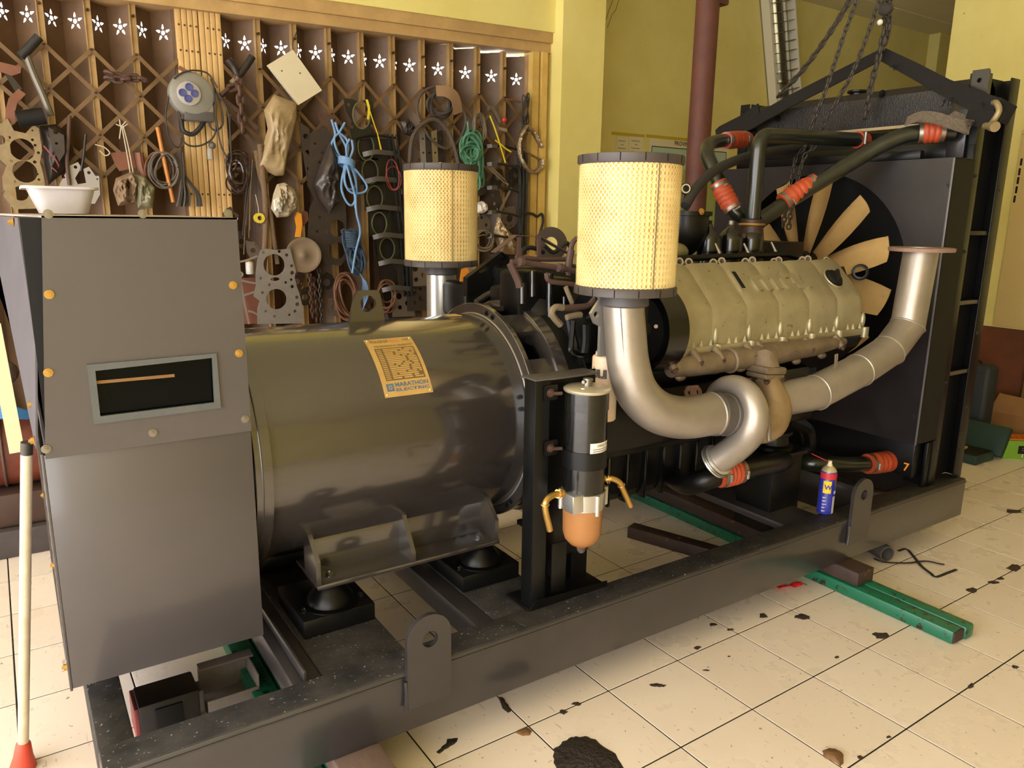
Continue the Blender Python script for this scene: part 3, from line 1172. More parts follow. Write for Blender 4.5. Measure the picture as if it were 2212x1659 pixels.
# valve covers
def cover(side):
    s = 1 if side == 'near' else -1
    Y = lambda y: CY - s * (CY - y)
    x0, x1 = 1.755, 2.785
    n_sec = 6
    pr = [(1.895, 1.215), (1.865, 1.258), (1.845, 1.266), (1.822, 1.252), (1.72, 1.148), (1.705, 1.128), (1.700, 1.10), (1.697, 1.02), (1.695, 1.005)]
    nr = [(.3, .6), (-.2, 1), (-.6, .9), (-.7, .7), (-.75, .65), (-.95, .3), (-1, 0), (-1, 0), (-1, 0)]
    N = 60
    vs = []
    for i in range(N + 1):
        x = x0 + (x1 - x0) * i / N
        f = (i / N) * n_sec
        ph = abs(f - round(f))
        g = 0.0065 * math.exp(-(ph / .09) ** 2) if 0.3 < f < n_sec - .3 else 0
        e = min(1.0, min(x - x0, x1 - x) / .035)
        sh = (1 - math.sqrt(max(0, 1 - (1 - e) ** 2))) * .03
        for (y, z), (ny, nz) in zip(pr, nr):
            vs.append((x, Y(y - ny * (g + sh)), z - nz * (g + sh)))
    m = len(pr)
    fs = []
    for i in range(N):
        for k in range(m - 1):
            fs.append((i * m + k, i * m + k + 1, (i + 1) * m + k + 1, (i + 1) * m + k))
    fs.append(tuple(range(m)))
    fs.append(tuple(range((N + 1) * m - 1, N * m - 1, -1)))
    o = MB().raw(vs, fs).build('valve_cover', ALU, eng, 28)
    # bottom flange
    ya, yb = sorted((Y(1.682), Y(1.74)))
    MB().rbox((x0 - .004, ya, .982), (x1 + .004, yb, 1.008), .004).build('cover_flange', ALU, o)
    MB().rbox((x0 + .004, *(lambda t: (t[0],))(sorted((Y(1.69), Y(1.8)))), .966), (x1 - .004, sorted((Y(1.69), Y(1.8)))[1], .984), .003).build('gasket', BLACK, o)
    for k in range(n_sec + 1):
        x = x0 + .012 + (x1 - x0 - .024) * k / n_sec
        MB().cyl((x, Y(1.684), .972), (x, Y(1.684), 1.012), .0155, n=16).build('bolt_boss', ALU, o)
        MB().sphere((x + .004, Y(1.700), 1.036), .015, 12, 8, sc=(.75, .7, 2.1)).build('boss_drop', ALU, o)
        bolt((x, Y(1.676), .992), (0, -s, 0), .0075, .003, TANCAST if k != 2 else BLACK, o)
        if k < n_sec:
            for q in (.32, .52, .78):
                xx = x + q * (x1 - x0) / n_sec
                MB().raw([(xx, Y(1.692), 1.008), (xx + .014, Y(1.692), 1.008), (xx + .012, Y(1.694), 1.03), (xx + .007, Y(1.682), 1.008)],
                         [(0, 1, 2), (0, 3, 1), (0, 2, 3), (1, 3, 2)]).build('flange_rib', ALU, o, 0)
    return o


cov = cover('near')
cover('far')
# raised maker's letters on the sloping face
sl = Vector((0, .102, .104)).normalized()
nrm = Vector((1, 0, 0)).cross(sl)
lo_ = at(1610, 655, y=1.735)
P0 = Vector((at(1628, 640, y=1.752).x, 1.745, 1.172))
text_mesh('mtu', .135, .005, basis(P0 + nrm * .003, (1, 0, 0), sl), ALU, 'raised_lettering', cov, bold=.004, sx=1.45, spacing=1.02)
xb = at(1593, 640, y=1.76).x
MB().plate(rrect(xb, 0, xb + .042, .1, .006), [rrect(xb + .009, .012, xb + .033, .088, .004)], .008, P0 - Vector((P0.x, 0, 0)), (1, 0, 0), sl).build('raised_frame', ALU, cov)
MB().plate(rrect(xb + .008, .012, xb + .034, .088, .004), (), .004, P0 - Vector((P0.x, 0, 0)), (1, 0, 0), sl).build('frame_recess', BLACKM, cov)
# oil filler cap
cpx = Vector((at(1800, 615, y=1.765).x, 1.768, 1.197))
cap = MB().lathe([(0, .042), (.004, .042), (.006, .034), (.014, .033), (.018, .026), (.02, 0)], cpx, nrm, n=24)
capo = cap.build('oil_filler_cap', BLACKM, cov)
sdx = Vector((1, 0, 0)) * .5 + sl * .85
MB().bar(cpx + nrm * .024 - sdx * .026, cpx + nrm * .024 + sdx * .026, .012, .02, up=nrm, r=.004).build('cap_grip', BLACKM, capo)
MB().torus(cpx + nrm * .002, nrm, .044, .004, n=28).build('cap_seat', ALU, capo)
# fittings along the top edge of the cover
for u, v in ((1467, 566), (1487, 567), (1540, 568), (1558, 565), (1609, 566), (1624, 563), (1671, 566), (1681, 563), (1732, 562), (1744, 560), (1784, 563)):
    p = at(u, v, y=1.862)
    d = Vector((-.35, -.75, .3)).normalized()
    MB().lathe([(-.03, .010), (0, .0115), (.002, .0145), (.006, .0145), (.0065, .009), (-.02, .008)], p, d, n=14, caps=False).build('injector_line_stub', mat('stub_dusty', '#9c8f7c', .6, .2), cov)
MB().tube([at(1440, 560, y=1.93), at(1700, 549, y=1.93), at(1720, 556, y=1.93)], .012, 10).build('fuel_rail', BLACK, eng)
for u, v in ((1555, 548), (1617, 548), (1676, 545)):
    p = at(u, v, y=1.95)
    q = at(u - 10, v - 22, y=1.97)
    MB().cyl(p, q, .007, .004, n=8).build('leak_off_nipple', STEEL, eng)
# lifting eye ring at the front end of the cover
p = at(1858, 588, y=1.86)
MB().lathe([(-.008, .034), (.008, .034), (.01, .03), (.01, .022), (-.01, .022), (-.01, .03), (-.008, .034)], p, (-.75, -.6, .1), n=24, caps=False).build('lifting_ring', BLACK, eng)

# exhaust manifold
mp = [at(u, v, y=1.665) for u, v in ((1448, 797), (1480, 792), (1530, 785), (1575, 779), (1620, 772), (1665, 765), (1710, 757), (1760, 750), (1822, 738))]
mr = [.028, .034, .036, .034, .038, .042, .036, .032, .016]
man = MB().tube(smooth_path(mp, 5), [x for i in range(8) for x in [mr[i] + (mr[i + 1] - mr[i]) * k / 5 for k in range(5)]] + [mr[8]], 14).build('exhaust_manifold', TANCAST, eng)
for u, v in ((1450, 790), (1505, 775), (1553, 770), (1620, 762), (1645, 757), (1684, 758), (1706, 752), (1746, 748), (1812, 742)):
    p = at(u, v, y=1.655)
    b_ = MB().cyl(p + Vector((0, .02, .022)), p + Vector((0, -.016, -.012)), .0135, .0135, n=12).build('stud_boss', TANCAST, man)
    bolt(p + Vector((0, -.016, -.012)), (0, -.5, -.85), .009, .008, RUST, man)
for u, v in ((1545, 800), (1600, 796), (1720, 780), (1775, 768), (1470, 815)):
    p = at(u, v, y=1.66)
    MB().sphere(p, .016, 8, 6, sc=(1.4, .8, .8)).build('casting_lump', TANCAST, man)
MB().torus(mp[3], mp[4] - mp[3], .038, .006, n=20).build('joint_ring', TANCAST, man)
# branch flange down to the turbo
bf = at(1655, 797, y=1.615)
br = MB().rbox((-.052, -.045, -.012), (.052, .045, .012), .006, Matrix.Translation(bf) @ Matrix.Rotation(.1, 4, 'Y')).build('branch_flange', TANCAST, man)
MB().rbox((-.05, -.043, -.030), (.05, .043, -.0125), .006, Matrix.Translation(bf) @ Matrix.Rotation(.1, 4, 'Y')).build('turbo_flange', TANCAST, man)
for dx, dy in ((-.04, -.038), (.04, -.038), (-.04, .03)):
    bolt(bf + Vector((dx, dy, -.03)), (0, 0, -1), .008, .009, RUST, br)
MB().tube([mp[5] + Vector((-.02, 0, 0)), bf + Vector((0, .01, .03)), bf], [.04, .042, .045], 14).build('branch_neck', TANCAST, man)

# turbocharger
tur = thing('turbocharger', 'silver cast turbocharger with a curled compressor scroll below the manifold', 'turbocharger', (1.9, 1.56, .6))
C0 = at(1588, 893, x=1.885)
sp = [(1534, 862, 1.885), (1548, 842, 1.885), (1572, 831, 1.885), (1600, 836, 1.885), (1622, 858, 1.885), (1632, 895, 1.885), (1622, 932, 1.88), (1598, 960, 1.875), (1572, 980, 1.865), (1552, 993, 1.855)]
pth = smooth_path([at(u, v, x=x) for u, v, x in sp], 4)
rad = [.022 + .024 * min(1, i / 24) for i in range(len(pth))]
MB().tube(pth, rad, 18).build('compressor_scroll', SILVER, tur)
dirn = (pth[-1] - pth[-2]).normalized()
MB().lathe([(-.004, .047), (-.002, .054), (.006, .054), (.008, .05), (.016, .056), (.022, .056), (.024, .04)], pth[-1], dirn, n=28).build('outlet_collar', ALUB, tur)
MB().torus(pth[-1] + dirn * .011, dirn, .056, .0045, n=32).build('v_clamp', STEEL, tur)
MB().lathe([(-.035, .066), (.02, .085), (.045, .07), (.07, .06)], C0, (1, 0, 0), n=32).build('compressor_backplate', SILVER, tur)
MB().torus(C0 + Vector((.035, 0, 0)), (1, 0, 0), .094, .006, n=36).build('band_clamp', STEEL, tur)
cb = C0 + Vector((.035, -.092, -.02))
MB().cyl(cb + Vector((0, -.005, .04)), cb + Vector((.012, -.01, -.05)), .007, n=8).build('clamp_screw', STEEL, tur)
# turbine side
tp = [bf + Vector((0, 0, -.03)), at(1670, 850, y=1.575), at(1677, 888, y=1.545), at(1665, 916, y=1.53), at(1640, 926, y=1.53), at(1618, 912, y=1.54)]
MB().tube(smooth_path(tp, 6), [.036 + .014 * min(1, k / 12) for k in range(31)], 16).build('turbine_housing', mat('warm_cast', '#a08a6c', .45, .5, var='#82694c', vscale=15, bump=.05), tur)

# rubber inlet coupling and the intake elbow
def lathe_between(prof, a, b, m, name, parent, n=28):
    return MB().lathe(prof, a, Vector(b) - Vector(a), n=n).build(name, m, parent)


ip_near = thing('intake_pipe', 'silver elbow pipe leading from the large air filter beside the valve cover to the turbocharger', 'pipe', (1.5, 1.6, .8))
ipp = [at(1346, 640, y=1.62), at(1351, 720, y=1.61), at(1358, 790, y=1.60), at(1377, 848, y=1.585), at(1418, 888, y=1.57), at(1475, 902, y=1.56), at(1538, 894, y=1.552)]
ipp = smooth_path(ipp, 7)
MB().tube(ipp, [.0585 + .008 * i / len(ipp) for i in range(len(ipp))], 36).build('elbow', SILVER, ip_near, 60)
e_ = ipp[-1]
ed = (ipp[-1] - ipp[-3]).normalized()
MB().torus(e_, ed, .066, .004, n=40).build('rolled_lip', SILVER, ip_near)
seam = [p + Vector((-.045, -.038, 0)) * (1 if i < 26 else 1) for i, p in enumerate(ipp[:22])]
MB().tube(seam, .0018, 5).build('seam', SILVER, ip_near)
MB().plate([(-.035, -.02), (.035, -.02), (.035, .012), (.022, .026), (-.022, .026), (-.035, .012)], [circ2(-.018, .006, .006, 12), circ2(.018, .006, .006, 12)], .006,
           at(1498, 852, y=1.565), (1, 0, -.05), (0, .3, 1)).build('bracket_tab', RUST, ip_near)
MB().lathe([(0, .062), (.006, .069), (.02, .069), (.022, .066), (.05, .066), (.052, .069), (.066, .069), (.07, .064), (C0.x - e_.x - .02, .066)], e_, C0 + Vector((-.03, 0, 0)) - e_, n=40).build('rubber_coupling', RUBBERG, ip_near)
# silver mounting casting behind the pipe
brk = MB().plate([(0, 0), (.05, 0), (.06, .2), (.03, .24), (-.005, .24), (-.02, .2), (-.005, .17), (-.035, .13), (-.02, .1), (.0, .09)], [circ2(-.016, .127, .009, 12), circ2(.002, .222, .009, 12)], .012,
                 at(1292, 770, y=1.70), (1, -.1, 0), (0, 0, 1)).build('support_bracket', ALUB, ip_near)

# exhaust outlet
exh = thing('exhaust_pipe', 'welded silver exhaust pipe with a rusty round flange rising in front of the radiator', 'pipe', (2.6, 1.545, .8))
ep = [at(1650, 868, y=1.61)] + [at(u, v, y=1.545) for u, v in ((1762, 848), (1855, 800), (1920, 757), (1961, 703), (1991, 536))]
rings = []
rE = .0605
mbs = MB()
N_ = 36
path_r = []
for i, p in enumerate(ep):
    path_r.append(p)
# mitred tube: one ring per joint, in the bisecting plane
vs = []
for i, p in enumerate(ep):
    tin = (ep[i] - ep[i - 1]).normalized() if i else (ep[1] - ep[0]).normalized()
    tout = (ep[i + 1] - ep[i]).normalized() if i < len(ep) - 1 else tin
    n_ = (tin + tout).normalized()
    bn = Vector((0, 1, 0))
    sd_ = n_.cross(bn).normalized()
    k_ = 1 / max(.5, tin.dot(n_))
    ring = [p + bn * rE * math.cos(2 * PI * k / N_) + sd_ * rE * k_ * math.sin(2 * PI * k / N_) for k in range(N_)]
    rings.append(ring)
    vs += ring
fs = [(i * N_ + k, i * N_ + (k + 1) % N_, (i + 1) * N_ + (k + 1) % N_, (i + 1) * N_ + k) for i in range(len(ep) - 1) for k in range(N_)]
fs.append(tuple(range(N_)))
MB().raw(vs, fs).build('pipe', SILVER, exh, 30)
for i in range(1, len(ep) - 1):
    MB().tube(rings[i], .0035, 6, closed=True).build('weld_bead', SILVER, exh)
MB().lathe([(-.012, .062), (-.012, .112), (0.0, .114), (.003, .11), (.003, .056), (-.012, .056)], ep[-1], (0, 0, 1), n=44, caps=False).build('flange', mat('rusty_flange', '#9a7f70', .6, .3, var='#74594b', vscale=25), exh)
tb_ = at(1806, 783, y=1.535)
MB().plate([(-.008, -.02), (.008, -.02), (.008, .03), (-.008, .03)], [circ2(0, .018, .004, 10)], .003, tb_, (1, 0, .1), (-.1, 0, 1)).build('tab', SILVER, exh)

# oil filter canisters, tank, thermostat
for u in (1528, 1575, 1620):
    c = at(u, 545, y=2.08)
    c.z = 1.245
    o = MB().lathe([(0, .045), (.03, .045), (.032, .042), (.045, .042), (.047, .047), (.09, .047), (.105, .046), (.125, .03), (.138, .016), (.15, .014), (.152, 0)], c, (0, 0, 1), n=28).build('oil_filter_canister', BLKGLOSS, eng)
    MB().cyl(c + Vector((0, 0, .15)), c + Vector((0, 0, .165)), .011, n=6).build('hex_cap', STEEL if u == 1575 else BLACK, o)
MB().rbox((2.22, 2.02, 1.09), (2.88, 2.34, 1.245), .01).build('filter_housing', BLACK, eng)
q0, q1 = at(1655, 524, y=2.06), at(1727, 515, y=2.06)
MB().rbox((q0.x - .02, 2.06, 1.22), (q1.x + .04, 2.3, 1.325), .008).build('coolant_manifold', BLACK, eng)
c = at(1478, 500, y=2.12)
MB().lathe([(-.10, .03), (-.075, .06), (-.02, .085), (.02, .09), (.05, .09), (.052, .102), (.068, .102), (.07, .0)], Vector((c.x, c.y, 1.375)), (0, 0, 1), n=32).build('breather_housing', BLACK, eng)
bolt(at(1515, 457, y=2.02), (0, -1, .2), .009, .008, BRASS, eng)
gp = at(1480, 408, y=2.12)
gau = MB().lathe([(0, .022), (.008, .022), (.01, .019)], gp, (-.45, -.9, .1), n=20).build('gauge', BLACK, eng)
MB().lathe([(.0095, .0), (.0102, .018)], gp, (-.45, -.9, .1), n=20, caps=False).build('gauge_dial', mat('dial', '#b9a98e', .5), gau)
MB().tube([gp, gp + Vector((.0, .01, -.05)), gp + Vector((.02, .0, -.08))], .006, 8).build('gauge_stem', CHAINM, gau)
th = Vector((2.553, 2.09, 1.33))
MB().lathe([(-.1, .055), (-.03, .055), (.02, .05), (.05, .046), (.085, .046), (.09, .04)], th, (0, 0, 1), n=28).build('thermostat_housing', mat('brown_black', '#2a1d18', .5, var='#402a22', vscale=20), eng)
MB().torus(th + Vector((0, 0, .066)), (0, 0, 1), .047, .006, n=28).build('hose_clamp', BRASS, eng)
MB().sphere(at(1452, 545, y=2.02), .05, 14, 9, sc=(1.5, .8, .75)).build('crossover_casting', mat('olive_cast', '#8a8560', .5, .4), eng)

# belt guard behind the intake pipe
gc = Vector((1.66, 1.735, 1.075))
MB().lathe([(-.035, .135), (.045, .14), (.045, .115), (-.035, .11)], gc, (1, 0, 0), n=26, caps=False, a0=math.radians(20), a1=math.radians(215), ref=(0, 0.3, 1)).build('belt_guard', BLKGLOSS, eng)
MB().lathe([(.0, .13), (.0, .02)], gc, (1, 0, 0), n=26, caps=False, a0=math.radians(20), a1=math.radians(215), ref=(0, 0.3, 1)).build('guard_void', BLACK, eng)  # black sheet in place of the shaded void behind the band
bolt(at(1417, 705, y=1.6), (-.7, -.6, 0), .004, .006, TANCAST, eng)

# rear of the engine: pumps, columns and castings
def blob_box(u0, v0, u1, v1, y, depth, m=BLACK, name='casting', r=.015):
    a_, b_ = at(u0, v1, y=y), at(u1, v0, y=y)
    return MB().rbox((a_.x, y, a_.z), (b_.x, y + depth, b_.z), r).build(name, m, eng)


blob_box(1118, 585, 1180, 700, 2.05, .12, BLACK, 'pump_casting')
blob_box(1165, 600, 1240, 770, 2.10, .14, BLACK, 'rear_casting')
blob_box(1100, 620, 1150, 700, 2.2, .14, BLACK, 'governor_casting')
for u, v0, v1, r in ((1128, 610, 655, .014), (1187, 590, 745, .013), (1219, 640, 745, .011), (1150, 585, 640, .012)):
    MB().cyl(at(u, v1, y=2.02), at(u, v0, y=2.02), r, n=12).build('vertical_pipe', BLKGLOSS, eng)
c = at(1165, 690, y=2.04)
MB().lathe([(0, .085), (.05, .08), (.06, .05), (.065, 0)], c + Vector((.02, .04, -.02)), (-.5, -.8, .2), n=28).build('round_cover', BLACK, eng)
MB().tube(smooth_path([at(1030, 655, y=2.35), at(1060, 636, y=2.35), at(1110, 627, y=2.3), at(1140, 640, y=2.25)], 6), .016, 10).build('ribbed_hose', BLKGLOSS, eng)
# black bracket by the far filter
fb = MB().plate([(at(u, v, y=2.5).x, at(u, v, y=2.5).z) for u, v in ((1005, 600), (1080, 543), (1095, 556), (1096, 575), (1070, 612), (1005, 640))],
                [[(at(u, v, y=2.5).x, at(u, v, y=2.5).z) for u, v in ((1030, 586), (1052, 570), (1050, 582), (1033, 590))]], .03, (0, 2.5, 0)).build('mounting_bracket', BLACK, eng)
for u, v in ((1085, 555), (1081, 580), (1067, 588), (1073, 603)):
    bolt(at(u, v, y=2.48), (0, -1, 0), .009, .008, BLKGLOSS, fb)
MB().rbox((at(1000, 620, y=2.52).x, 2.5, at(1000, 690, y=2.52).z), (at(1110, 620, y=2.52).x, 2.7, at(1000, 612, y=2.52).z), .02).build('far_head_casting', BLACK, eng)

# fuel lines
LINE = mat('primer_brown_pipe', '#5a443f', .55, .2, var='#45332f', vscale=30)
TANP = mat('dusty_tan_pipe', '#7d6e57', .6, .2)


def line(pts, y, r, m=LINE, name='fuel_line', parent=eng, sm=True):
    P_ = [at(p[0], p[1], y=(p[2] if len(p) > 2 else y)) for p in pts]
    return MB().tube(smooth_path(P_, 5) if sm else P_, r, 8).build(name, m, parent)


line(((1104, 566), (1130, 567), (1170, 573), (1215, 580), (1252, 588)), 2.0, .009)
line(((1115, 555), (1170, 560), (1230, 560)), 2.1, .008)
line(((1102, 570), (1118, 605), (1122, 620)), 2.0, .012)
line(((1252, 588), (1262, 610), (1262, 640), (1285, 665), (1290, 690)), 1.95, .007)
line(((1180, 590), (1184, 605), (1200, 610), (1240, 615), (1262, 625)), 1.95, .008)
line(((1228, 595), (1232, 545), (1240, 520), (1262, 508)), 2.05, .009)
line(((1125, 560), (1130, 540), (1150, 535), (1175, 545)), 2.15, .008, RUBBER)
line(((1175, 530), (1195, 545), (1210, 535), (1225, 525), (1235, 540)), 2.2, .008, RUBBER)
line(((1222, 620), (1230, 640), (1236, 655)), 1.9, .008, TANP)
line(((1216, 665), (1200, 664), (1192, 675), (1198, 688), (1211, 702)), 1.88, .011, TANP, 'hose_barb')
line(((1216, 665), (1240, 664), (1270, 660), (1285, 645)), 1.88, .010, LINE)
line(((1224, 686), (1240, 682), (1255, 680)), 1.86, .010, TANP, 'hose_barb')
line(((1238, 692), (1234, 740), (1234, 760), (1250, 768), (1270, 768)), 1.84, .0085, BLKGLOSS, 'coolant_line')
line(((1230, 690), (1240, 740), (1256, 790), (1262, 815)), 1.86, .014, BLKGLOSS, 'drain_hose')
line(((1266, 700), (1266, 735), (1263, 762)), 1.82, .014, BLACK, 'hydraulic_line')
line(((1268, 692), (1280, 680), (1286, 664)), 1.82, .009, BLACK, 'hydraulic_line')
for u, v in ((1122, 566), (1206, 578), (1250, 664), (1262, 662)):
    MB().cyl(at(u, v, y=1.985), at(u + 8, v + 1, y=1.985), .015, n=10).build('union_nut', LINE, eng)
line(((1228, 590), (1230, 560), (1234, 540)), 2.02, .012, LINE, 'union_post', sm=False)
# strap frame over the fuel lines
st_ = [at(u, v, y=2.12) for u, v in ((1066, 545), (1112, 508), (1164, 511), (1192, 528), (1228, 548))]
MB().ribbon(st_, .03, .003, (0, 1, 0)).build('strap_frame', LINE, eng, 0)
for u in (1121, 1164):
    MB().bar(at(u, 512, y=2.11), at(u, 566, y=2.11), .012, .01).build('frame_post', LINE, eng)
p = at(1190, 527, y=2.3)
MB().lathe([(0, .062), (.008, .062), (.008, .026), (0, .026), (0, .062)], p, (-.3, -.95, .1), n=32, caps=False).build('ring_bracket', mat('brown_plate', '#372c24', .6), eng)

# spin-on fuel filter with dark lettering
fc = at(1305, 835, y=1.73)
fz0, fz1 = at(1305, 905, y=1.73).z, at(1305, 768, y=1.73).z
CANM = mat('stained_white_can', '#e5d6bd', .5, var='#c9935e', vscale=9, vamt=.7)
can = MB().lathe([(0, .036), (.004, .0395), (fz1 - fz0 - .006, .0395), (fz1 - fz0, .036), (fz1 - fz0 + .002, .03), (fz1 - fz0 + .012, .03), (fz1 - fz0 + .013, 0)], (fc.x, fc.y, fz0), (0, 0, 1), n=32).build('spin_on_filter', CANM, eng)
can['label'] = 'white spin-on fuel filter with dark lettering'


def wrap_text(txt, size, c, r, a0, z, m, name, parent, bold=0, sx=1.0):
    def bend(p):
        a_ = a0 + p.x / r
        rr = r + .0006
        return Vector((c.x + math.sin(a_) * rr, c.y - math.cos(a_) * rr, z + p.y))
    return text_mesh(txt, size, 0.0, None, m, name, parent, bold=bold, sx=sx, bend=bend)


DARKP = mat('dark_print', '#4a4a4e', .5)
wrap_text('mtu', .054, fc, .0395, -3.35, at(1305, 812, y=1.73).z, DARKP, 'lettering', can, bold=.002, sx=1.3)
# engine side detail below the intake: dark casting and boss bolts
MB().rbox((1.5, CY - .40, .66), (2.6, CY - .26, .86), .02).build('crankcase_rail', BLACK, eng)
line(((1700, 905), (1740, 925), (1748, 960), (1742, 985)), 1.9, .03, BLACK, 'oil_cooler_pipe')
MB().rbox((2.45, 1.85, .6), (2.75, 2.0, .9), .02).build('front_casting', BLACK, eng)
MB().rbox((EX1, CY - .3, .6), (2.93, CY + .3, 1.2), .03).build('front_gear_case', BLACK, eng)

# ================================================================ air filters
FMED = None


def filter_material():
    m = bpy.data.materials.new('pleated_filter_media')
    m.use_nodes = True
    nt = m.node_tree
    b = nt.nodes['Principled BSDF']
    L = nt.links.new
    geo = nt.nodes.new('ShaderNodeNewGeometry')
    n = nt.nodes.new('ShaderNodeTexNoise')
    n.inputs['Scale'].default_value = 9
    n.inputs['Detail'].default_value = 5
    L(geo.outputs['Position'], n.inputs['Vector'])
    cr = nt.nodes.new('ShaderNodeValToRGB')
    cr.color_ramp.elements[0].position = .38
    cr.color_ramp.elements[0].color = lin('#e6ce8a')
    cr.color_ramp.elements[1].position = .68
    cr.color_ramp.elements[1].color = lin('#c9a457')
    L(n.outputs['Fac'], cr.inputs[0])
    L(cr.outputs[0], b.inputs['Base Color'])
    b.inputs['Roughness'].default_value = .85
    return m


FMED = filter_material()
MESHM = mat('expanded_metal', '#efdda8', .45, .1)
CAPM = mat('filter_endcap', '#3f3836', .5, var='#4a4240', vscale=20)


def air_filter(x, y, z0, z1, r, label):
    af = thing('air_filter', label, 'air filter', (x, y, z0), 'air filters on the intake pipes')
    H = z1 - z0
    n = 132
    # pleated element
    prof_r = [r - (.005 if k % 2 else 0) for k in range(n)]
    vs = []
    for z in (z0 + .02, z1 - .02):
        for k in range(n):
            a_ = 2 * PI * k / n
            vs.append((x + prof_r[k] * math.cos(a_), y + prof_r[k] * math.sin(a_), z))
    fs = [(k, (k + 1) % n, n + (k + 1) % n, n + k) for k in range(n)]
    MB().raw(vs, fs).build('pleated_element', FMED, af, 0)
    # expanded-metal sleeve: a diamond net wrapped round the pleats
    na, nzr = 66, 40
    mb = MB()
    rr = r + .0022
    ha = PI / na
    hh = (H - .05) / nzr
    base = z0 + .025

    def pt(i, j):
        a_ = (2 * i + (j % 2)) * ha
        return Vector((x + rr * math.cos(a_), y + rr * math.sin(a_), base + j * hh))
    w = .00105
    vs, fs = [], []
    for j in range(nzr):
        for i in range(na):
            p0 = pt(i, j)
            for p1 in ((pt(i, j + 1), pt(i + 1, j + 1)) if j % 2 else (pt(i, j + 1), pt(i - 1, j + 1))):
                d = (p1 - p0).normalized()
                nn = Vector((p0.x - x, p0.y - y, 0)).normalized()
                sd = d.cross(nn) * w
                o = len(vs)
                vs += [p0 - sd, p0 + sd, p1 + sd, p1 - sd]
                fs.append((o, o + 1, o + 2, o + 3))
    me = MB().raw(vs, fs)
    net = me.build('mesh_sleeve', MESHM, af, 0)
    # seam
    MB().bar((x + rr * math.cos(-1.75), y + rr * math.sin(-1.75), z0 + .02), (x + rr * math.cos(-1.75), y + rr * math.sin(-1.75), z1 - .02), .003, .002).build('seam', TANP, af)
    MB().lathe([(0, r - .02), (0, r + .004), (.004, r + .006), (.024, r + .006), (.026, r - .01)], (x, y, z1 - .024), (0, 0, 1), n=64).build('top_cap', CAPM, af)
    MB().lathe([(0, r - .01), (.002, r + .006), (.022, r + .006), (.026, r + .003)], (x, y, z0), (0, 0, 1), n=64).build('bottom_cap', CAPM, af)
    for k in range(14):
        a_ = 2 * PI * k / 14 + .2
        for zc in (z0 + .012, z1 - .010):
            p = Vector((x + (r + .006) * math.cos(a_), y + (r + .006) * math.sin(a_), zc))
            MB().bar(p - Vector((0, 0, .010)), p + Vector((0, 0, .010)), .002, .002).build('cap_notch', BLACKM, af)
    MB().cyl((x, y, z1), (x, y, z1 + .012), .006, n=8).build('brass_stud', BRASS, af)
    MB().lathe([(0, .066), (-.012, .068), (-.03, .07), (-.034, .064)], (x, y, z0), (0, 0, 1), n=40).build('rubber_collar', RUBBERG, af)
    return af


nf = at(1347, 632, y=1.62)
ft = at(1366, 338, y=1.62)
wn = (at(1470, 350, y=1.62) - at(1263, 340, y=1.62)).length
air_filter((nf.x + ft.x) / 2, 1.62, nf.z - .004, ft.z, .1385, 'cylindrical yellow pleated air filter on the elbow pipe beside the valve cover')
nf2 = at(958, 572, y=2.74)
ft2 = at(947, 357, y=2.74)
air_filter((nf2.x + ft2.x) / 2, 2.74, nf2.z - .004, ft2.z, .144, 'cylindrical yellow pleated air filter on the far pipe before the folding gate')
ip_far = thing('intake_pipe', 'bright silver upright pipe under the air filter near the folding gate', 'pipe', (1.48, 2.74, .9))
MB().cyl(((nf2.x + ft2.x) / 2, 2.74, .82), ((nf2.x + ft2.x) / 2, 2.74, nf2.z - .03), .06, n=36).build('pipe', ALUB, ip_far)
fp = Vector(((nf2.x + ft2.x) / 2 + .058, 2.7, 1.1))
MB().rbox((fp.x - .01, 2.68, fp.z - .06), (fp.x + .075, 2.72, fp.z + .06), .006).build('support_bracket', ALUB, ip_far)
for dz in (-.045, .045):
    bolt(fp + Vector((.01, -.02, dz)), (0, -1, 0), .01, .008, STEEL, ip_far)
MB().ribbon([at(1000, 610, y=2.6), at(1003, 585, y=2.6), at(1012, 583, y=2.6)], .03, .003, (1, 0, 0)).build('orange_tag', mat('orange_tape', '#d98a2c', .5), ip_far)
# ================================================================ radiator
rad_ = thing('radiator', 'tall black engine radiator with fan shroud at the end of the base frame', 'radiator', (3.35, CY, ZT))
RX0, RX1 = 3.25, 3.53
RY0, RY1 = 1.60, 2.79
RZ1 = 1.99
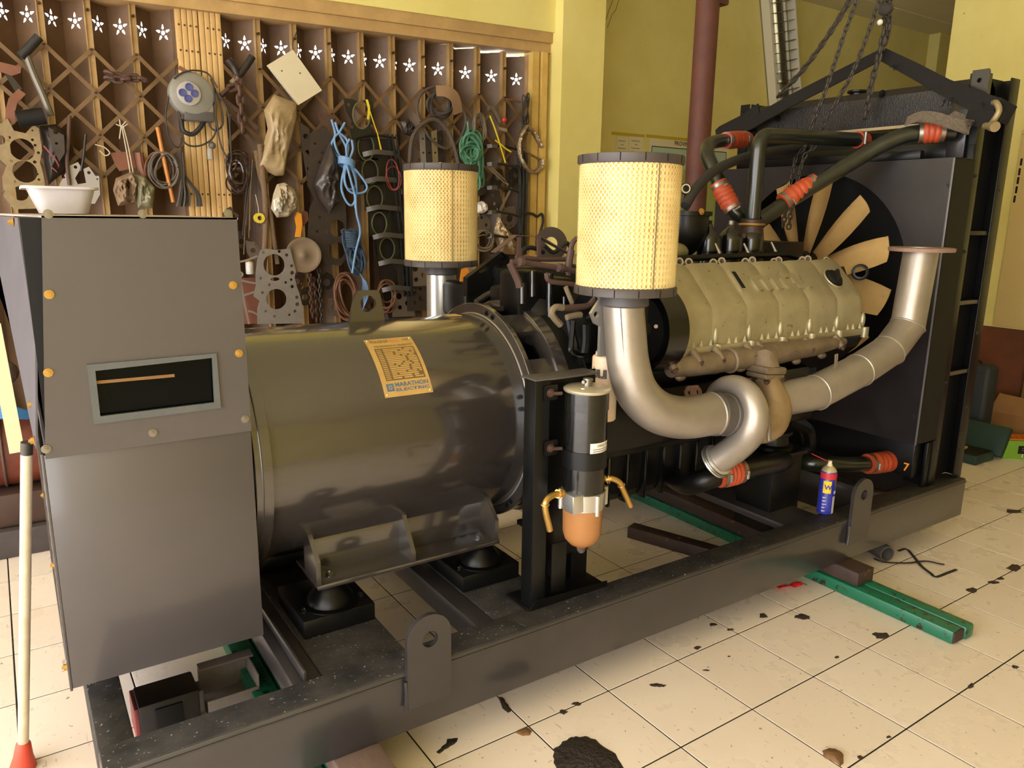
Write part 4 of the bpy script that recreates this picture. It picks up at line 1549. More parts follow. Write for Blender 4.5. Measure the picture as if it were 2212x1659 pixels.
# side channels: front and rear post joined by cross bars, one frame on each side
for s in (1, -1):
    Y = lambda y: CY + .015 - s * (CY + .015 - y)
    def rb(x0, x1, y0, y1, z0, z1, name, m=BLACK, r=.003, parent=None):
        a_, b_ = sorted((Y(y0), Y(y1)))
        return MB().rbox((x0, a_, z0), (x1, b_, z1), r).build(name, m, parent or rad_)
    rb(RX0, RX0 + .006, RY0, RY0 + .11, ZT, RZ1 - .12, 'front_post_web')
    rb(RX0, RX0 + .06, RY0, RY0 + .006, ZT, RZ1, 'front_post_flange')
    rb(RX1 - .07, RX1, RY0 - .004, RY0 + .004, ZT, RZ1 + .0, 'rear_post_flange')
    rb(RX1 - .004, RX1, RY0, RY0 + .1, ZT, RZ1, 'rear_post_web')
    rb(RX0 + .01, RX1 - .01, RY0 + .055, RY0 + .061, ZT + .005, RZ1, 'side_sheet', BLACKM)
    for z in (1.378, 1.09, .787):
        b_ = rb(RX0 + .02, RX1 - .05, RY0 + .004, RY0 + .055, z, z + .006, 'cross_bar')
        rb(RX0 + .03, RX1 - .055, RY0 + .002, RY0 + .004, z - .012, z + .004, 'bar_edge', mat('bare_steel_edge', '#5d5348', .5, .4) if z != 1.378 else BLACK, .001, b_)
    for z in (.42, .5, .62, .95, 1.25, 1.55):
        bolt(Vector((RX1 - .05, Y(RY0 - .004), z)), (0, -s, 0), .006, .006, CHAINM, rad_)
    for z in (.45, .75, 1.3, 1.6):
        bolt(Vector((RX0 + .03, Y(RY0), z)), (0, -s, 0), .006, .006, CHAINM, rad_)
    rb(RX0 - .03, RX0 + .012, RY0 + .004, RY0 + .02, ZT, .49, 'foot_angle', BLACK)
# core
MB().rbox((3.30, RY0 + .06, .33), (3.44, RY1 - .06, 1.80), .004).build('core', BLACKM, rad_)
# shroud box with round opening
SX = 3.10
outl = [(1.592, .50), (RY1 - .01, .50), (RY1 - .01, 1.662), (1.592, 1.662)]
SHP = mat('shroud_paint', '#2a2527', .36, var='#141213', vscale=5, vamt=.9, coat=.25, bump=.02)
sh = MB().plate(outl, [circ2(CY, 1.17, .452, 64)], .004, (SX, 0, 0), (0, 1, 0), (0, 0, 1)).build('shroud_panel', SHP, rad_, 0)
MB().box((SX, 1.592, .50), (RX0, 1.596, 1.66)).build('shroud_side', BLACKM, rad_, 0)
MB().box((SX, RY1 - .014, .50), (RX0, RY1 - .01, 1.66)).build('shroud_side', BLACKM, rad_, 0)
MB().box((SX, 1.592, 1.658), (RX0, RY1 - .01, 1.662)).build('shroud_top', BLACK, rad_, 0)
MB().box((SX, 1.592, .50), (RX0, RY1 - .01, .504)).build('shroud_floor', BLACK, rad_, 0)
MB().lathe([(-.002, .452), (.07, .448), (.07, .452)], (SX, CY, 1.17), (1, 0, 0), n=64, caps=False).build('fan_ring', BLACK, rad_)
MB().rbox((SX - .004, 1.592, .50), (SX + .002, 1.6, 1.66), .001).build('panel_edge', mat('worn_edge', '#6d696c', .4, .3), rad_)
for z, y in ((1.56, 1.61), (.62, 1.62), (1.62, 2.2)):
    bolt((SX - .003, y, z), (-1, 0, 0), .008, .005, SHP, rad_)
# upper cross panel between shroud and tank
MB().rbox((RX0 + .03, RY0 + .05, 1.66), (RX0 + .04, RY1 - .05, 1.74), .002).build('upper_panel', BLACK, rad_)
MB().rbox((SX + .03, 1.75, 1.664), (SX + .06, RY1 - .1, 1.70), .004).build('upper_channel', BLACK, rad_)
# top tank, sagging a little in the middle like the real one
TANKM = mat('tank_crinkle_paint', '#171516', .36, var='#221f21', vscale=6, vamt=.7, coat=.3, bump=.35, bscale=160)
ty = [RY0 + .055 + (RY1 - RY0 - .11) * k / 16 for k in range(17)]
vs, fs = [], []
for y in ty:
    zt = 1.975
    zb = 1.83 - .012 * math.sin(PI * (y - ty[0]) / (ty[-1] - ty[0]))
    vs += [(RX0 + .01, y, zb), (RX0 + .004, y, zb + .03), (RX0 + .004, y, zt - .03), (RX0 + .03, y, zt), (RX1 - .1, y, zt), (RX1 - .07, y, zt - .03), (RX1 - .07, y, zb)]
for i in range(16):
    for k in range(7):
        fs.append((i * 7 + k, i * 7 + (k + 1) % 7, i * 7 + 7 + (k + 1) % 7, i * 7 + 7 + k))
fs += [tuple(range(7)), tuple(range(16 * 7 + 6, 16 * 7 - 1, -1))]
tank = MB().raw(vs, fs).build('top_tank', TANKM, rad_, 30)
c = at(1852, 205, x=3.33)
MB().lathe([(-.03, .03), (.0, .032), (.004, .045), (.012, .045), (.014, 0)], Vector((3.33, c.y, 1.985)), (0, 0, 1), n=24).build('filler_cap', BLACK, tank)
for u, v in ((1905, 203), (1680, 256)):
    p = at(u, v, x=RX0)
    bolt(Vector((RX0 + .003, p.y, p.z)), (-1, 0, 0), .012, .012, BLACK, tank)
MB().rbox((RX0 - .002, at(1995, 265, x=RX0).y, 1.806), (RX0 + .02, at(1740, 275, x=RX0).y, 1.819), .002).build('packing_strip', mat('cream_strip', '#a08f6c', .6), tank)
# end brackets with holes
for yb, s in ((RY0, 1), (RY1, -1)):
    y0_, y1_ = sorted((yb, yb + s * .055))
    pl_ = MB().plate([(y0_, 1.72), (y1_, 1.72), (y1_, RZ1), (y0_, RZ1)], [circ2((y0_ + y1_) / 2, 1.95, .008, 10), circ2((y0_ + y1_) / 2, 1.86, .008, 10)], .006, (RX0, 0, 0), (0, 1, 0), (0, 0, 1)).build('end_bracket', BLACK, rad_, 0)
tp_ = at(2120, 150, x=3.235)
MB().plate([(tp_.y - .035, 1.86), (tp_.y + .03, 1.86), (tp_.y + .03, tp_.z), (tp_.y - .03, tp_.z), (tp_.y - .035, tp_.z - .01)], [circ2(tp_.y, tp_.z - .04, .009, 12)], .008, (3.235, 0, 0), (0, 1, 0), (0, 0, 1)).build('lifting_tab', SHP, rad_, 0)
MB().rbox((3.225, RY0 + .03, 1.67), (3.235, RY0 + .1, 1.90), .002).build('tank_stay', SHP, rad_)
text_mesh('7', .05, .0005, basis(at(1950, 1015, x=3.16), (0, -1, 0), (0, 0, 1)), mat('orange_print', '#e08a1c', .5), 'orange_mark', rad_, bold=.001)
MB().rbox((3.165, 1.63, .33), (3.25, 2.65, .49), .006).build('bottom_tank', BLACK, rad_)

# ================================================================ fan
fan = thing('cooling_fan', 'cream plastic cooling fan with broad blades behind the engine', 'fan', (3.05, CY, 1.17))
FANM = mat('cream_fan_plastic', '#bb9a63', .55, var='#9a7a48', vscale=7, vamt=.7, speck='#6e5534', speck_scale=22, speck_amt=-.3)
FC = Vector((3.02, CY, 1.17))
MB().lathe([(-.08, .04), (-.05, .09), (-.03, .11), (.05, .11), (.06, .0)], FC, (1, 0, 0), n=36).build('hub', BLACK, fan)
nbl = 12
bl = None
for k in range(nbl):
    a0 = math.radians(41.5 + 30 * k)
    vs, fs = [], []
    ns, nc = 7, 6
    for i in range(ns):
        t = i / (ns - 1)
        r = .10 + .325 * t
        ch = .10 + .045 * math.sin(PI * min(1, t * .8 + .1))
        tw = math.radians(38 - 16 * t)
        for j in range(nc):
            q = j / (nc - 1) - .5
            cam_ = .012 * (1 - (2 * q) ** 2)
            tang = q * ch * math.cos(tw) - cam_ * math.sin(tw)
            ax = q * ch * math.sin(tw) + cam_ * math.cos(tw)
            vs.append((ax, tang, r))
    for i in range(ns - 1):
        for j in range(nc - 1):
            fs.append((i * nc + j, i * nc + j + 1, (i + 1) * nc + j + 1, (i + 1) * nc + j))
    n0 = len(vs)
    vs2 = [(x + .005, y + .003, z) for x, y, z in vs]
    fs2 = [tuple(n0 + i for i in reversed(f)) for f in fs]
    edge = [j for j in range(nc)] + [i * nc + nc - 1 for i in range(1, ns)] + [(ns - 1) * nc + j for j in range(nc - 2, -1, -1)] + [i * nc for i in range(ns - 2, 0, -1)]
    es = [(edge[i], edge[(i + 1) % len(edge)], n0 + edge[(i + 1) % len(edge)], n0 + edge[i]) for i in range(len(edge))]
    mtx = Matrix.Translation(FC) @ Matrix.Rotation(a0, 4, 'X')
    MB().raw([mtx @ Vector(p) for p in vs + vs2], fs + fs2 + es).build('fan_blade', FANM, fan, 50)

# ================================================================ coolant pipes and hoses
def pipe_thing(name, label, cat='pipe', loc=(2.8, 2.1, 1.5), group=None):
    return thing(name, label, cat, loc, group)


def corrugated(path, r, name, parent, m=ORANGE, n_rib=4):
    """ribbed silicone sleeve along a short path"""
    P_ = smooth_path(path, 14)
    N = len(P_)
    rs = []
    for i in range(N):
        t = i / (N - 1)
        if .2 < t < .8:
            rs.append(r * (1.0 + .10 * abs(math.sin(PI * n_rib * (t - .2) / .6))))
        else:
            rs.append(r)
    o = MB().tube(P_, rs, 24).build(name, m, parent)
    for t in (.1, .9):
        i = int(t * (N - 1))
        d = (P_[min(i + 1, N - 1)] - P_[i - 1]).normalized()
        c = MB().lathe([(-.007, r * 1.02), (-.007, r * 1.05), (.007, r * 1.05), (.007, r * 1.02)], P_[i], d, n=26, caps=False).build('hose_clamp', STEEL, parent)
        s_, t_, _ = frame(d)
        q = P_[i] + (-s_ * .35 - Vector((0, 1, 0)) * .8).normalized() * r * 1.1
        MB().cyl(q - t_ * .014, q + t_ * .014, .0055, n=8).build('clamp_screw', STEEL, parent)
    return o


PIPEB = mat('black_green_pipe', '#191c17', .28, coat=.3, var='#20251b', vscale=8, bump=.02)
A = pipe_thing('coolant_pipe', 'black coolant pipe rising straight up and bending level to the radiator')
za = 1.745
MB().tube(fillet([(2.553, 2.09, 1.40), (2.556, 2.09, za), at(1855, 302, x=3.2)], .06, 8), .030, 24).build('pipe', PIPEB, A)
e1 = at(1855, 302, x=3.2)
d1 = (e1 - Vector((2.556, 2.09, za))).normalized()
MB().lathe([(-.012, .032), (-.012, .036), (.012, .036), (.014, .03), (.05, .03)], e1, d1, n=24).build('hose_collar', ORANGE, A)
MB().cyl(e1 + Vector((-.005, -.035, -.02)), e1 + Vector((-.012, -.04, .03)), .008, n=8).build('clamp_screw', STEEL, A)
B = pipe_thing('coolant_pipe', 'long black coolant pipe slanting up to the lifting shackle with two orange sleeves')
pb_ = [at(1640, 478, x=2.6), at(1700, 437, x=2.72), at(1762, 398, x=2.82), at(1850, 345, x=2.95), at(1915, 308, x=3.03), at(1975, 288, x=3.1), at(2062, 286, x=3.2)]
MB().tube(smooth_path(pb_, 8), .032, 24).build('pipe', PIPEB, B)
corrugated([at(1690, 438, x=2.70), at(1725, 414, x=2.765), at(1762, 393, x=2.83)], .037, 'orange_sleeve', B)
corrugated([at(1985, 287, x=3.11), at(2012, 285, x=3.135), at(2040, 285, x=3.165)], .040, 'orange_sleeve', B, n_rib=3)
Cc = pipe_thing('coolant_pipe', 'black coolant pipe hooking over toward the far radiator corner with two orange sleeves')
pc_ = [at(1612, 470, y=2.16), at(1590, 460, y=2.18), at(1567, 425, y=2.22), at(1545, 375, y=2.28), at(1528, 335, y=2.34), at(1532, 312, y=2.42), at(1560, 304, y=2.5), at(1600, 302, y=2.58), at(1640, 300, y=2.62)]
MB().tube(smooth_path(pc_, 7), .030, 24).build('pipe', PIPEB, Cc)
corrugated([at(1585, 454, y=2.185), at(1568, 426, y=2.22), at(1552, 395, y=2.255)], .037, 'orange_sleeve', Cc)
corrugated([at(1566, 304, y=2.51), at(1588, 302, y=2.555), at(1612, 301, y=2.59)], .037, 'orange_sleeve', Cc)
D_ = MB().tube(smooth_path([at(1480, 445, y=2.1), at(1505, 405, y=2.12), at(1545, 368, y=2.16), at(1600, 343, y=2.2), at(1660, 328, y=2.25), at(1740, 318, y=2.32)], 7), .0195, 16).build('breather_hose', mat('dull_black_hose', '#262422', .7), None)
tag(D_, 'thick matt black breather hose arching over the orange-sleeved pipe', 'hose')
Ee = pipe_thing('coolant_pipe', 'low black coolant pipe with one orange sleeve beside the spray can', loc=(2.8, 1.75, .5))
MB().tube(smooth_path([at(1690, 990, y=1.97), at(1745, 1000, y=1.84), at(1800, 1003, y=1.78), at(1870, 1002, y=1.76), at(1930, 995, y=1.74), at(1965, 990, y=1.74)], 7), .033, 22).build('pipe', PIPEB, Ee)
corrugated([at(1873, 1002, y=1.755), at(1902, 999, y=1.745), at(1935, 993, y=1.74)], .043, 'orange_sleeve', Ee)
Ff = pipe_thing('charge_air_pipe', 'black charge pipe with an orange sleeve under the compressor outlet', loc=(1.9, 1.65, .45))
MB().tube(smooth_path([at(1450, 1030, y=2.0), at(1480, 1046, y=1.8), at(1505, 1042, y=1.72), at(1540, 1030, y=1.68), at(1600, 1015, y=1.66), at(1680, 1000, y=1.72), at(1700, 990, y=1.9)], 7), .038, 20).build('pipe', BLACK, Ff)
corrugated([at(1552, 1026, y=1.66), at(1574, 1021, y=1.655), at(1598, 1016, y=1.655)], .044, 'orange_sleeve', Ff)
bolt(at(1605, 1022, y=1.62), (0, -1, 0), .011, .012, STEEL, Ff)

# ================================================================ lifting gear
SLING = mat('black_webbing', '#0f0b09', .9, var='#0a0706', vscale=30, bump=.2, bscale=200)
apex = at(1906, 117, x=3.2)
sl_ = thing('lifting_sling', 'brown-black webbing sling hung from the chain and wrapped round both radiator corners', 'sling', apex)
lc = at(1560, 290, x=3.19)
MB().ribbon([apex, apex.lerp(at(1700, 222, x=3.19), .5) + Vector((0, 0, .0)), at(1700, 222, x=3.19), at(1620, 268, x=3.19), at(1565, 285, x=3.19)], [.05, .058, .06, .062, .06], .007, (.15, .25, .9)).build('long_leg', SLING, sl_)
MB().ribbon([at(1640, 235, x=3.195), at(1600, 262, x=3.2), at(1556, 284, x=3.21), at(1548, 292, x=3.25), at(1550, 296, x=3.35)], .055, .009, (.1, .3, .9)).build('wrapped_end', SLING, sl_)
MB().ribbon([apex, at(1970, 150, x=3.19), at(2040, 188, x=3.18), at(2105, 218, x=3.17), at(2150, 235, x=3.17), at(2185, 250, x=3.25)], [.05, .058, .062, .07, .08, .07], .008, (.15, -.3, .9)).build('short_leg', SLING, sl_)
MB().ribbon([at(2088, 252, x=3.17), at(2118, 258, x=3.155), at(2150, 252, x=3.16), at(2170, 240, x=3.2)], .055, .008, (0, 0, 1)).build('shackle_loop', SLING, sl_)
random.seed(5)
for u, v in ((2060, 210), (1938, 138), (2045, 215), (2120, 215)):
    for k in range(5):
        p = at(u + random.uniform(-6, 6), v + random.uniform(-2, 4), x=3.17)
        MB().tube([p, p + Vector((-.01, random.uniform(-.02, .02), random.uniform(-.03, -.01)))], .0018, 5).build('fray', SLING, sl_)
sk = thing('bow_shackle', 'dusty galvanised bow shackle holding the sling at the radiator corner', 'shackle', at(2145, 270, x=3.15))
SHK = mat('dusty_zinc', '#a1916c', .5, .5, var='#7d6a45', vscale=25)
MB().tube(smooth_path([at(2138, 272, x=3.16), at(2150, 255, x=3.15), at(2158, 238, x=3.15), at(2152, 222, x=3.16), at(2142, 224, x=3.19)], 6), .011, 12).build('bow', SHK, sk)
MB().cyl(at(2128, 272, x=3.16), at(2148, 273, x=3.13), .013, n=12).build('pin', SHK, sk)
MB().cyl(at(2142, 272, x=3.14), at(2150, 274, x=3.125), .019, n=16).build('pin_head', SHK, sk)
# felt-like wrap lying on the orange sleeve
FELT = mat('grey_felt', '#75695d', .95, var='#4f463d', vscale=60, vamt=.8, bump=.5, bscale=120)
fw = MB().ribbon(smooth_path([at(1958, 262, x=3.08), at(1985, 252, x=3.08), at(2020, 255, x=3.07), at(2050, 264, x=3.08), at(2075, 272, x=3.1), at(2090, 275, x=3.13), at(2080, 262, x=3.16), at(2050, 250, x=3.17)], 5), .055, .008, (.6, .1, .6)).build('felt_wrap', FELT, None)
tag(fw, 'grey felt strip lying over the orange sleeve by the shackle', 'felt')


def chain(name, label, pts, ll, w, r, m=CHAINM, group=None):
    """links along a polyline; ll link length, each turned 90 degrees to the last"""
    P_ = smooth_path(pts, 8)
    t = thing(name, label, 'chain', P_[0], group)
    pitch = ll - 2.6 * r
    # resample
    acc = [0]
    for i in range(1, len(P_)):
        acc.append(acc[-1] + (P_[i] - P_[i - 1]).length)
    n = max(2, int(acc[-1] / pitch))
    path = []
    h, ww = ll / 2 - r, w / 2 - r
    for k in range(8):
        a_ = PI * k / 7
        path.append(Vector((ww * math.cos(a_), 0, h - ww + ww * math.sin(a_))))
    for k in range(8):
        a_ = PI + PI * k / 7
        path.append(Vector((ww * math.cos(a_), 0, -(h - ww) + ww * math.sin(a_))))
    lm = MB().tube(path, r, 6, closed=True).mesh('link', m)
    j = 0
    for k in range(n):
        s = (k + .5) * pitch
        while j < len(acc) - 2 and acc[j + 1] < s:
            j += 1
        f = (s - acc[j]) / max(1e-9, acc[j + 1] - acc[j])
        p = P_[j].lerp(P_[j + 1], f)
        d = (P_[j + 1] - P_[j]).normalized()
        sd, tt, _ = frame(d)
        if k % 2:
            sd, tt = tt, sd
        rot = .25
        sd, tt = sd * math.cos(rot) + tt * math.sin(rot), tt * math.cos(rot) - sd * math.sin(rot)
        o = bpy.data.objects.new('link', lm)
        COL.objects.link(o)
        o.parent = t
        o.matrix_parent_inverse = Matrix.Translation(-t.location)
        yv = d.cross(sd)
        o.matrix_basis = Matrix(((sd.x, yv.x, d.x, p.x), (sd.y, yv.y, d.y, p.y), (sd.z, yv.z, d.z, p.z), (0, 0, 0, 1)))
    return t


def up_to_ceiling(a_, b_):
    d = (a_ - b_).normalized()
    return a_ + d * ((CEIL_Z - .005 - a_.z) / d.z)



# the hoist hangs from the ceiling beam over the radiator
chain('hoist_chain', 'heavy hoist chain slanting down behind the sling toward the lamp', [up_to_ceiling(at(1862, -40, x=3.3), at(1790, 75, x=3.3)), at(1862, -40, x=3.3), at(1790, 75, x=3.3), at(1735, 150, x=3.3), at(1675, 215, x=3.3)], .05, .034, .0068)
chain('hand_chain', 'thin hand chain passing down behind the level coolant pipe', [up_to_ceiling(at(1866, -40, x=3.05), at(1820, 85, x=3.05)), at(1866, -40, x=3.05), at(1820, 85, x=3.05), at(1785, 190, x=3.05), at(1752, 275, x=3.06), at(1738, 318, x=3.06), at(1718, 345, x=3.05), at(1700, 440, x=3.0), at(1690, 495, x=2.95)], .037, .025, .0044)
chain('hand_chain', 'thin hand chain hanging down beside the bunched chains to the fan', [up_to_ceiling(at(1915, -40, x=3.05), at(1880, 60, x=3.05)), at(1915, -40, x=3.05), at(1880, 60, x=3.05), at(1840, 160, x=3.05), at(1795, 240, x=3.06), at(1776, 275, x=3.06), at(1758, 318, x=3.06), at(1735, 345, x=3.05), at(1712, 440, x=3.0), at(1703, 495, x=2.95)], .037, .025, .0044)
chain('lifting_chain', 'lifting chain dropping in front of the top tank below the sling', [at(1912, 60, x=3.16), at(1898, 125, x=3.16), at(1886, 170, x=3.17), at(1876, 215, x=3.18), at(1866, 272, x=3.2)], .05, .034, .0066)
for k, (du, lab) in enumerate(((0, 'tangled chain strand bunched above the sling, tied with rag'), (9, 'tangled chain strand hanging in a loop beside the bunched chain'), (-6, 'tangled chain strand with a pale bead above the sling'))):
    chain('gathered_chain', lab, [up_to_ceiling(at(1920 + du, -40, x=3.18), at(1912 + du, 20, x=3.18)), at(1920 + du, -40, x=3.18), at(1912 + du, 20, x=3.17 + .01 * k), at(1916 + du * .6, 60, x=3.17 + .012 * k), at(1905 + du * .3, 112, x=3.19)], .042, .029, .0056)
rg = MB()
for k in range(6):
    random.seed(k)
    rg.sphere(at(1910 + random.uniform(-8, 22), 14 + random.uniform(-6, 20), x=3.17), .014, 8, 6, sc=(1, 1.4, .7))
tag(MB().sphere(at(1913, 20, x=3.15), .03, 12, 8, sc=(.7, 1.1, .8)).build('rag_knot', mat('greasy_rag', '#35302a', .9, bump=.5, bscale=70), None), 'greasy rag knotted round the bunched chains', 'rag')
tag(MB().sphere(at(1901, 48, x=3.13), .012, 12, 8).build('white_bead', mat('white_glaze', '#e2d9cf', .3), None), 'small white round bead on the bunched chains', 'bead')
# vertical brown pipe behind the engine
bp0, bp1 = at(1497, 420, y=3.25), at(1521, 0, y=3.25)
pz = bp0.x
pole = thing('steel_post', 'red-brown painted steel post standing behind the engine', 'post', (bp0.x + .02, 3.25, 0))
MB().cyl((bp0.x + .02, 3.25, 0), (bp0.x + .02, 3.25, CEIL_Z), .066, n=28).build('tube', RUSTR, pole)
MB().cyl((bp0.x + .02, 3.25, 0), (bp0.x + .02, 3.25, .012), .13, n=28).build('base_plate', RUSTR, pole)
MB().rbox((bp0.x + .06, 3.2, at(1545, 12, y=3.25).z), (bp0.x + .14, 3.3, at(1545, 12, y=3.25).z + .3), .01, ).build('top_gusset', RUSTR, pole)
# ================================================================ fuel filter on its stand
fst = thing('filter_stand', 'black channel-iron stand on the near beam carrying the fuel filter', 'stand', (1.3, 1.66, ZT))
sx0 = at(1158, 822, y=1.65).x
stz = at(1158, 822, y=1.65).z
MB().rbox((1.172, 1.648, ZT), (1.178, 1.70, stz), .002).build('post_web', BLACK, fst)
MB().rbox((1.172, 1.645, ZT), (1.222, 1.651, stz), .002).build('post_face', BLACK, fst)
MB().rbox((1.38, 1.72, ZT), (1.44, 1.728, stz - .1), .002).build('rear_post', BLACK, fst)
MB().rbox((1.172, 1.645, stz - .004), (1.40, 1.72, stz + .002), .002).build('top_plate', RUBBERG, fst)
MB().rbox((1.23, 1.70, .40), (1.43, 1.706, stz), .002).build('back_plate', BLACK, fst)
b0, b1 = at(1143, 1312, z=ZT + .003), at(1330, 1238, z=ZT + .003)
MB().rbox((1.16, 1.645, ZT + .0005), (1.46, 1.76, ZT + .008), .002).build('base_plate', BLACK, fst)
MB().plate([(1.165, ZT), (1.46, ZT), (1.46, ZT + .02), (1.19, ZT + .03)], (), .004, (0, 1.643, 0)).build('base_lip', BLACK, fst, 0)
MB().rbox((1.255, 1.66, ZT + .005), (1.31, 1.666, .47), .002).build('short_post', BLACK, fst)
MB().rbox((1.34, 1.74, ZT + .005), (1.42, 1.80, .52), .003).build('rear_leg', BLACK, fst)

rc = at(1265, 930, y=1.60)
FX, FY = rc.x, 1.60
zt_ = at(1268, 838, y=FY).z
zb_ = at(1252, 1185, y=FY).z
def zof(v):
    return at(1262, v, y=FY).z
ffl = thing('fuel_water_separator', 'black cylindrical fuel filter with an amber bowl on a stand beside the alternator', 'fuel filter', (FX, FY, zb_))
rF = .0605
MB().lathe([(0, rF), (zof(905) - zof(1065), rF), (zof(890) - zof(1065), rF - .0005), (zt_ - zof(1065) - .006, rF - .001)], (FX, FY, zof(1065)), (0, 0, 1), n=48).build('canister', BLKGLOSS, ffl)
MB().lathe([(0, rF + .002), (zt_ - zof(882), rF + .002)], (FX, FY, zof(882)), (0, 0, 1), n=48, caps=False).build('top_band', BLKGLOSS, ffl)
lid = MB().lathe([(0, rF + .003), (.004, rF + .006), (.008, rF + .006), (.012, rF), (.014, .02), (.015, 0)], (FX, FY, zt_ - .008), (0, 0, 1), n=48).build('lid', mat('lid_cream_metal', '#c9c0aa', .35, .6), ffl)
MB().cyl((FX, FY, zt_ + .005), (FX, FY, zt_ + .028), .0125, n=16).build('t_handle', STEEL, lid)
MB().cyl((FX - .022, FY - .008, zt_ + .02), (FX + .022, FY + .008, zt_ + .02), .005, n=10).build('t_bar', STEEL, lid)
MB().cyl((FX - .03, FY - .02, zt_ + .004), (FX - .03, FY - .02, zt_ + .008), .008, n=12).build('vent_plug', mat('lid_cream_metal', '#c9c0aa'), lid)
for v0, v1 in ((1003, 967), ):
    MB().lathe([(0, rF), (0, rF + .004), (zof(v1) - zof(v0), rF + .004), (zof(v1) - zof(v0), rF)], (FX, FY, zof(v0)), (0, 0, 1), n=48, caps=False).build('mount_strap', BLACK, ffl)
# paper label
lz0, lz1 = zof(977), zof(946)
mb = MB()
vs, fs = [], []
for i in range(13):
    a_ = -.45 + 1.5 * i / 12
    for z in (lz0, lz1):
        vs.append((FX + math.sin(a_) * (rF + .0008), FY - math.cos(a_) * (rF + .0008), z))
fs = [(2 * i, 2 * i + 2, 2 * i + 3, 2 * i + 1) for i in range(12)]
LAB = mat('paper_label', '#e6dfd6', .6)
lb = mb.raw(vs, fs).build('paper_label', LAB, ffl)
PR = mat('label_print', '#6d635d', .6)
def wrapf(txt, size, a0, z, sx=1.0, bold=0):
    def bend(p):
        a_ = a0 + p.x / rF
        return Vector((FX + math.sin(a_) * (rF + .0013), FY - math.cos(a_) * (rF + .0013), z + p.y))
    return text_mesh(txt, size, 0, None, PR, 'lettering', lb, bold=bold, sx=sx, bend=bend)
H_ = lz1 - lz0
wrapf('DIESEL FUEL FILTER/WATER', H_ * .22, -.1, lz0 + H_ * .74, 1.0, .0002)
for k in range(4):
    vs, fs = [], []
    for i in range(9):
        a_ = -.32 + (1.2 - .1 * (k % 2)) * i / 8
        for z in (lz0 + H_ * (.56 - .14 * k), lz0 + H_ * (.61 - .14 * k)):
            vs.append((FX + math.sin(a_) * (rF + .0013), FY - math.cos(a_) * (rF + .0013), z))
    MB().raw(vs, [(2 * i, 2 * i + 2, 2 * i + 3, 2 * i + 1) for i in range(8)]).build('print_line', PR, lb)
# cast head
zh0, zh1 = zof(1092), zof(1056)
hd = MB().lathe([(0, rF - .004), (.002, rF + .002), (zh1 - zh0, rF + .004), (zh1 - zh0 + .002, rF - .002)], (FX, FY, zh0), (0, 0, 1), n=48).build('cast_head', ALUB, ffl)
MB().rbox((FX - .075, FY - .05, zh0 + .004), (FX - .035, FY - .005, zh1 + .006), .004).build('port_block', ALUB, hd)
MB().rbox((FX + .04, FY - .03, zh0), (FX + .07, FY + .0, zh1 + .006), .004).build('port_block', ALUB, hd)
for a_ in (.0, 1.35, -2.2):
    q = Vector((FX + math.sin(a_) * (rF + .004), FY - math.cos(a_) * (rF + .004), zh0 - .004))
    MB().cyl(q - Vector((0, 0, .004)), q + Vector((0, 0, zh1 - zh0 + .004)), .0075, n=10).build('screw_boss', ALUB, hd)
# amber bowl
BOWL = mat('amber_bowl', '#b9824f', .3, trans=.25, sub=.0, var='#a96f3a', vscale=8)
hb = zh0 - zb_
MB().lathe([(0, 0), (.002, .012), (.008, .018), (.018, .036), (.034, .050), (.055, .0565), (hb, .0585)], (FX, FY, zb_), (0, 0, 1), n=40, caps=False).build('bowl', BOWL, ffl)
MB().lathe([(0, .008), (.006, .012), (.012, .014), (.016, .01)], (FX, FY, zb_ - .013), (0, 0, 1), n=14).build('drain_tap', RUBBERG, ffl)
# brass hose tails
def tail(pts, parent):
    P_ = smooth_path([at(u, v, y=y) for u, v, y in pts], 6)
    MB().tube(P_, .0085, 14).build('hose_tail', BRASS, parent)
    for i in (1, 3):
        MB().cyl(P_[i] - (P_[i + 1] - P_[i]) * .3, P_[i] + (P_[i + 1] - P_[i]) * .4, .0135, n=6).build('union_nut', BRASS, parent)
    k = int(len(P_) * .62)
    MB().torus(P_[k], P_[k + 1] - P_[k], .0095, .0025, n=16).build('bead', BRASS, parent)
tail(((1216, 1066, 1.545), (1196, 1069, 1.53), (1180, 1082, 1.52), (1178, 1102, 1.52), (1188, 1146, 1.52)), ffl)
tail(((1308, 1036, 1.575), (1322, 1034, 1.565), (1338, 1042, 1.56), (1346, 1058, 1.56), (1362, 1094, 1.56)), ffl)
for v in (848, 967):
    p = at(1190, v, y=1.64)
    t = MB().plate(rrect(-.022, -.022, .022, .022, .006), [circ2(-.005, 0, .006, 10)], .005, p, (1, 0, 0), (0, 0, 1)).build('mount_tab', BLACK, ffl)
    bolt(p + Vector((-.004, -.003, 0)), (0, -1, 0), .0085, .008, RUST, t)
    MB().cyl(p + Vector((0, -.012, 0)), p + Vector((.026, -.016, -.002)), .005, n=8).build('clamp_stud', RUST, t)

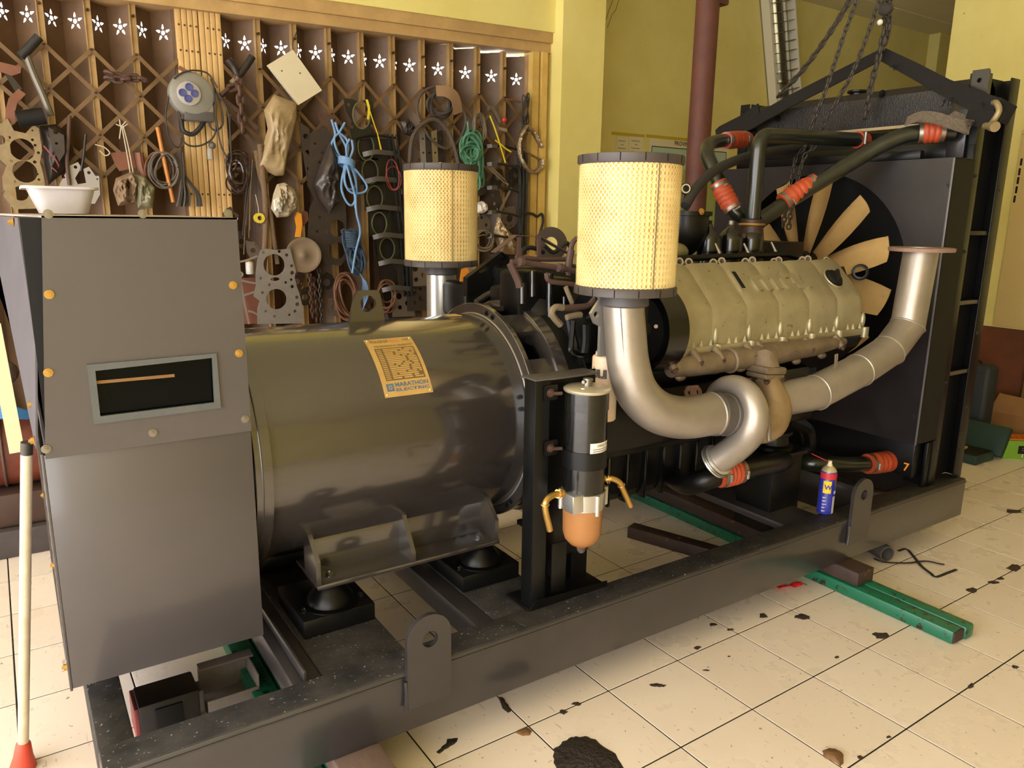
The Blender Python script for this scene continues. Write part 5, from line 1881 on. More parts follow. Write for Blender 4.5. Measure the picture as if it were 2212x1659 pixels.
# ================================================================ spray can
sc = at(1781, 1106, z=ZT + .002)
can_ = thing('spray_can', 'blue and white lubricant spray can with a red straw on the near beam', 'spray can', sc)
cr, chh = .0305, .17
BLUE = mat('can_blue', '#27309a', .3, coat=.4)
def ring(z0, z1, a0, a1, m, name, r=cr + .0004):
    vs, fs = [], []
    n = 20
    for i in range(n + 1):
        a_ = a0 + (a1 - a0) * i / n
        for z in (z0, z1):
            vs.append((sc.x + math.sin(a_) * r, sc.y - math.cos(a_) * r, sc.z + z))
    for i in range(n):
        fs.append((2 * i, 2 * i + 2, 2 * i + 3, 2 * i + 1))
    return MB().raw(vs, fs).build(name, m, can_)
MB().lathe([(0, cr - .002), (.002, cr), (chh, cr), (chh + .003, cr - .001)], sc, (0, 0, 1), n=36).build('body', BLUE, can_)
MB().lathe([(chh + .002, cr - .001), (chh + .012, cr - .006), (chh + .022, .014), (chh + .024, .012)], sc, (0, 0, 1), n=32).build('shoulder', mat('can_cream', '#c9bd94', .35, .4), can_)
MB().lathe([(chh + .022, .010), (chh + .03, .0105), (chh + .03, .008), (chh + .044, .0075), (chh + .044, 0)], sc, (0, 0, 1), n=18).build('nozzle', mat('nozzle_cream', '#e3d8bb', .4), can_)
ring(chh - .026, chh - .001, -2.2, 2.6, mat('can_red', '#c6323c', .35), 'red_band')
ring(.004, .075, -.15, 1.6, mat('can_silver_print', '#c8c2bd', .4), 'silver_panel', cr + .0006)
ring(.085, .098, -.05, 1.5, mat('can_white_print', '#dcd8d6', .4), 'white_strip', cr + .0006)
ring(.104, .142, .0, 1.3, mat('can_photo_print', '#9c7046', .4, var='#3c2f2a', vscale=120, vamt=.9), 'picture_panel', cr + .0006)
ring(.088, .138, -1.5, -.5, mat('can_yellow', '#e7c524', .35), 'yellow_shield', cr + .0006)
def wrapc(txt, size, a0, z, m, bold=0.0, sx=1.0):
    def bend(p):
        a_ = a0 + p.x / cr
        return Vector((sc.x + math.sin(a_) * (cr + .0011), sc.y - math.cos(a_) * (cr + .0011), sc.z + z + p.y))
    return text_mesh(txt, size, 0, None, m, 'lettering', can_, bold=bold, sx=sx, bend=bend)
wrapc('WD', .026, -1.32, .104, BLUE, .001)
wrapc('300', .02, .35, chh - .022, mat('can_yellow', '#e7c524'), .0008)
for k, z in enumerate((.07, .056, .042, .029, .015)):
    ring(z, z + .0022, -1.45, -1.05 + .06 * (k % 3), mat('can_white_print', '#dcd8d6'), 'print_line', cr + .0009)
    ring(z - .0035, z - .0018, -1.42, -1.15, mat('can_white_print', '#dcd8d6'), 'print_line', cr + .0009)
ring(.0885, .095, .55, 1.4, BLUE, 'blue_strip', cr + .0009)
stt = sc + Vector((0, 0, chh + .037))
MB().cyl(stt, at(1753, 980, y=1.64), .0016, n=6).build('straw', mat('red_straw', '#c9252f', .4), can_)

# ================================================================ things on and under the frame
TRAY = mat('milky_plastic', '#cfc9c8', .35, trans=.15, var='#bdb6b5', vscale=20)
t0 = at(45, 400, y=2.25)
t1 = at(212, 400, y=2.25)
tray = thing('plastic_tray', 'translucent white plastic tray standing on top of the terminal box', 'tray', ((t0.x + t1.x) / 2, 2.32, 1.403))
tz1 = t0.z
def loop(x0, x1, y0, y1, z):
    return [(x, y, z) for x, y in rrect(x0, y0, x1, y1, .03, 4)]
xa, xb = t0.x + .012, t1.x - .003
rows_ = [loop(xa + .025, xb - .02, 2.28, 2.46, 1.404), loop(xa + .002, xb - .002, 2.26, 2.49, tz1 - .003), loop(xa - .012, xb + .006, 2.25, 2.5, tz1), loop(xa - .012, xb + .006, 2.25, 2.5, tz1 - .006)]
inner = [loop(xa + .004, xb - .004, 2.263, 2.487, tz1 - .003), loop(xa + .027, xb - .022, 2.282, 2.458, 1.407)]
seq = [rows_[3], rows_[2], inner[0], inner[1]]
nn_ = len(rows_[0])
vs = [p for r_ in rows_[:2] for p in r_]
fs = [(k, (k + 1) % nn_, nn_ + (k + 1) % nn_, nn_ + k) for k in range(nn_)] + [tuple(range(nn_))]
MB().raw(vs, fs).build('tub', TRAY, tray, 30)
vs = [p for r_ in (rows_[1], rows_[3], rows_[2], inner[0], inner[1]) for p in r_]
fs = [(i * nn_ + k, i * nn_ + (k + 1) % nn_, (i + 1) * nn_ + (k + 1) % nn_, (i + 1) * nn_ + k) for i in range(4) for k in range(nn_)] + [tuple(range(4 * nn_, 5 * nn_))]
MB().raw(vs, fs).build('rim', TRAY, tray, 30)

WOODD = mat('dark_oily_timber', '#3f2d27', .6, var='#2a1e1b', vscale=12, vamt=.8, bump=.2, bscale=40, speck='#8a5a40', speck_scale=25, speck_amt=-.1)
GREENP = mat('green_paint_chipped', '#14694c', .4, var='#0f5a40', vscale=5, vamt=.6, coat=.2, speck='#241a16', speck_scale=38, speck_amt=.85, bump=.05)
# green painted beam under the frame
g0, g1 = at(2054, 1395, z=0), at(2092, 1368, z=0)
gx = (g0.x + g1.x) / 2
gb = thing('green_timber', 'green painted beam with chipped dark end lying under the frame beside the spray can', 'timber', (gx, 2.1, 0))
MB().rbox((gx - .062, g0.y, 0), (gx - .002, 2.95, .049), .008).build('plank', GREENP, gb)
MB().rbox((gx + .002, g0.y - .012, 0), (gx + .062, 2.95, .052), .012).build('plank', GREENP, gb)
MB().rbox((gx - .06, g0.y - .004, .004), (gx + .06, g0.y + .003, .045), .004).build('cut_end', WOODD, gb)
bk = at(1848, 1271, z=.052)
tag(MB().rbox((gx - .055, bk.y, .0525), (gx + .05, 2.76, ZB - .0005), .006).build('timber_block', WOODD, None), 'dark timber block wedged between the green beam and the frame near the spray can', 'block')
w0_, w1_ = at(1354, 1162, z=.0), at(1481, 1199, z=.0)
mtx = basis(w0_ + Vector((0, 0, .028)), (w1_ - w0_), Vector((0, 0, 1)).cross(w1_ - w0_))
tag(MB().rbox((0, 0, -.027), (.42, .065, .027), .004, mtx).build('loose_plank', WOODD, None), 'brown timber offcut on the tiles under the engine', 'plank')
# under the near left end
gb3 = thing('green_timber', 'green painted beam under the frame at the terminal box end', 'timber', (.5, 2.0, 0))
MB().rbox((.46, 1.25, 0), (.53, 2.9, .05), .006).build('plank', GREENP, gb3)
MB().rbox((.535, 1.27, 0), (.60, 2.9, .052), .008).build('plank', GREENP, gb3)
tag(MB().rbox((.535, 1.33, .0525), (.655, 1.80, ZB - .0005), .004).build('timber_block', mat('grey_brown_timber', '#6e5a50', .7, var='#574640', vscale=14, bump=.15, bscale=50), None), 'grey-brown timber block on the green beam below the large lifting lug', 'block')
# floodlight lying on the floor inside the frame
l0 = at(300, 1592, z=0.0)
fl_ = thing('floodlight', 'old black square floodlight lying on the tiles inside the frame', 'lamp', (.24, 2.09, 0))
LX = .155
LY = 2.04
MB().rbox((LX + .01, LY, 0), (LX + .165, LY + .11, .108), .006).build('housing', mat('brown_black_enamel', '#1b1615', .5, var='#2a2220', vscale=20), fl_)
MB().rbox((LX + .0, LY + .005, .0), (LX + .012, LY + .11, .102), .003).build('red_rim', mat('faded_red', '#7d3434', .5), fl_)
MB().rbox((LX + .05, LY - .006, .015), (LX + .12, LY, .09), .002).build('cover_plate', BLACKM, fl_)
MB().rbox((LX + .16, LY + .005, .03), (LX + .178, LY + .06, .1), .004).build('hinge', RUBBERG, fl_)
gh = thing('lamp_housing', 'dusty grey cast housing lying open beside the floodlight', 'housing', (LX + .27, LY + .07, 0))
GD = mat('dusty_grey_cast', '#7d736d', .7, var='#5f5650', vscale=20)
MB().rbox((LX + .185, LY + .0, 0), (LX + .33, LY + .006, .06), .002).build('side_wall', GD, gh)
MB().rbox((LX + .185, LY + .13, 0), (LX + .33, LY + .136, .1), .002).build('side_wall', GD, gh)
MB().rbox((LX + .324, LY, 0), (LX + .33, LY + .136, .1), .002).build('end_wall', GD, gh)
MB().rbox((LX + .185, LY + .1, .098), (LX + .34, LY + .14, .106), .002).build('lip', GD, gh)
MB().rbox((LX + .185, LY, 0), (LX + .33, LY + .136, .006), .002).build('floor_plate', GD, gh)
MB().torus((LX + .25, LY + .03, .02), (0, 0, 1), .018, .004, n=20).build('ring', BRASS, gh)
tag(MB().plate([(0, 0), (.02, -.004), (.035, .006), (.03, .024), (.01, .028), (-.004, .014)], (), .002, at(570, 1395, z=.001), (1, 0, 0), (0, 1, 0)).build('dry_leaf', mat('dry_leaf', '#b0932f', .7), None, 0), 'small dry yellow leaf on the tile beside the terminal box', 'leaf')
# broom handle with a red head end
h0, h1 = at(50, 1638, z=.03), at(58, 955, y=2.02)
bh = thing('broom', 'cream broom stick with a red foot leaning at the terminal box', 'broom', (h0.x, h0.y, 0))
dd = (h1 - h0).normalized()
MB().cyl(h0 + dd * .03, h1 - dd * .03, .0125, n=16).build('stick', mat('cream_stick', '#cdbfa4', .5, var='#a89678', vscale=30), bh)
MB().cyl(h1 - dd * .03, h1, .0128, n=16).build('stick_cap', CHAINM, bh)
MB().lathe([(-.06, .035), (-.03, .03), (0, .022), (.035, .017), (.04, .013)], h0 + dd * .01, dd, n=14).build('red_socket', mat('red_plastic', '#c7442c', .5), bh)
# loose things on the floor
rs_ = at(1700, 1262, z=.004)
rsm = MB()
rr_ = thing('red_scrap', 'crumpled red plastic wrapper by the near beam', 'wrapper', rs_)
random.seed(9)
REDP = mat('red_film', '#d01f22', .3)
vs, fs = [], []
for i in range(8):
    for j in range(4):
        vs.append(rs_ + Vector((.02 * (i - 4) * .9 + random.uniform(-.004, .004), -.011 * j + random.uniform(-.005, .005) - .006 * i + .02, random.uniform(0, .016))))
for i in range(7):
    for j in range(3):
        fs.append((i * 4 + j, i * 4 + j + 1, i * 4 + j + 5, i * 4 + j + 4))
MB().raw(vs, fs).build('film', REDP, rr_, 0)
tu = at(1912, 1195, z=.035)
tb2 = thing('rubber_tube', 'short grey rubber tube lying at the end of the frame', 'tube', (tu.x, tu.y, 0))
MB().lathe([(0, .034), (.16, .034), (.16, .029), (0, .029), (0, .034)], tu + Vector((.0, -.01, 0)), (.35, .9, 0), n=24, caps=False).build('tube', mat('grey_rubber', '#565250', .7), tb2)
STR = mat('black_strap', '#2b2623', .8)
tag(MB().ribbon(smooth_path([at(u, v, z=.004) for u, v in ((1940, 1190), (1958, 1186), (1972, 1200), (1990, 1222), (2010, 1238), (2022, 1246), (2045, 1238), (2066, 1230))], 5), .012, .002, (0, 0, 1) if False else (.4, .8, 0)).build('strap', STR, None), 'black strap end kinked on the tiles by the rubber tube', 'strap')
tag(MB().ribbon(smooth_path([at(u, v, z=.007) for u, v in ((1888, 1206), (1910, 1214), (1960, 1216), (2000, 1212), (2030, 1218), (2040, 1219))], 5), .01, .002, (.3, .9, 0)).build('strap', STR, None), 'thin black strap crossing under the kinked strap on the tiles', 'strap')
# ================================================================ things hung on the folding gate
HY = GATE_Y - .06


def w(u, v, d=0.0):
    return at(u, v, y=HY - d)


def XZ(pts, d=0.0):
    return [(w(u, v, d).x, w(u, v, d).z) for u, v in pts]


def wpx(u, v, n):
    return px(w(u, v), n)


def chole(u, v, r, n=18, ry=None, d=0.0):
    p = w(u, v, d)
    k = px(p, 1)
    return circ2(p.x, p.z, r * k, n, (ry / r) if ry else 1.0)


def sheet(name, label, cat, pts, holes, m, d=0.0, th=.006, parent=None, group=None):
    o = MB().plate(XZ(pts, d), [chole(*h, d=d) for h in holes], th, (0, HY - d, 0)).build(name, m, parent, 0)
    if parent is None:
        tag(o, label, cat, group)
    return o


def cord(pts, r, m, name, label=None, cat=None, parent=None, d=0.0, sm=6, n=8, group=None):
    P_ = [w(p[0], p[1], (p[2] if len(p) > 2 else d)) for p in pts]
    k = px(P_[0], 1)
    o = MB().tube(smooth_path(P_, sm), r * k, n).build(name, m, parent)
    if parent is None:
        tag(o, label, cat, group)
    return o


def blob(pts, m, name, label, cat, d=0.0, bulge=.05, seed=1, rough=.25, parent=None):
    """closed soft bag: outline inflated toward the room, crumpled by noise"""
    P2 = XZ(pts, d)
    cx = sum(p[0] for p in P2) / len(P2)
    cz = sum(p[1] for p in P2) / len(P2)
    out = []
    for i in range(len(P2)):
        a_, b_ = P2[i], P2[(i + 1) % len(P2)]
        for k in range(4):
            t = k / 4
            out.append((a_[0] + (b_[0] - a_[0]) * t, a_[1] + (b_[1] - a_[1]) * t))
    n = len(out)
    size = max(max(p[0] for p in P2) - min(p[0] for p in P2), max(p[1] for p in P2) - min(p[1] for p in P2))
    fr_ = 3.2 / size
    o_ = Vector((seed * 7.3, seed * 3.1, 0))
    vs, fs = [], []
    R_ = 12
    for i in range(R_ + 1):
        rr = 1 - i / R_
        for x, z in out:
            X_, Z_ = cx + (x - cx) * rr, cz + (z - cz) * rr
            edge = math.sqrt(max(0, 1 - rr ** 2.6))
            q = Vector((X_ * fr_ * 1.7, Z_ * fr_ * .8, 0)) + o_
            f = 1 + rough * (1.3 * mnoise.noise(q) - 1.1 * abs(mnoise.noise(q * 2.3)) + .5 * mnoise.noise(q * 5.1))
            vs.append((X_, HY - d - bulge * edge * f, Z_))
    for i in range(R_):
        for k in range(n):
            fs.append((i * n + k, i * n + (k + 1) % n, (i + 1) * n + (k + 1) % n, (i + 1) * n + k))
    fs.append(tuple(range(n - 1, -1, -1)))
    o = MB().raw(vs, fs).build(name, m, parent, 70)
    if parent is None:
        tag(o, label, cat)
    return o


def rope_loops(name, label, cat, cu, cv, ru, rv, n, r, m, seed=0, jit=.35, d0=.02, dd=.05, tilt=0.0, parent=None, sub='strand'):
    t = parent or thing(name, label, cat, w(cu, cv))
    rnd = random.Random(seed)
    for k in range(n):
        a = ru * (1 - jit * rnd.random())
        b = rv * (1 - jit * rnd.random())
        ou, ov = (ru - a) * rnd.uniform(-1, 1), (rv - b) * rnd.uniform(-1, 1)
        tl = tilt + rnd.uniform(-.25, .25)
        dep = d0 + dd * rnd.random()
        pts = []
        for q in range(17):
            an = 2 * PI * q / 16 + rnd.uniform(-.05, .05)
            x_, y_ = a * math.cos(an), b * math.sin(an)
            x2 = x_ * math.cos(tl) - y_ * math.sin(tl)
            y2 = x_ * math.sin(tl) + y_ * math.cos(tl)
            pts.append((cu + ou + x2, cv + ov + y2, dep + .012 * math.sin(an * 2 + k)))
        cord(pts, r, m, sub, parent=t, sm=3, n=6)
    return t


TANG = mat('tan_gasket', '#8c7a58', .6, .2, var='#6c5a3c', vscale=25, vamt=.7)
GREYG = mat('steel_gasket', '#8d8680', .5, .3, var='#746c66', vscale=20)
DARKG = mat('oily_gasket', '#332c28', .5, .2, var='#46392f', vscale=25, vamt=.7)
BROWNL = mat('rust_brown_lug', '#774c37', .65, .2, var='#5c3828', vscale=20)
DKMET = mat('oily_dark_metal', '#2b2724', .45, .4, var='#3d342c', vscale=30)
CABLE = mat('dark_cable', '#2d2824', .6)
GREYC = mat('grey_cable', '#5d564e', .6)
BRWIRE = mat('brown_wire', '#6a4632', .55)
TWINE = mat('white_twine', '#b5a78f', .8)
YEL = mat('yellow_ribbon', '#d7bd2b', .5)

# --- left of the stiles
jh = thing('jack_handle', 'grey steel jack handle with black rubber grip hooked on the gate', 'handle', w(80, 170))
cord(((54, 112), (72, 160), (92, 205), (110, 250)), 7.5, mat('dull_grey_bar', '#6d675c', .5, .4), 'bar', parent=jh, d=.03)
cord(((44, 122), (62, 104), (84, 80)), 10, RUBBER, 'grip', parent=jh, d=.035, n=12)
sheet('rusty_bracket', 'flat rust-brown steel bracket on the gate beside the jack handle', 'bracket', ((-20, 130), (0, 134), (46, 145), (44, 158), (25, 164), (0, 155), (-20, 155)), (), BROWNL, .05, .008)
t = MB().ribbon([w(48, 198, .05), w(28, 218, .06), w(22, 240, .065), w(22, 266, .06)], wpx(30, 230, 17), .006, (1, 0, .25)).build('curved_strap', BROWNL, None)
tag(t, 'curved rusty strap iron hanging over the tan gasket', 'strap iron')
sheet('link_plate', 'grey linkage plate joining the rusty bracket and strap', 'plate', ((10, 160), (24, 162), (48, 192), (34, 200)), (), DKMET, .045, .006)
cy_ = MB().cyl(w(38, 258, .08), w(96, 250, .08), wpx(60, 255, 17), n=20).build('black_roll', BLACKM, None)
tag(cy_, 'matt black cylindrical roll resting above the tan gasket', 'roll')
tg_ = sheet('head_gasket', 'large tan head gasket with round bores beside the plastic tray', 'gasket',
            ((-30, 270), (0, 268), (16, 256), (30, 282), (55, 288), (72, 270), (84, 278), (88, 305), (91, 325), (86, 350), (93, 375), (97, 398), (97, 450), (30, 452), (8, 425), (5, 382), (14, 357), (0, 345), (-30, 340)),
            ((48, 323, 23), (54, 371, 23), (44, 418, 15), (0, 302, 10), (20, 297, 3, 8), (18, 305, 3, 8), (70, 302, 3, 8), (76, 314, 3, 8), (83, 330, 3, 8), (75, 350, 3.5, 8), (24, 348, 3, 8), (30, 392, 3, 8), (8, 414, 3, 8), (84, 388, 3, 8), (70, 282, 2, 8), (81, 376, 2.5, 8)), TANG, .07, .007)
blob(((85, 272), (120, 268), (150, 290), (160, 330), (140, 370), (105, 400), (95, 350), (92, 300)), DKMET, 'gasket_heap', 'heap of oily dark gaskets and plates behind the steel rope', 'gaskets', .01, .06, 3)
sheet('dark_plate', 'dark slotted plate leaning in the gasket heap', 'plate', ((104, 275), (138, 292), (140, 330), (128, 350), (110, 312)), ((120, 285, 5, 10), (122, 310, 3, 8)), DARKG, .08, .005)
t = MB().ribbon([w(u, v, .085) for u, v in ((94, 315), (120, 345), (127, 358), (124, 372), (112, 362))], wpx(110, 330, 3), .006, (1, 0, 1)).build('red_wire_bracket', mat('faded_red', '#7d3434'), None)
tag(t, 'thin faded red bent bracket in the dark gasket heap', 'bracket')
cord(((150, 250), (148, 300), (145, 350), (150, 400)), 4, RUST, 'steel_rope', 'rusty twisted steel rope hanging behind the tray', 'rope', d=.06)
sheet('cover_gasket', 'pale grey looped timing cover gasket behind the plastic tray', 'gasket', ((128, 400), (150, 358), (168, 350), (176, 362), (162, 385), (168, 398), (186, 395), (180, 365), (192, 360), (206, 380), (214, 380), (216, 420), (205, 440), (128, 440)), ((163, 361, 3.5, 10), (192, 373, 3.5, 10), (138, 383, 2.5, 8), (210, 387, 2, 8)), mat('pale_gasket', '#97918a', .6, .2), .05, .006)
cord(((185, 290), (180, 340), (175, 370)), 3, DKMET, 'hanging_strap', 'dark twisted strap hanging between lattice and tray', 'strap', d=.05)
cord(((205, 312), (225, 318), (237, 330), (228, 336), (215, 325)), 1.3, TWINE, 'thin_wire', 'thin pale wire loop on the gate post', 'wire', d=.05)
MB()
chain('lock_chain', 'short dark padlock chain wound across the gate posts', [w(228, 155, .03), w(255, 165, .03), w(290, 168, .03), w(330, 176, .03)], .055, .04, .008, RUST)
chain('lock_chain', 'second turn of dark chain above the padlock chain', [w(228, 168, .04), w(250, 172, .04), w(285, 172, .04)], .055, .04, .008, RUST)
# cable reel
reel = thing('cable_reel', 'grey extension cable reel with four blue sockets on the stiles', 'cable reel', w(408, 260))
RG = mat('grey_reel_plastic', '#848077', .5, var='#6f6a60', vscale=12, vamt=.6)
rc_ = w(409, 207, .0)
rk = px(rc_, 1)
MB().lathe([(0, 44 * rk), (.06, 46 * rk), (.075, 44 * rk), (.08, 40 * rk), (.081, 0)], rc_ + Vector((0, .005, 0)), (0, -1, 0), n=40).build('drum', RG, reel)
MB().rbox((w(392, 240).x, HY - .07, w(392, 262).z), (w(455, 240).x, HY + .0, w(455, 210).z), .008).build('foot', RG, reel)
MB().rbox((w(393, 255).x, HY - .075, w(392, 262).z), (w(455, 255).x, HY + .0, w(455, 246).z), .006).build('foot_strip', mat('reel_dark', '#4d4a46', .6), reel)
sc_ = w(408, 202, .08)
MB().lathe([(0, 24 * rk), (.004, 24 * rk), (.006, 22 * rk), (.0065, 0)], sc_, (0, -1, 0), n=32).build('socket_plate', mat('reel_light', '#a09a90', .5), reel)
for du, dv in ((0, -14), (-14, -2), (12, 0), (-2, 11)):
    p = w(408 + du, 202 + dv, .0865)
    MB().lathe([(0, 8 * rk), (.004, 8 * rk), (.0045, 6.5 * rk), (.001, 6 * rk), (.001, 0)], p, (0, -1, 0), n=18).build('socket', mat('blue_socket', '#4a4f86', .4), reel)
cord(((392, 258, .04), (396, 282, .05), (415, 290, .05), (432, 276, .05), (446, 252, .04)), 5, RUBBER, 'carry_handle', parent=reel)
MB().ribbon([w(386, 145, .06), w(415, 162, .07)], wpx(400, 150, 8), .006, (.4, 0, 1)).build('rust_strap', BROWNL, reel)
for k, pts in enumerate((((385, 165), (366, 205), (358, 250), (366, 300), (386, 318), (394, 280), (376, 200), (372, 170)),
                         ((455, 170), (474, 220), (482, 265), (465, 282), (450, 262), (462, 220)),
                         ((462, 190), (466, 240), (464, 290), (440, 312), (410, 315), (390, 300)),
                         ((470, 200), (492, 240), (498, 300), (500, 350)),
                         ((376, 170), (392, 158), (420, 152), (450, 160), (470, 190)),
                         ((468, 260), (476, 310), (492, 345)))):
    cord(pts, 1.9, CABLE, 'reel_cord', parent=reel, d=.05 + .008 * k)
pl_ = thing('wall_plug', 'grey round plug hanging on the stiles below the reel', 'plug', w(452, 315))
MB().sphere(w(458, 314, .05), 8 * rk, 12, 8).build('plug_head', GREYC, pl_)
MB().rbox((w(443, 320).x, HY - .06, w(443, 346).z), (w(452, 320).x, HY - .03, w(452, 322).z), .004).build('plug_body', mat('reel_light', '#a09a90'), pl_)
# twine, rod, plates left of stile
tw_ = thing('twine_hank', 'white twine knotted to the lattice with two hanging lines', 'twine', w(260, 270))
for pts in (((258, 258), (262, 275), (276, 268)), ((250, 268), (262, 272), (272, 262)), ((262, 272), (258, 300)), ((263, 272), (274, 330), (282, 380), (286, 432)), ((266, 272), (278, 320), (290, 390), (292, 435))):
    cord(pts, 1.2, TWINE, 'line', parent=tw_, d=.06)
sheet('rust_plate', 'square rust-brown metal sheet hanging on the gate behind twine', 'sheet', ((238, 330), (286, 327), (294, 362), (258, 370), (247, 352)), (), BROWNL, .04, .003)
blob(((250, 385), (285, 370), (300, 395), (290, 440), (255, 445), (244, 410)), mat('rusty_lump', '#6b5138', .7, var='#8d7a62', vscale=25, bump=.4), 'pump_part', 'lumpy rusty pump part tied with twine', 'pump part', .05, .07, 7, .5)
blob(((285, 375), (312, 380), (335, 405), (330, 450), (298, 450)), mat('olive_bag', '#6f6a52', .5, var='#8b8468', vscale=20), 'plastic_bag', 'dull olive plastic bag beside the rusty pump part', 'bag', .06, .06, 8, .4)
cord(((300, 330), (305, 360), (312, 380)), 9, BROWNL, 'funnel_spout', 'brown bottle-like spout above the olive bag', 'spout', d=.04)
for k, (m_, lb_) in enumerate(((BRWIRE, 'coil of brown copper-coloured wire on the gate beside the orange rod'), (GREYC, 'loose coil of thin grey wire on the gate beside the orange rod'))):
    rope_loops('wire_coil', lb_, 'wire coil', 345 + 8 * k, 368, 32, 40, 6, 1.7, m_, seed=11 + k, jit=.3, d0=.03 + .02 * k)
cord(((340, 275), (352, 335), (366, 400), (374, 437)), 4.2, mat('orange_rod', '#b9762c', .5, var='#9a5c20', vscale=20), 'orange_rod', 'orange painted rod leaning on the gate', 'rod', d=.08)
gcb = thing('cable_bundle', 'sheaf of grey cables drooping above the terminal box', 'cables', w(395, 375))
rnd = random.Random(4)
for k in range(16):
    e = rnd.uniform(-22, 40)
    cord(((392 + rnd.uniform(-3, 3), 330), (395 + rnd.uniform(-3, 3), 368), (398 + e * .4, 395), (402 + e * .8, 420), (400 + e, 446)), 2.0, GREYC if k % 3 else CABLE, 'cable', parent=gcb, d=.04 + .05 * rnd.random(), n=6)
# --- right of the stiles
shc = rope_loops('shiny_cable_coil', 'hank of glossy brown cable hanging right of the stiles', 'cable coil', 513, 372, 26, 48, 11, 2.0, mat('glossy_brown_cable', '#3c2a24', .25, .1, coat=.5), seed=2, jit=.6, tilt=-.15)
cord(((498, 250), (497, 300), (500, 335)), 2.2, CABLE, 'hang_cord', parent=shc, d=.05)
yk = thing('clutch_fork', 'dark greasy fork-shaped casting hung above the brown chain', 'fork', w(515, 150))
cord(((492, 128), (505, 145), (515, 162), (530, 145), (545, 122)), 8, DKMET, 'fork_arm', parent=yk, d=.05, n=10)
cord(((515, 160), (508, 172), (500, 180)), 6, mat('pale_grease', '#75664f', .7), 'fork_stem', parent=yk, d=.05)
chain('rusty_chain', 'rusty link chain hanging beside the plastic-wrapped parcel', [w(512, 165, .05), w(518, 200, .05), w(522, 250, .05), w(525, 300, .05)], .07, .05, .01, RUST)
chain('rusty_chain', 'rusty chain stretched sideways from the cable reel', [w(480, 205, .04), w(500, 190, .05), w(522, 188, .05)], .065, .045, .009, RUST)
for pts, lb_ in ((((476, 210), (520, 245), (556, 278)), 'long rusty flat bar slanting across the gate below the chain'), (((490, 245), (512, 262), (545, 312)), 'short rusty flat bar slanting under the longer bar')):
    t = MB().ribbon([w(u, v, .035) for u, v in pts], wpx(510, 240, 9), .006, (.5, 0, 1)).build('flat_bar', RUST, None)
    tag(t, lb_, 'bar')
wb_ = thing('white_cover', 'cream rectangular cover plate hung askew on the gate', 'cover', w(636, 170))
q4 = [(631, 108), (577, 141), (644, 227), (694, 196)]
MB().plate(XZ(q4, .06), [chole(607.5, 154, 2, 8, d=.06)], .024, (0, HY - .06, 0)).build('plate', mat('cream_plastic', '#c9bda0', .45, var='#bcae90', vscale=8), wb_, 30)
for u, v in ((648, 158), ):
    MB().sphere(w(u, v, .073), .004, 8, 5).build('screw', CHAINM, wb_)
cord(((640, 70), (632, 95), (634, 110)), 1.2, CABLE, 'hang_wire', parent=wb_, d=.06)
blob(((592, 204), (570, 238), (578, 278), (556, 362), (596, 380), (612, 379), (622, 330), (641, 250), (640, 222)), mat('cloudy_bag', '#a08a66', .45, var='#86704e', vscale=14, vamt=.8, bump=.25, bscale=40), 'plastic_parcel', 'long dusty plastic-wrapped parcel hanging beside the cream cover', 'parcel', .05, .06, 5, .35)
ROPE = mat('hemp_rope', '#6b543c', .85, bump=.5, bscale=150)
cord(((562, 312), (566, 360), (572, 420), (574, 480), (572, 540), (568, 590)), 6.5, ROPE, 'hemp_rope', 'thick hemp rope hanging down left of the pale cloth bundle', 'rope', d=.06, n=12)
cord(((553, 325), (560, 370), (582, 450), (592, 520), (600, 570)), 5.5, ROPE, 'hemp_rope', 'second thinner strand of hemp rope behind the thick one', 'rope', d=.05, n=12)
rnd = random.Random(8)
ht = thing('hanging_strings', 'bunch of brown strings trailing beside the hemp rope', 'strings', w(545, 400))
for k in range(9):
    e = rnd.uniform(-25, 18)
    cord(((548 + e * .3, 340 + rnd.uniform(0, 40)), (546 + e * .6, 420), (548 + e, 500 + rnd.uniform(-20, 50))), 1.2, ROPE if k % 2 else CABLE, 'string', parent=ht, d=.03 + .03 * rnd.random(), n=5)
blob(((598, 398), (615, 394), (635, 408), (641, 430), (640, 452), (622, 468), (598, 470), (585, 450), (590, 420)), mat('pale_cloth', '#ab9c82', .8, var='#8d7c62', vscale=30, vamt=.7, bump=.4, bscale=50), 'cloth_bundle', 'pale canvas cloth bundled and hung on the gate', 'cloth', .07, .06, 12, .6)
blob(((590, 432), (602, 425), (610, 440), (608, 458), (592, 456)), mat('white_rag', '#cfcabf', .8, bump=.4, bscale=60), 'white_rag', 'white rag poking out of the canvas bundle', 'rag', .12, .03, 13, .5)
tr = thing('tape_roll', 'yellow tape roll hanging on a string by the hemp rope', 'tape roll', w(558, 472))
MB().lathe([(0, .012), (0, .026), (.03, .026), (.03, .012), (0, .012)], w(558, 471, .05), (0, -1, 0), n=24, caps=False).build('roll', mat('yellow_tape', '#cdb43a', .5), tr)
cord(((552, 420), (558, 450), (558, 468)), .9, TWINE, 'string', parent=tr, d=.07)
sheet('hacksaw', 'orange plastic hacksaw handle on the gate above the round lid', 'saw', ((637, 470), (641, 458), (650, 462), (652, 485), (648, 512), (638, 512), (641, 490)), (), mat('orange_plastic', '#d98d27', .45), .06, .02)
sheet('rust_hook', 'rusty hooked plate behind the orange handle', 'hook', ((655, 455), (664, 458), (666, 475), (655, 490), (650, 470)), (), BROWNL, .04, .008)
lp = w(654, 551, .05)
ld = thing('round_lid', 'round grey-brown pressed metal lid hung among the gaskets', 'lid', lp)
lk = px(lp, 1)
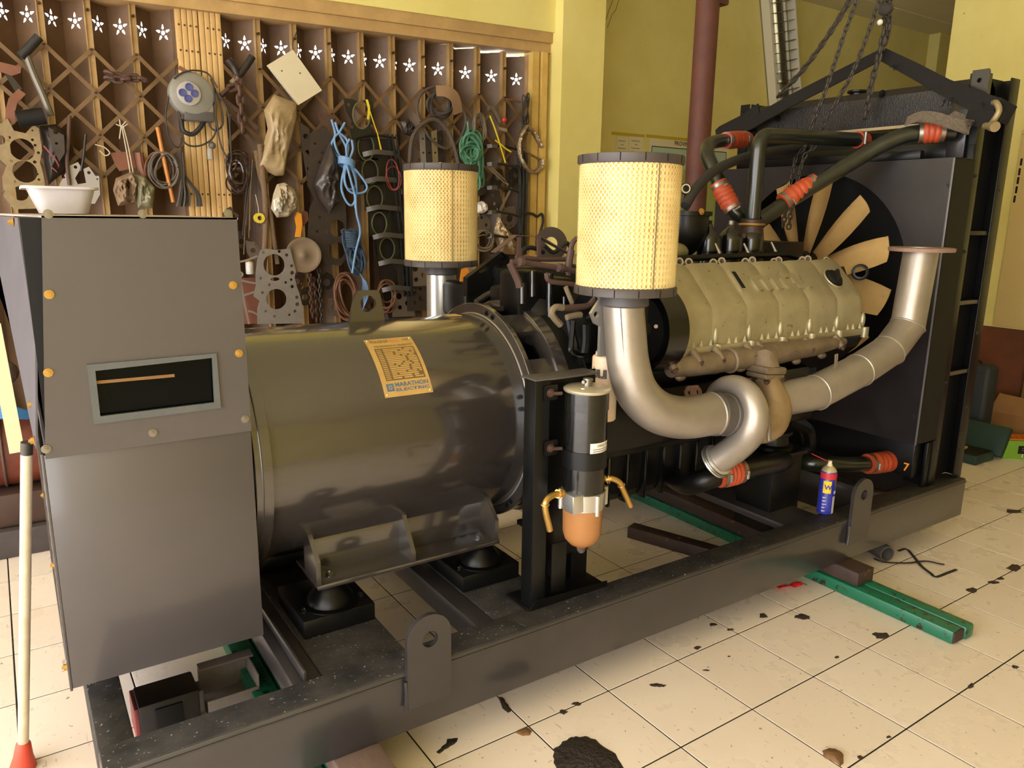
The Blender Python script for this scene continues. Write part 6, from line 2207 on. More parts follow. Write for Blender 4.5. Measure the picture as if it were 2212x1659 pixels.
MB().lathe([(0, 36 * lk), (.03, 38 * lk), (.035, 37 * lk), (.036, 32 * lk), (.033, 30 * lk), (.033, 8 * lk), (.037, 6 * lk), (.037, 0)], lp, (-.15, -1, .05), n=40).build('disc', mat('brown_grey_tin', '#7c6a56', .55, .3, var='#6a5846', vscale=15), ld)
# bright steel head gasket
bg_ = sheet('head_gasket', 'bright steel head gasket with two large bores above the alternator', 'gasket',
            ((562, 540), (575, 537), (595, 540), (627, 537), (632, 560), (639, 585), (636, 600), (640, 615), (648, 640), (655, 670), (653, 698), (556, 700), (556, 668), (561, 650), (548, 640), (553, 615), (552, 590), (556, 560)),
            ((592, 572, 23, 26), (597, 646, 22, 26), (594, 603, 10, 14, 4), (569, 545, 3, 8), (603, 543, 3.5, 8), (619, 551, 4, 8), (630, 574, 3.5, 8), (631, 589, 4.5, 8), (629, 604, 3, 8), (581, 615, 3.5, 8), (631, 619, 4, 8), (641, 642, 4, 8), (642, 657, 4.5, 8), (637, 672, 3.5, 8), (593, 683, 3.5, 8), (567, 632, 3.5, 8), (563, 601, 3, 8), (617, 610, 3, 8), (574, 672, 3, 8), (625, 680, 3, 8)), GREYG, .09, .006)
for pts in (((512, 563), (525, 640), (538, 700)), ((512, 566), (530, 563), (556, 553)), ((519, 605), (540, 610), (556, 612)), ((526, 638), (545, 632), (556, 628)), ((536, 672), (548, 675), (560, 682)), ((515, 585), (524, 592), (518, 600))):
    MB().ribbon(smooth_path([w(u, v, .09) for u, v in pts], 3), wpx(530, 620, 4), .005, (.5, 0, 1) if abs(pts[0][0] - pts[-1][0]) > 30 else (1, 0, 0)).build('gasket_rail', GREYG, bg_)
rp_ = sheet('copper_sheet', 'reddish copper sheet behind the bright steel gasket', 'sheet', ((516, 600), (560, 600), (565, 698), (524, 700)), (), mat('dull_red_sheet', '#7a4a3a', .6), .05, .003)
sd_ = thing('drink_can', 'small white printed drink can standing in the bright gasket', 'can', w(540, 590))
MB().lathe([(0, .018), (.003, .02), (.058, .02), (.062, .017)], w(540, 592, .08), (0, 0, 1), n=20).build('body', mat('can_label', '#c8c4be', .4, var='#7d7a8a', vscale=90), sd_)
MB().lathe([(.062, .017), (.068, .014), (.07, 0)], w(540, 592, .08), (0, 0, 1), n=20).build('lid', mat('gold_lid', '#b58b3a', .4, .5), sd_)
chain('rusty_chain', 'rusty chain hanging below the round lid, doubled', [w(668, 590, .06), w(671, 630, .06), w(676, 690, .06)], .04, .03, .006, RUST)
chain('rusty_chain', 'second strand of rusty chain below the round lid', [w(676, 600, .05), w(681, 640, .05), w(684, 700, .05)], .04, .03, .006, RUST)
chain('rusty_chain', 'thin single chain left of the blue-grey rope hank', [w(689, 580, .05), w(691, 630, .05), w(696, 700, .05)], .04, .026, .005, CHAINM)
# dark gaskets
sheet('head_gasket', 'long oily dark head gasket left of the blue rope', 'gasket', ((668, 290), (700, 272), (716, 290), (735, 330), (744, 420), (748, 470), (746, 560), (736, 574), (700, 570), (690, 545), (664, 518), (668, 450), (678, 430), (664, 400), (668, 340)),
      ((728, 493, 18, 22), (728, 541, 18, 22), (696, 436, 4, 8), (712, 460, 4, 8), (690, 470, 3, 8), (705, 500, 3.5, 8), (685, 500, 3, 8), (710, 530, 3.5, 8), (695, 330, 3, 8), (690, 350, 3, 8), (680, 310, 3, 8), (720, 425, 4, 8)), DARKG, .05, .006)
sheet('valve_gasket', 'small dark gasket plate with slots above the oily head gasket', 'gasket', ((685, 246), (700, 243), (728, 252), (732, 268), (715, 280), (692, 268)), ((693, 250, 4, 8), (700, 257, 3, 8), (722, 258, 3, 8)), mat('rusty_gasket', '#4f372b', .6, .2), .055, .005)
sheet('perforated_gasket', 'thin dark perforated gasket plate left of the oily head gasket', 'gasket', ((645, 262), (668, 278), (672, 330), (674, 400), (664, 392), (652, 320)), ((660, 295, 6, 10), (664, 330, 6, 10), (667, 365, 5, 10)), DARKG, .045, .005)
blob(((712, 305), (728, 340), (736, 388), (722, 400), (730, 440), (712, 460), (690, 430), (678, 400), (690, 362)), mat('black_bag', '#2a2523', .3, var='#4a3f38', vscale=12, vamt=.7, bump=.3, bscale=30), 'black_plastic_bag', 'glossy black plastic bag hung over the oily head gasket', 'bag', .08, .05, 21, .6)
# blue rope
BLUER = mat('blue_rope', '#6f93bb', .6, var='#557aa3', vscale=40, bump=.3, bscale=200)
br_ = thing('blue_rope', 'knotted hank of light blue rope hung on the gate', 'rope', w(748, 340))
for k, pts in enumerate((((716, 258), (724, 290), (716, 312), (722, 330), (738, 345)), ((724, 264), (732, 288), (745, 312), (752, 335)), ((745, 265), (733, 286), (722, 300), (730, 330), (745, 348)),
                         ((733, 287), (748, 300), (752, 320), (745, 345)), ((755, 300), (748, 318), (750, 345)), ((760, 302), (762, 325), (752, 350)),
                         ((745, 352), (742, 385), (752, 408), (768, 402), (766, 372), (752, 352)), ((750, 352), (740, 380), (738, 410), (750, 438), (762, 442), (770, 420), (768, 390), (757, 355)),
                         ((755, 352), (775, 375), (792, 400), (788, 414), (768, 418), (752, 410), (744, 385), (748, 355)), ((748, 352), (758, 390), (766, 420), (768, 450)),
                         ((768, 420), (770, 460), (778, 500), (768, 545), (761, 590)))):
    cord(pts, 2.5, BLUER, 'strand', parent=br_, d=.09 + .006 * k)
for k in range(6):
    c0 = w(748, 346 + k * 2.4, .12)
    MB().torus(c0, (0.35, 0.15, 1), px(c0, 17), px(c0, 2.5), n=20, m=8).build('wrap', BLUER, br_)
NAVY = mat('slate_blue_rope', '#33465a', .7, bump=.4, bscale=150)
nv = rope_loops('slate_rope', 'dark slate-blue rope hank tied below the light blue rope', 'rope', 765, 545, 17, 50, 14, 2.4, NAVY, seed=6, jit=.5, d0=.06, tilt=-.18)
for k in range(7):
    c0 = w(757 + k * .7, 505 + k * 5, .10)
    MB().torus(c0, (0.2, 0.1, 1), px(c0, 15), px(c0, 2.4), n=18, m=6).build('wrap', NAVY, nv)
cord(((740, 505), (738, 498), (746, 496), (748, 510)), 2, NAVY, 'loose_eye', parent=nv, d=.12)
lt = thing('blue_tail', 'frayed light blue rope tail hanging behind the alternator lifting eye', 'rope', w(785, 640))
for k in range(5):
    cord(((775, 586), (780, 592 + k), (784 + k * 2, 612), (783 + k * 3, 640), (788 - k * 2, 675)), 1.0, BLUER, 'strand', parent=lt, d=.07 + .006 * k)
# black-green gasket column with grey tabs
GGR = mat('green_black_gasket', '#22211b', .45, .3, var='#302e24', vscale=25)
ggo = sheet('head_gasket', 'dark green ring-bored gasket with yellow ribbon on the gate', 'gasket', ((742, 212), (760, 214), (775, 220), (797, 214), (806, 222), (808, 270), (800, 284), (806, 296), (762, 302), (756, 280), (760, 262), (748, 240)), ((781, 249, 19, 26, 27), (753, 226, 4, 10), (760, 274, 4, 10), (803, 272, 3.5, 10)), GGR, .06, .006)
p = w(781, 249, .066)
MB().torus(p, (0, -1, 0), px(p, 19.5), px(p, 1.6), n=30, m=6, sc=1.42, up=(0, 0, 1)).build('bore_ring', mat('olive_ring', '#6d6c4c', .45, .5), ggo)
rk_ = thing('gasket_rack', 'black strip rack of bored gaskets with grey end tabs left of the far filter', 'gasket rack', w(815, 450))
cols = ((771, 300), (845, 300), (852, 340), (858, 400), (866, 470), (876, 540), (884, 620), (890, 690), (840, 690), (828, 640), (818, 580), (808, 520), (798, 460), (790, 400), (780, 340))
MB().plate(XZ(cols, .02), (), .008, (0, HY - .02, 0)).build('backing', DKMET, rk_, 0)
for k, (u, v, r_, ry) in enumerate(((790, 318, 17, 26), (799, 371, 17, 24), (809, 427, 17, 23), (819, 483, 16, 22), (836, 537, 16, 22))):
    c0 = w(u, v, .05)
    o = MB().plate(XZ(((u - 22, v - 30), (u + 24, v - 30), (u + 26, v + 28), (u - 20, v + 28)), .05), [chole(u, v, r_, 26, ry, d=.05), chole(u + 18, v - 24, 3, 8, d=.05), chole(u - 17, v - 25, 3, 8, d=.05), chole(u + 20, v + 22, 3, 8, d=.05)], .006, (0, HY - .05, 0)).build('bored_gasket', GGR, rk_, 0)
    MB().torus(c0 + Vector((0, -.004, 0)), (0, -1, 0), px(c0, r_ + 1), px(c0, 1.5), n=28, m=6, sc=ry / r_, up=(0, 0, 1)).build('bore_ring', mat('olive_ring', '#6d6c4c'), o)
for k, (u, v) in enumerate(((790, 331), (796, 389), (798, 450), (806, 451), (812, 510), (824, 567), (832, 624))):
    if k == 3:
        continue
    MB().ribbon(smooth_path([w(u - 6, v + 3, .10), w(u + 6, v, .12), w(u + 22, v - 3, .12), w(u + 45, v - 1, .09), w(u + 68, v + 1, .05)], 3), wpx(u, v, 10), .005, (0, 0, 1)).build('grey_tab', mat('grey_tab', '#5a5552', .5, .2), rk_)
for k in range(3):
    cord(((838 + k * 9, 290), (848 + k * 9, 360), (856 + k * 9, 430), (866 + k * 9, 520), (874 + k * 8, 640)), 2.6, BLACKM, 'rack_wire', parent=rk_, d=.06 + .01 * k)
cord(((770, 300), (800, 292), (840, 296), (860, 302), (858, 330)), 2.4, BLACKM, 'rack_wire', parent=rk_, d=.07)
rope_loops('red_wire', 'loops of thin red wire on the gasket rack', 'wire', 850, 378, 17, 34, 2, 1.2, mat('red_wire', '#7d2f25', .5), seed=14, d0=.09)
for k, pts in enumerate((((792, 215, .08), (797, 235, .09), (795, 258, .08)), ((799, 240, .09), (808, 268, .09), (815, 288, .09), (820, 310, .09), (825, 332, .08)))):
    t = MB().ribbon(smooth_path([w(*p_) for p_ in pts], 4), [wpx(800, 240, 5 if k == 0 else 2.5)] * 9 if k == 0 else [wpx(800, 240, 2 + 3 * max(0, i - 9) / 8) for i in range(17)], .002, (1, 0, .3)).build('yellow_ribbon', YEL, None)
    tag(t, ('short bow of yellow ribbon on the green gasket', 'long yellow ribbon trailing from the green gasket')[k], 'ribbon')
# hoses behind the far filter
HOSE = mat('dusty_hose', '#4f4338', .65, var='#3e352c', vscale=15)
cord(((884, 352), (890, 300), (908, 272), (938, 258), (966, 280), (982, 320), (990, 352)), 4.5, HOSE, 'rubber_hose', 'arched dusty rubber hose behind the far air filter', 'hose', d=.08)
cord(((905, 255), (900, 230), (912, 200), (945, 186), (975, 195), (995, 225), (1006, 262), (990, 305), (962, 320), (930, 300), (908, 262)), 3.2, HOSE, 'hose_coil', 'wide loop of dusty hose above the arched hose', 'hose', d=.06)
rope_loops('belt_coil', 'drive belts looped together behind the far air filter', 'belts', 950, 225, 30, 34, 4, 3.0, mat('old_belt', '#3a312b', .7), seed=17, d0=.04)
t = MB().ribbon(smooth_path([w(942, 196, .1), w(965, 198, .12), (w(983, 212, .12)), w(990, 245, .1)], 4), wpx(960, 220, 24), .003, (.7, 0, .7)).build('cardboard_strip', mat('brown_card', '#86684a', .8), None)
tag(t, 'curved brown cardboard strip hanging over the belts', 'cardboard')
blob(((862, 262), (880, 255), (895, 275), (890, 295), (872, 290)), mat('grease_lump', '#3c342e', .35, .3), 'ignition_part', 'small dark glossy part beside the dusty hoses', 'part', .05, .04, 31, .6)
for k in range(4):
    u0 = 905 + 13 * k
    sheet('thin_gasket', ('narrow perforated grey gasket strip behind the arched hose', 'narrow dark gasket strip inside the arched hose', 'narrow tan gasket strip inside the arched hose', 'narrow steel strip right of the arched hose')[k], 'gasket', ((u0, 285), (u0 + 12, 280), (u0 + 16, 360), (u0 + 4, 362)), ((u0 + 8, 300, 2.5, 8), (u0 + 9, 330, 2.5, 8)), (GREYG, DARKG, TANG, DKMET)[k], .03, .004)
# green rope
GRR = mat('green_rope', '#4e8467', .6, var='#3d6c54', vscale=40, bump=.3, bscale=200)
gr_ = rope_loops('green_rope', 'tangled hank of green rope on the gate beside the far air filter', 'rope', 1018, 318, 24, 40, 16, 2.3, GRR, seed=23, jit=.6, d0=.07, dd=.06, tilt=-.15)
rope_loops('', '', '', 1030, 365, 13, 44, 9, 2.3, GRR, seed=24, jit=.5, d0=.08, dd=.05, tilt=-.1, parent=gr_)
cord(((1010, 262), (1012, 285), (1016, 300)), 2.3, GRR, 'strand', parent=gr_, d=.09)
rope_loops('grey_wire_coil', 'coil of dusty grey tubing right of the green rope', 'coil', 1035, 280, 14, 38, 5, 2.0, mat('dusty_tubing', '#6a5e4e', .6), seed=27, d0=.05)
# right end of the gate
bh_ = thing('bent_hose', 'short bent hose with a red cap on the gate', 'hose', w(1070, 245))
cord(((1055, 234), (1064, 236), (1073, 248), (1080, 264)), 5.5, mat('translucent_hose', '#5d5142', .35, coat=.4), 'hose', parent=bh_, d=.06, n=12)
MB().sphere(w(1089, 259, .07), px(w(1089, 259), 6), 10, 7).build('red_cap', mat('red_cap', '#b33029', .4), bh_)
cord(((1076, 277), (1086, 280), (1094, 282)), 4, mat('pale_tube', '#8d7b64', .5), 'tube_end', parent=bh_, d=.06)
for k, pts in enumerate((((1058, 250), (1068, 275), (1080, 312), (1092, 352)), ((1070, 303), (1082, 312), (1094, 322), (1104, 328)))):
    cord(pts, 1.8, YEL, 'string', ('yellow string hanging from the bent hose', 'short yellow string tied across the hanging one')[k], 'string', d=.08)
FOIL = mat('crumpled_foil', '#8a7458', .35, .7, var='#c2ad8c', vscale=45, vamt=.8, bump=.9, bscale=60)
fo = thing('foil_gasket', 'crumpled C-shaped foil gasket hung at the end of the gate', 'gasket', w(1145, 320))
def foilpath(pts, r):
    P_ = smooth_path([w(u, v, .05) for u, v in pts], 6)
    rnd_ = random.Random(3)
    rs_ = [px(P_[0], r) * rnd_.uniform(.8, 1.2) for _ in P_]
    MB().tube(P_, rs_, 8, flat=.5).build('foil_arm', FOIL, fo)
foilpath(((1137, 272), (1124, 295), (1120, 325), (1130, 355), (1150, 372), (1168, 362), (1170, 345)), 9)
foilpath(((1137, 272), (1152, 285), (1162, 302), (1170, 318)), 8)
foilpath(((1128, 322), (1148, 335), (1168, 345)), 4)
BG = mat('black_frame_gasket', '#1e1c1a', .5)
bf_ = thing('frame_gasket', 'stack of black open frame gaskets at the end of the gate', 'gasket', w(1095, 420))
for k, v in enumerate((315, 354, 405, 458, 510)):
    cord(((1048, v + 2), (1060, v - 2), (1090, v + 2), (1110, v + 6), (1122, v + 14), (1124, v + 45)), 2.6, BG, 'frame_bar', parent=bf_, d=.05 + .01 * k, sm=3)
    MB().ribbon([w(1052, v + 1, .08), w(1062, v, .10), w(1074, v, .08)], wpx(1060, v, 8), .005, (0, 0, 1)).build('end_tab', mat('grey_tab', '#5a5552'), bf_)
for u in (1120, 1128, 1135):
    cord(((u, 330), (u + 2, 380), (u + 1, 440), (u - 1, 500), (u, 550)), 3.4, BG, 'frame_bar', parent=bf_, d=.04)
cord(((1128, 460), (1150, 462), (1160, 468), (1170, 462), (1173, 475), (1170, 492), (1164, 508), (1158, 515)), 3, BG, 'oil_seal', 'thin black wavy gasket sticking out over the jamb', 'gasket', d=.07, sm=4)
for k, pts in enumerate((((1052, 360), (1098, 400)), ((1056, 356), (1092, 392)), ((1105, 405), (1080, 455)))):
    t = MB().ribbon([w(u, v, .07) for u, v in pts], wpx(1070, 380, 5), .004, (.6, 0, 1)).build('tappet_rod', TANP, None)
    tag(t, ('long thin tan rod with an eye among the frame gaskets', 'second thin tan rod lying against the first', 'short thin tan rod crossing below the others')[k], 'rod')
sheet('small_gasket', 'grey perforated gasket plate below the thin rods', 'gasket', ((1062, 415), (1078, 410), (1086, 440), (1078, 460), (1055, 462), (1052, 440)), ((1068, 440, 4, 8), (1064, 422, 3, 8), (1074, 452, 3, 8)), DARKG, .05, .005)
sheet('small_gasket', 'brown-grey gasket plate beside the far air filter', 'gasket', ((1030, 470), (1048, 460), (1060, 480), (1058, 500), (1032, 498)), ((1040, 470, 3.5, 8), (1050, 486, 4, 8)), mat('brown_gasket', '#5e5146', .6), .05, .005)
blob(((1074, 468), (1106, 508), (1118, 520), (1112, 550), (1078, 548), (1066, 500)), FOIL, 'foil_sheet', 'crumpled shiny foil sheet at the foot of the frame gaskets', 'foil', .04, .05, 41, .5)
rope_loops('tan_wires', 'tangle of tan wires beside the far air filter base', 'wire', 1045, 520, 22, 24, 7, 1.4, TANP, seed=33, d0=.05)
blob(((1025, 440), (1040, 434), (1049, 440), (1050, 455), (1040, 462), (1028, 460)), mat('white_cup', '#d3cbc2', .5), 'plastic_cup', 'crumpled white plastic cup beside the far air filter', 'cup', .08, .05, 44, .2)
cord(((1096, 216), (1110, 216), (1124, 220)), 3, BROWNL, 'coat_peg', 'short brown peg across the last gate panel', 'peg', d=.03)
rope_loops('cable_hank', 'thin dark cables hanging from the last gate post', 'cables', 1135, 240, 6, 40, 5, 1.3, CABLE, seed=37, d0=.02)
# cable coils seen behind the alternator lifting eye
cc = rope_loops('brown_cable_coil', 'coil of brown cable behind the alternator lifting eye', 'cable coil', 750, 640, 27, 52, 8, 2.4, BRWIRE, seed=41, jit=.35, d0=.04, tilt=-.1)
rope_loops('', '', '', 835, 640, 20, 36, 7, 2.2, BRWIRE, seed=43, jit=.4, d0=.04, parent=cc)
for k, (u, v, s_) in enumerate(((880, 600, 1.0), (870, 650, 1.1), (900, 640, 1.0), (905, 590, .9))):
    sheet('dark_gasket', ('small dark perforated gasket low on the gate by the far filter pipe', 'dark gasket with large holes above the alternator shell', 'dark gasket beside the bright far intake pipe', 'dark gasket plate under the far air filter')[k], 'gasket',
          ((u - 22 * s_, v - 26 * s_), (u + 20 * s_, v - 28 * s_), (u + 24 * s_, v + 30 * s_), (u - 20 * s_, v + 32 * s_)), ((u - 8, v - 10, 7, 12), (u + 10, v + 4, 6, 12), (u - 6, v + 14, 5, 10), (u + 8, v - 16, 4, 8)), mat('brown_gasket', '#5e5146') if k % 2 else DARKG, .04 + .012 * k, .005)

# the crowd of small gaskets and plates hung low on the gate
rnd = random.Random(77)
for k, (u, v) in enumerate(((498, 470), (520, 520), (545, 540), (640, 610), (660, 640), (705, 610), (720, 665), (800, 660), (862, 560), (866, 470), (872, 400), (895, 690), (1040, 400), (1075, 385), (1100, 470), (1060, 530), (1095, 530), (1112, 380))):
    a_, b_ = rnd.uniform(13, 20), rnd.uniform(20, 30)
    tl = rnd.uniform(-.5, .5)
    pts = []
    for q in range(10):
        an = 2 * PI * q / 10
        rr_ = rnd.uniform(.75, 1.1)
        x_, y_ = a_ * rr_ * math.cos(an), b_ * rr_ * math.sin(an)
        pts.append((u + x_ * math.cos(tl) - y_ * math.sin(tl), v + x_ * math.sin(tl) + y_ * math.cos(tl)))
    hs = [(u + rnd.uniform(-2, 2), v + rnd.uniform(-2, 2), a_ * .42, 16)]
    for q in range(3):
        an = rnd.uniform(0, 6.28)
        hs.append((u + a_ * .68 * math.cos(an + q * 2.1), v + b_ * .66 * math.sin(an + q * 2.1), 1.8, 8))
    sheet('hanging_gasket', 'small dark perforated gasket hanging in the crowd low on the gate', 'gasket', pts, hs, (DARKG, DKMET, mat('brown_gasket', '#5e5146'), mat('rusty_gasket', '#4f372b'))[k % 4], .012 + .004 * (k % 5), .005, group='small gaskets crowded low on the gate')

# --- floor level heap by the gate, left
hp = thing('oil_drum', 'dark red-brown steel drum lying by the gate behind the terminal box', 'drum', (-.2, 3.75, 0))
MB().lathe([(0, .14), (.01, .15), (.5, .15), (.51, .14)], (-.45, 3.72, .42), (1, 0, 0), n=28).build('body', mat('red_brown_drum', '#50241c', .5, .2, var='#7a3a22', vscale=6, vamt=.8), hp)
for x in (-.3, -.1):
    MB().torus((x, 3.72, .42), (1, 0, 0), .152, .006, n=28).build('hoop', RUST, hp)
tag(MB().rbox((-.6, 3.55, 0), (.18, 3.95, .12), .01).build('engine_block', mat('oily_block', '#3a3230', .6, var='#575050', vscale=8), None), 'grey oily cast block on the floor under the drum', 'block')
tag(MB().rbox((-.6, 3.58, .121), (.15, 3.93, .268), .02).build('engine_block', mat('brown_block', '#3c2a22', .6, var='#50382c', vscale=8), None), 'dark brown cast block lying on the grey one', 'block')
bc_ = thing('blue_cables', 'loose bright blue cables lying over the drum', 'cables', (-.1, 3.7, .6))
for k in range(5):
    MB().tube(smooth_path([at(-60, 884 + k * 4, y=3.6), at(-10, 878 + k * 6, y=3.58), at(22, 880 + k * 5, y=3.58), at(60, 890 + k * 3, y=3.62)], 4), .008, 8).build('cable', mat('bright_blue_cable', '#3f7fc0', .5), bc_)
tag(MB().sphere((-.09, 3.66, .76), .07, 12, 8, sc=(1.2, .8, .9)).build('mud_lump', mat('brown_rag', '#4a3b34', .9, bump=.6, bscale=40), None), 'crumpled brown rag lying over the blue cables', 'rag')
a_, b_ = at(2, 700, y=2.8), at(52, 962, y=2.7)
bd = MB().bar(a_ + Vector((-.02, 0, 0)), b_ + Vector((-.02, 0, -.02)), .02, .04, up=(1, 0, 0)).build('leaning_board', mat('cream_board', '#d6c79f', .6), None)
tag(bd, 'cream painted board leaning behind the terminal box', 'board')
# ================================================================ back wall and right corner
def bwp(u, v, d=.004):
    return at(u, v, y=BACK_Y - d)


PAPER = mat('paper', '#d8cda6', .7)
# wall map
m0 = bwp(1403, 298)
m1x = m0.x + .95
mz0 = m0.z - .78
mp_ = thing('wall_map', 'printed wall map behind the brown post', 'map', ((m0.x + m1x) / 2, BACK_Y, mz0))
MB().box((m0.x, BACK_Y - .004, mz0), (m1x, BACK_Y - .001, m0.z)).build('sheet', PAPER, mp_, 0)
ft_ = bwp(1411, 316, .005).z
MB().box((m0.x + .03, BACK_Y - .0055, mz0 + .04), (m1x - .03, BACK_Y - .004, ft_)).build('sea', mat('map_sea', '#a9bda6', .7), mp_, 0)
fr_ = MB()
for a_, b_ in (((m0.x + .03, ft_), (m1x - .03, ft_)), ((m0.x + .03, mz0 + .04), (m0.x + .03, ft_)), ((m1x - .03, mz0 + .04), (m1x - .03, ft_)), ((m0.x + .03, mz0 + .04), (m1x - .03, mz0 + .04))):
    MB().bar((a_[0], BACK_Y - .006, a_[1]), (b_[0], BACK_Y - .006, b_[1]), .002, .006).build('map_border', BLACKM, mp_)
zc = bwp(1450, 357).z
pts = [(m0.x + .032, mz0 + .05), (m1x - .032, mz0 + .05), (m1x - .032, zc + .02)]
random.seed(2)
for k in range(14):
    t = k / 13
    pts.append((m1x - .032 + (m0.x + .032 - m1x + .032) * t, zc - .03 * math.sin(4 * t) + random.uniform(-.012, .012)))
MB().plate(pts, (), .0015, (0, BACK_Y - .0062, 0)).build('land', mat('map_land', '#9aab4c', .7, var='#b9bd7e', vscale=7, vamt=.9), mp_, 0)
tx = bwp(1457, 314, .007)
text_mesh('PROVINCE', px(tx, 13), .0003, basis(tx, (1, 0, 0), (0, 0, 1)), mat('map_ink', '#3a352a', .7), 'title', mp_, bold=.0006, spacing=1.1, sx=.85)
# typed notices in a painted yellow border
for k, (u0, u1) in enumerate(((1332, 1358), (1360, 1390))):
    a_, b_ = bwp(u0, 294), bwp(u1, 298)
    nt_ = thing('typed_notice', ('typed paper notice on the back wall next to the pillar', 'typed paper notice on the back wall between another notice and the map')[k], 'notice', ((a_.x + b_.x) / 2, BACK_Y, a_.z - .3))
    MB().box((a_.x, BACK_Y - .003, a_.z - .30), (b_.x, BACK_Y - .001, a_.z)).build('sheet', PAPER, nt_, 0)
    W_ = b_.x - a_.x
    for r_, (xa, xb) in enumerate(((.15, .75), (.4, .6), (.15, .8), (.15, .8), (.15, .7), (.2, .8), (.15, .75))):
        zz = a_.z - .03 - .028 * r_
        MB().box((a_.x + W_ * xa, BACK_Y - .0036, zz - .006), (a_.x + W_ * xb, BACK_Y - .003, zz)).build('print_line', mat('typed_ink', '#8a8064', .7), nt_, 0)
BORD = mat('darker_yellow_border', '#b9a12c', .6)
for k, (p_, q_) in enumerate(((bwp(1322, 284), bwp(1393, 292)), (bwp(1397, 290), bwp(1500, 301)))):
    struct('trim_%d' % (5 + k), MB().box((p_.x, BACK_Y - .0015, q_.z - .02), (q_.x, BACK_Y + .01, p_.z)), BORD, smooth=0)
# fluorescent troffer fixed askew on the wall
la, lb = bwp(1648, -30, .05), bwp(1668, 222, .05)
lu = (la - lb).normalized()
lr = Vector((1, 0, 0))
lr = (lr - lu * lr.dot(lu)).normalized()
LW = (bwp(1712, 100, .05) - bwp(1655, 100, .05)).x
LL = (la - lb).length + .35
lamp = thing('louvre_lamp', 'white louvred fluorescent lamp fixed askew on the back wall', 'lamp', lb)
mtl = basis(lb - lu * .05, lr, lu)
WHT = mat('lamp_enamel', '#d9d2bb', .4)
MIR = mat('lamp_reflector', '#b9b49f', .18, .9)
MB().box((0, 0, -.05), (.022, LL, .05), mtl).build('side_rail', WHT, lamp, 0)
MB().box((LW - .012, 0, -.05), (LW, LL, .05), mtl).build('side_rail', WHT, lamp, 0)
MB().box((0, 0, -.05), (LW, LL, -.035), mtl).build('back_tray', MIR, lamp, 0)
MB().box((LW / 2 - .004, 0, -.035), (LW / 2 + .004, LL, .04), mtl).build('centre_rail', MIR, lamp, 0)
n_ = 16
for k in range(n_):
    yk_ = LL * (k + .5) / n_
    MB().box((.022, yk_ - .003, -.03), (LW - .012, yk_ + .003, .04), mtl).build('louvre', MIR, lamp, 0)
for xk in (LW * .27, LW * .74):
    MB().cyl(mtl @ Vector((xk, 0.02, -.005)), mtl @ Vector((xk, LL - .02, -.005)), .014, n=12).build('tube', mat('lamp_tube', '#e8e6da', .3), lamp)
# hairline cracks by the pillar
for pts in (((1337, 0), (1330, 22), (1322, 32), (1312, 60)), ((1324, 0), (1316, 20), (1309, 42))):
    MB().tube([bwp(u, v, .0005) for u, v in pts], .0022, 5).build('crack', mat('crack_dark', '#6e5a25', .9), bpy.data.objects['wall_back'])

# cream notice panel with dark tick marks on the right wall
n0, n1 = at(2172, 720, x=RX - .01), at(2205, 292, x=RX - .01)
pn = thing('tick_mark_panel', 'tall cream panel with a row of dark ticks on the right wall', 'panel', (RX, n0.y, .74))
MB().rbox((RX - .02, n1.y - .5, .74), (RX - .001, n1.y - .01, n1.z), .004).build('board', mat('cream_panel', '#cdb478', .5), pn)
for k, (u, v) in enumerate(((2206, 350), (2202, 371), (2199, 390), (2195.5, 410), (2191.5, 430))):
    p = at(u, v, x=RX - .021)
    MB().box((RX - .022, p.y - .006, p.z - .022), (RX - .019, p.y + .006, p.z + .022)).build('tick', BLACKM, pn, 0)
MB().rbox((RX - .03, n1.y - .5, n1.z), (RX - .001, n1.y - .01, n1.z + .03), .006).build('top_rail', mat('cream_panel', '#cdb478'), pn)
# dark upright case
ca = at(2140, 800, x=5.12)
ch = thing('hard_case', 'dark blue-grey upright case with a rounded top behind the radiator', 'case', (5.19, ca.y + .14, 0))
CHM = mat('blue_grey_vinyl', '#232a2f', .6)
MB().rbox((5.12, ca.y, 0.0), (5.26, ca.y + .28, ca.z + .02), .035, seg=4).build('shell', CHM, ch)
MB().rbox((5.115, ca.y + .03, 0.05), (5.12, ca.y + .25, ca.z - .03), .002).build('front_panel', CHM, ch)
MB().tube(fillet([(5.19, ca.y + .09, ca.z + .015), (5.19, ca.y + .09, ca.z + .035), (5.19, ca.y + .19, ca.z + .035), (5.19, ca.y + .19, ca.z + .015)], .01), .006, 8).build('carry_handle', BLACK, ch)
# open tool case
tc = at(2118, 1003, z=0)
TCM = mat('dark_green_case', '#1d3a34', .5, var='#162c28', vscale=10)
tcs = thing('tool_case', 'dark green plastic tool case lying open on the tiles', 'tool case', (tc.x, tc.y, 0))
MB().rbox((tc.x - .06, tc.y, 0), (tc.x + .16, tc.y + .32, .055), .006).build('tray', TCM, tcs)
MB().box((tc.x - .05, tc.y + .01, .054), (tc.x + .15, tc.y + .31, .058)).build('tray_insert', BLACKM, tcs, 0)
mt_ = Matrix.Translation((tc.x + .165, tc.y - .03, .03)) @ Matrix.Rotation(math.radians(28), 4, 'Y')
MB().rbox((0, 0, 0), (.045, .34, .19), .006, mt_).build('lid', TCM, tcs)
for k in range(3):
    MB().cyl((tc.x + .02, tc.y + .12 + k * .03, .066), (tc.x + .06, tc.y + .12 + k * .03, .066), .009, n=10).build('socket_bit', mat('pale_brass', '#d6c56a', .35, .5), tcs)
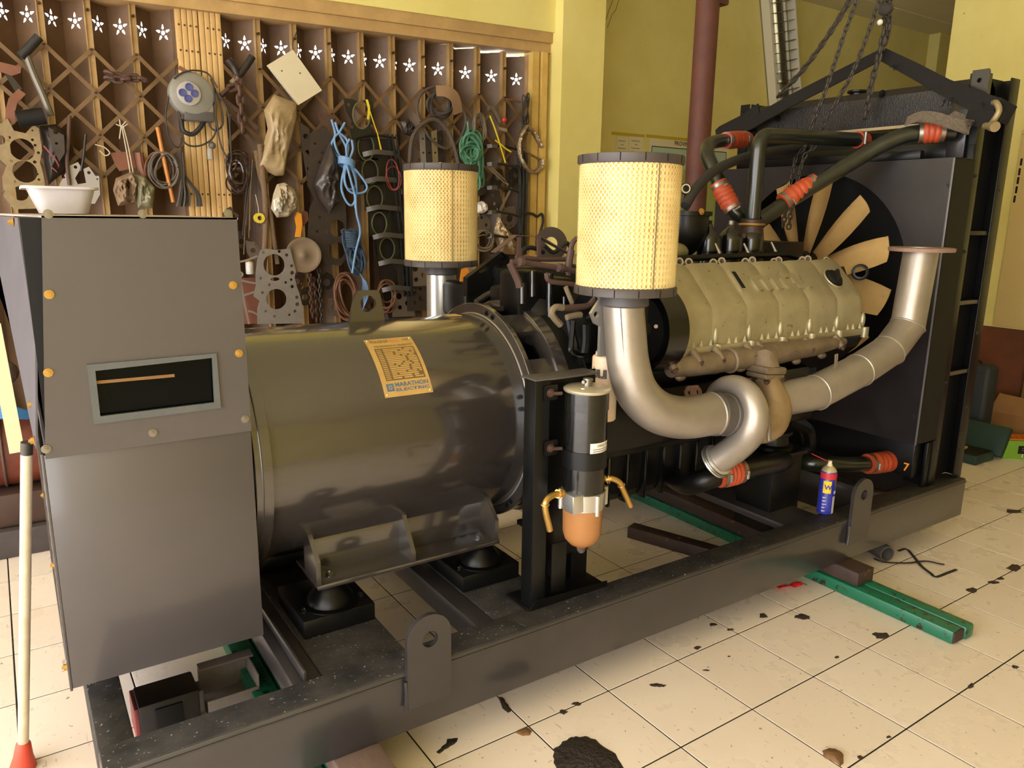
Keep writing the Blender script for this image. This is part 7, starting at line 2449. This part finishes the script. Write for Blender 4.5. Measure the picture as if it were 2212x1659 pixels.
# green carton with a black label, orange card and brown cartons
gc_ = at(2164, 990, z=0)
gbx = thing('green_carton', 'bright green carton with a black label beside the tool case', 'carton', (gc_.x, gc_.y, 0))
mg = basis((gc_.x, gc_.y, 0), Vector((.75, -.66, 0)), Vector((.66, .75, 0)))
gh = .115
MB().box((0, 0, 0), (.30, .15, gh), mg).build('box', mat('lime_card', '#76a32c', .6, var='#5d8a20', vscale=20), gbx, 0)
MB().box((.085, -.002, .035), (.20, 0, .085), mg).build('label', BLACKM, gbx, 0)
MB().box((.11, -.003, .012), (.18, 0, .032), mg).build('barcode', PAPER, gbx, 0)
for k in range(6):
    MB().box((.118 + k * .01, -.0036, .014), (.122 + k * .01, -.003, .03), mg).build('barcode_line', BLACKM, gbx, 0)
for k in range(2):
    MB().box((.105, -.003, .055 + k * .014), (.185, -.002, .059 + k * .014), mg).build('label_line', GREYG, gbx, 0)
oc = MB().box((-.02, .02, gh + .001), (.24, .145, gh + .006), mg).build('orange_card', mat('orange_card', '#cf6d1f', .6), None, 0)
tag(oc, 'orange printed card lying on the green carton', 'card')
for k in range(5):
    MB().box((.02 + .036 * k, .04, gh + .006), (.035 + .036 * k, .09, gh + .0066), mg).build('print_bar', mat('card_print', '#a04a14', .6), oc, 0)
MB().box((.0, .11, gh + .006), (.1, .14, gh + .0066), mg).build('print_bar', mat('card_pale', '#e0b88a', .6), oc, 0)
cbm = mat('brown_cardboard', '#946a3a', .8, var='#7f5930', vscale=10)
k0 = at(2130, 945, x=5.36)
tag(MB().box((5.36, k0.y - .28, 0), (5.485, k0.y, .20)).build('cardboard_box', cbm, None, 0), 'plain brown cardboard box against the red-brown dado', 'box')
fl2 = MB().raw([(5.35, k0.y, .20), (5.35, k0.y - .27, .20), (5.38, k0.y - .25, .31), (5.38, k0.y - .03, .32), (5.355, k0.y, .202), (5.355, k0.y - .27, .202), (5.385, k0.y - .25, .312), (5.385, k0.y - .03, .322)],
               [(0, 1, 2, 3), (7, 6, 5, 4), (0, 4, 5, 1), (1, 5, 6, 2), (2, 6, 7, 3), (3, 7, 4, 0)]).build('flap', cbm, bpy.data.objects['cardboard_box'], 0)
# rough plastered edge at the end of the dado
e0 = at(2200, 930, x=RX + .005)
struct('trim_7', MB().rbox((RX - .06, e0.y - .5, 0), (RX + .02, e0.y, .62), .02), mat('flaked_plaster', '#8a6f3e', .9, var='#5e4526', vscale=18, vamt=.9, bump=.5, bscale=30))

# ================================================================ grease spots and chips on the floor
SLUDGE = mat('black_sludge', '#241e1b', .55, var='#352c27', vscale=40, bump=.8, bscale=90)
CHIPM = mat('dark_chip', '#3a2c24', .8, var='#221a16', vscale=60)
BROWNC = mat('brown_chip', '#7c5a37', .8, var='#4d3724', vscale=50, bump=.5)


def patch(name, label, cat, pts, m, h=.003, group=None, seed=0, sub=3, jit=1.5):
    rnd_ = random.Random(seed)
    out = []
    for i in range(len(pts)):
        a_, b_ = pts[i], pts[(i + 1) % len(pts)]
        for k in range(sub):
            t = k / sub
            out.append((a_[0] + (b_[0] - a_[0]) * t + (rnd_.uniform(-jit, jit) if k else 0), a_[1] + (b_[1] - a_[1]) * t + (rnd_.uniform(-jit, jit) * .6 if k else 0)))
    P2 = [at(u, v, z=.0005) for u, v in out]
    n = len(P2)
    c = sum(P2, Vector((0, 0, 0))) / n
    vs = [tuple(p) for p in P2] + [(c.x + (p.x - c.x) * .8, c.y + (p.y - c.y) * .8, h) for p in P2] + [(c.x, c.y, h * 1.2)]
    fs = [(k, (k + 1) % n, n + (k + 1) % n, n + k) for k in range(n)] + [(n + k, n + (k + 1) % n, 2 * n) for k in range(n)]
    fs.append(tuple(range(n - 1, -1, -1)))
    o = MB().raw(vs, fs).build(name, m, None, 60)
    tag(o, label, cat, group)
    return o


patch('sludge_patch', 'large black oily sludge patch on the tiles', 'sludge', ((1197, 1640), (1195, 1618), (1212, 1607), (1228, 1595), (1244, 1590), (1272, 1592), (1290, 1600), (1306, 1614), (1330, 1628), (1348, 1660), (1200, 1665)), SLUDGE, .006, seed=1, jit=3)
patch('sludge_patch', 'small black grease smear on the yellowed tile by the timber block', 'grease', ((942, 1625), (962, 1608), (966, 1596), (990, 1594), (985, 1604), (968, 1616), (950, 1628)), SLUDGE, .003, seed=2)
patch('grease_spot', 'pointed black grease chip on the joint beside the frame', 'grease', ((1075, 1505), (1085, 1506), (1098, 1522), (1104, 1536), (1098, 1540), (1085, 1530)), CHIPM, .003, seed=3)
patch('brown_chip', 'brown broken tile chip where four tiles meet', 'chip', ((1112, 1582), (1125, 1576), (1140, 1572), (1150, 1580), (1145, 1588), (1130, 1590)), BROWNC, .004, seed=4)
patch('brown_chip', 'brown and black lump of dried sealant on a tile', 'chip', ((1776, 1622), (1788, 1617), (1805, 1620), (1822, 1630), (1822, 1650), (1815, 1656), (1800, 1645), (1780, 1636)), BROWNC, .008, seed=5)
GS = 'small grease spots on the tiles'
spots = (((1648, 1330), 14, 6), ((1730, 1332), 22, 7), ((1905, 1373), 26, 9), ((1420, 1480), 18, 7), ((1215, 1538), 12, 6), ((1243, 1520), 12, 5), ((1540, 1349), 11, 4), ((1578, 1360), 9, 3), ((2190, 1105), 26, 6), ((2192, 1226), 20, 8), ((2160, 1250), 10, 4), ((2145, 1258), 14, 4), ((2100, 1275), 13, 7), ((2098, 1482), 9, 7), ((1808, 1420), 6, 3), ((1506, 1399), 9, 4), ((1858, 1636), 8, 5), ((1920, 1592), 8, 4), ((1575, 1418), 4, 2), ((1525, 1448), 8, 2), ((2192, 1440), 10, 4))
for k, ((u, v), a_, b_) in enumerate(spots):
    rnd_ = random.Random(100 + k)
    pts = [(u + a_ * math.cos(2 * PI * q / 9) * rnd_.uniform(.5, 1.15), v + b_ * math.sin(2 * PI * q / 9) * rnd_.uniform(.5, 1.15)) for q in range(9)]
    patch('grease_spot', 'small black irregular grease spot stuck to a floor tile', 'grease spot', pts, CHIPM, .002, GS, seed=k)
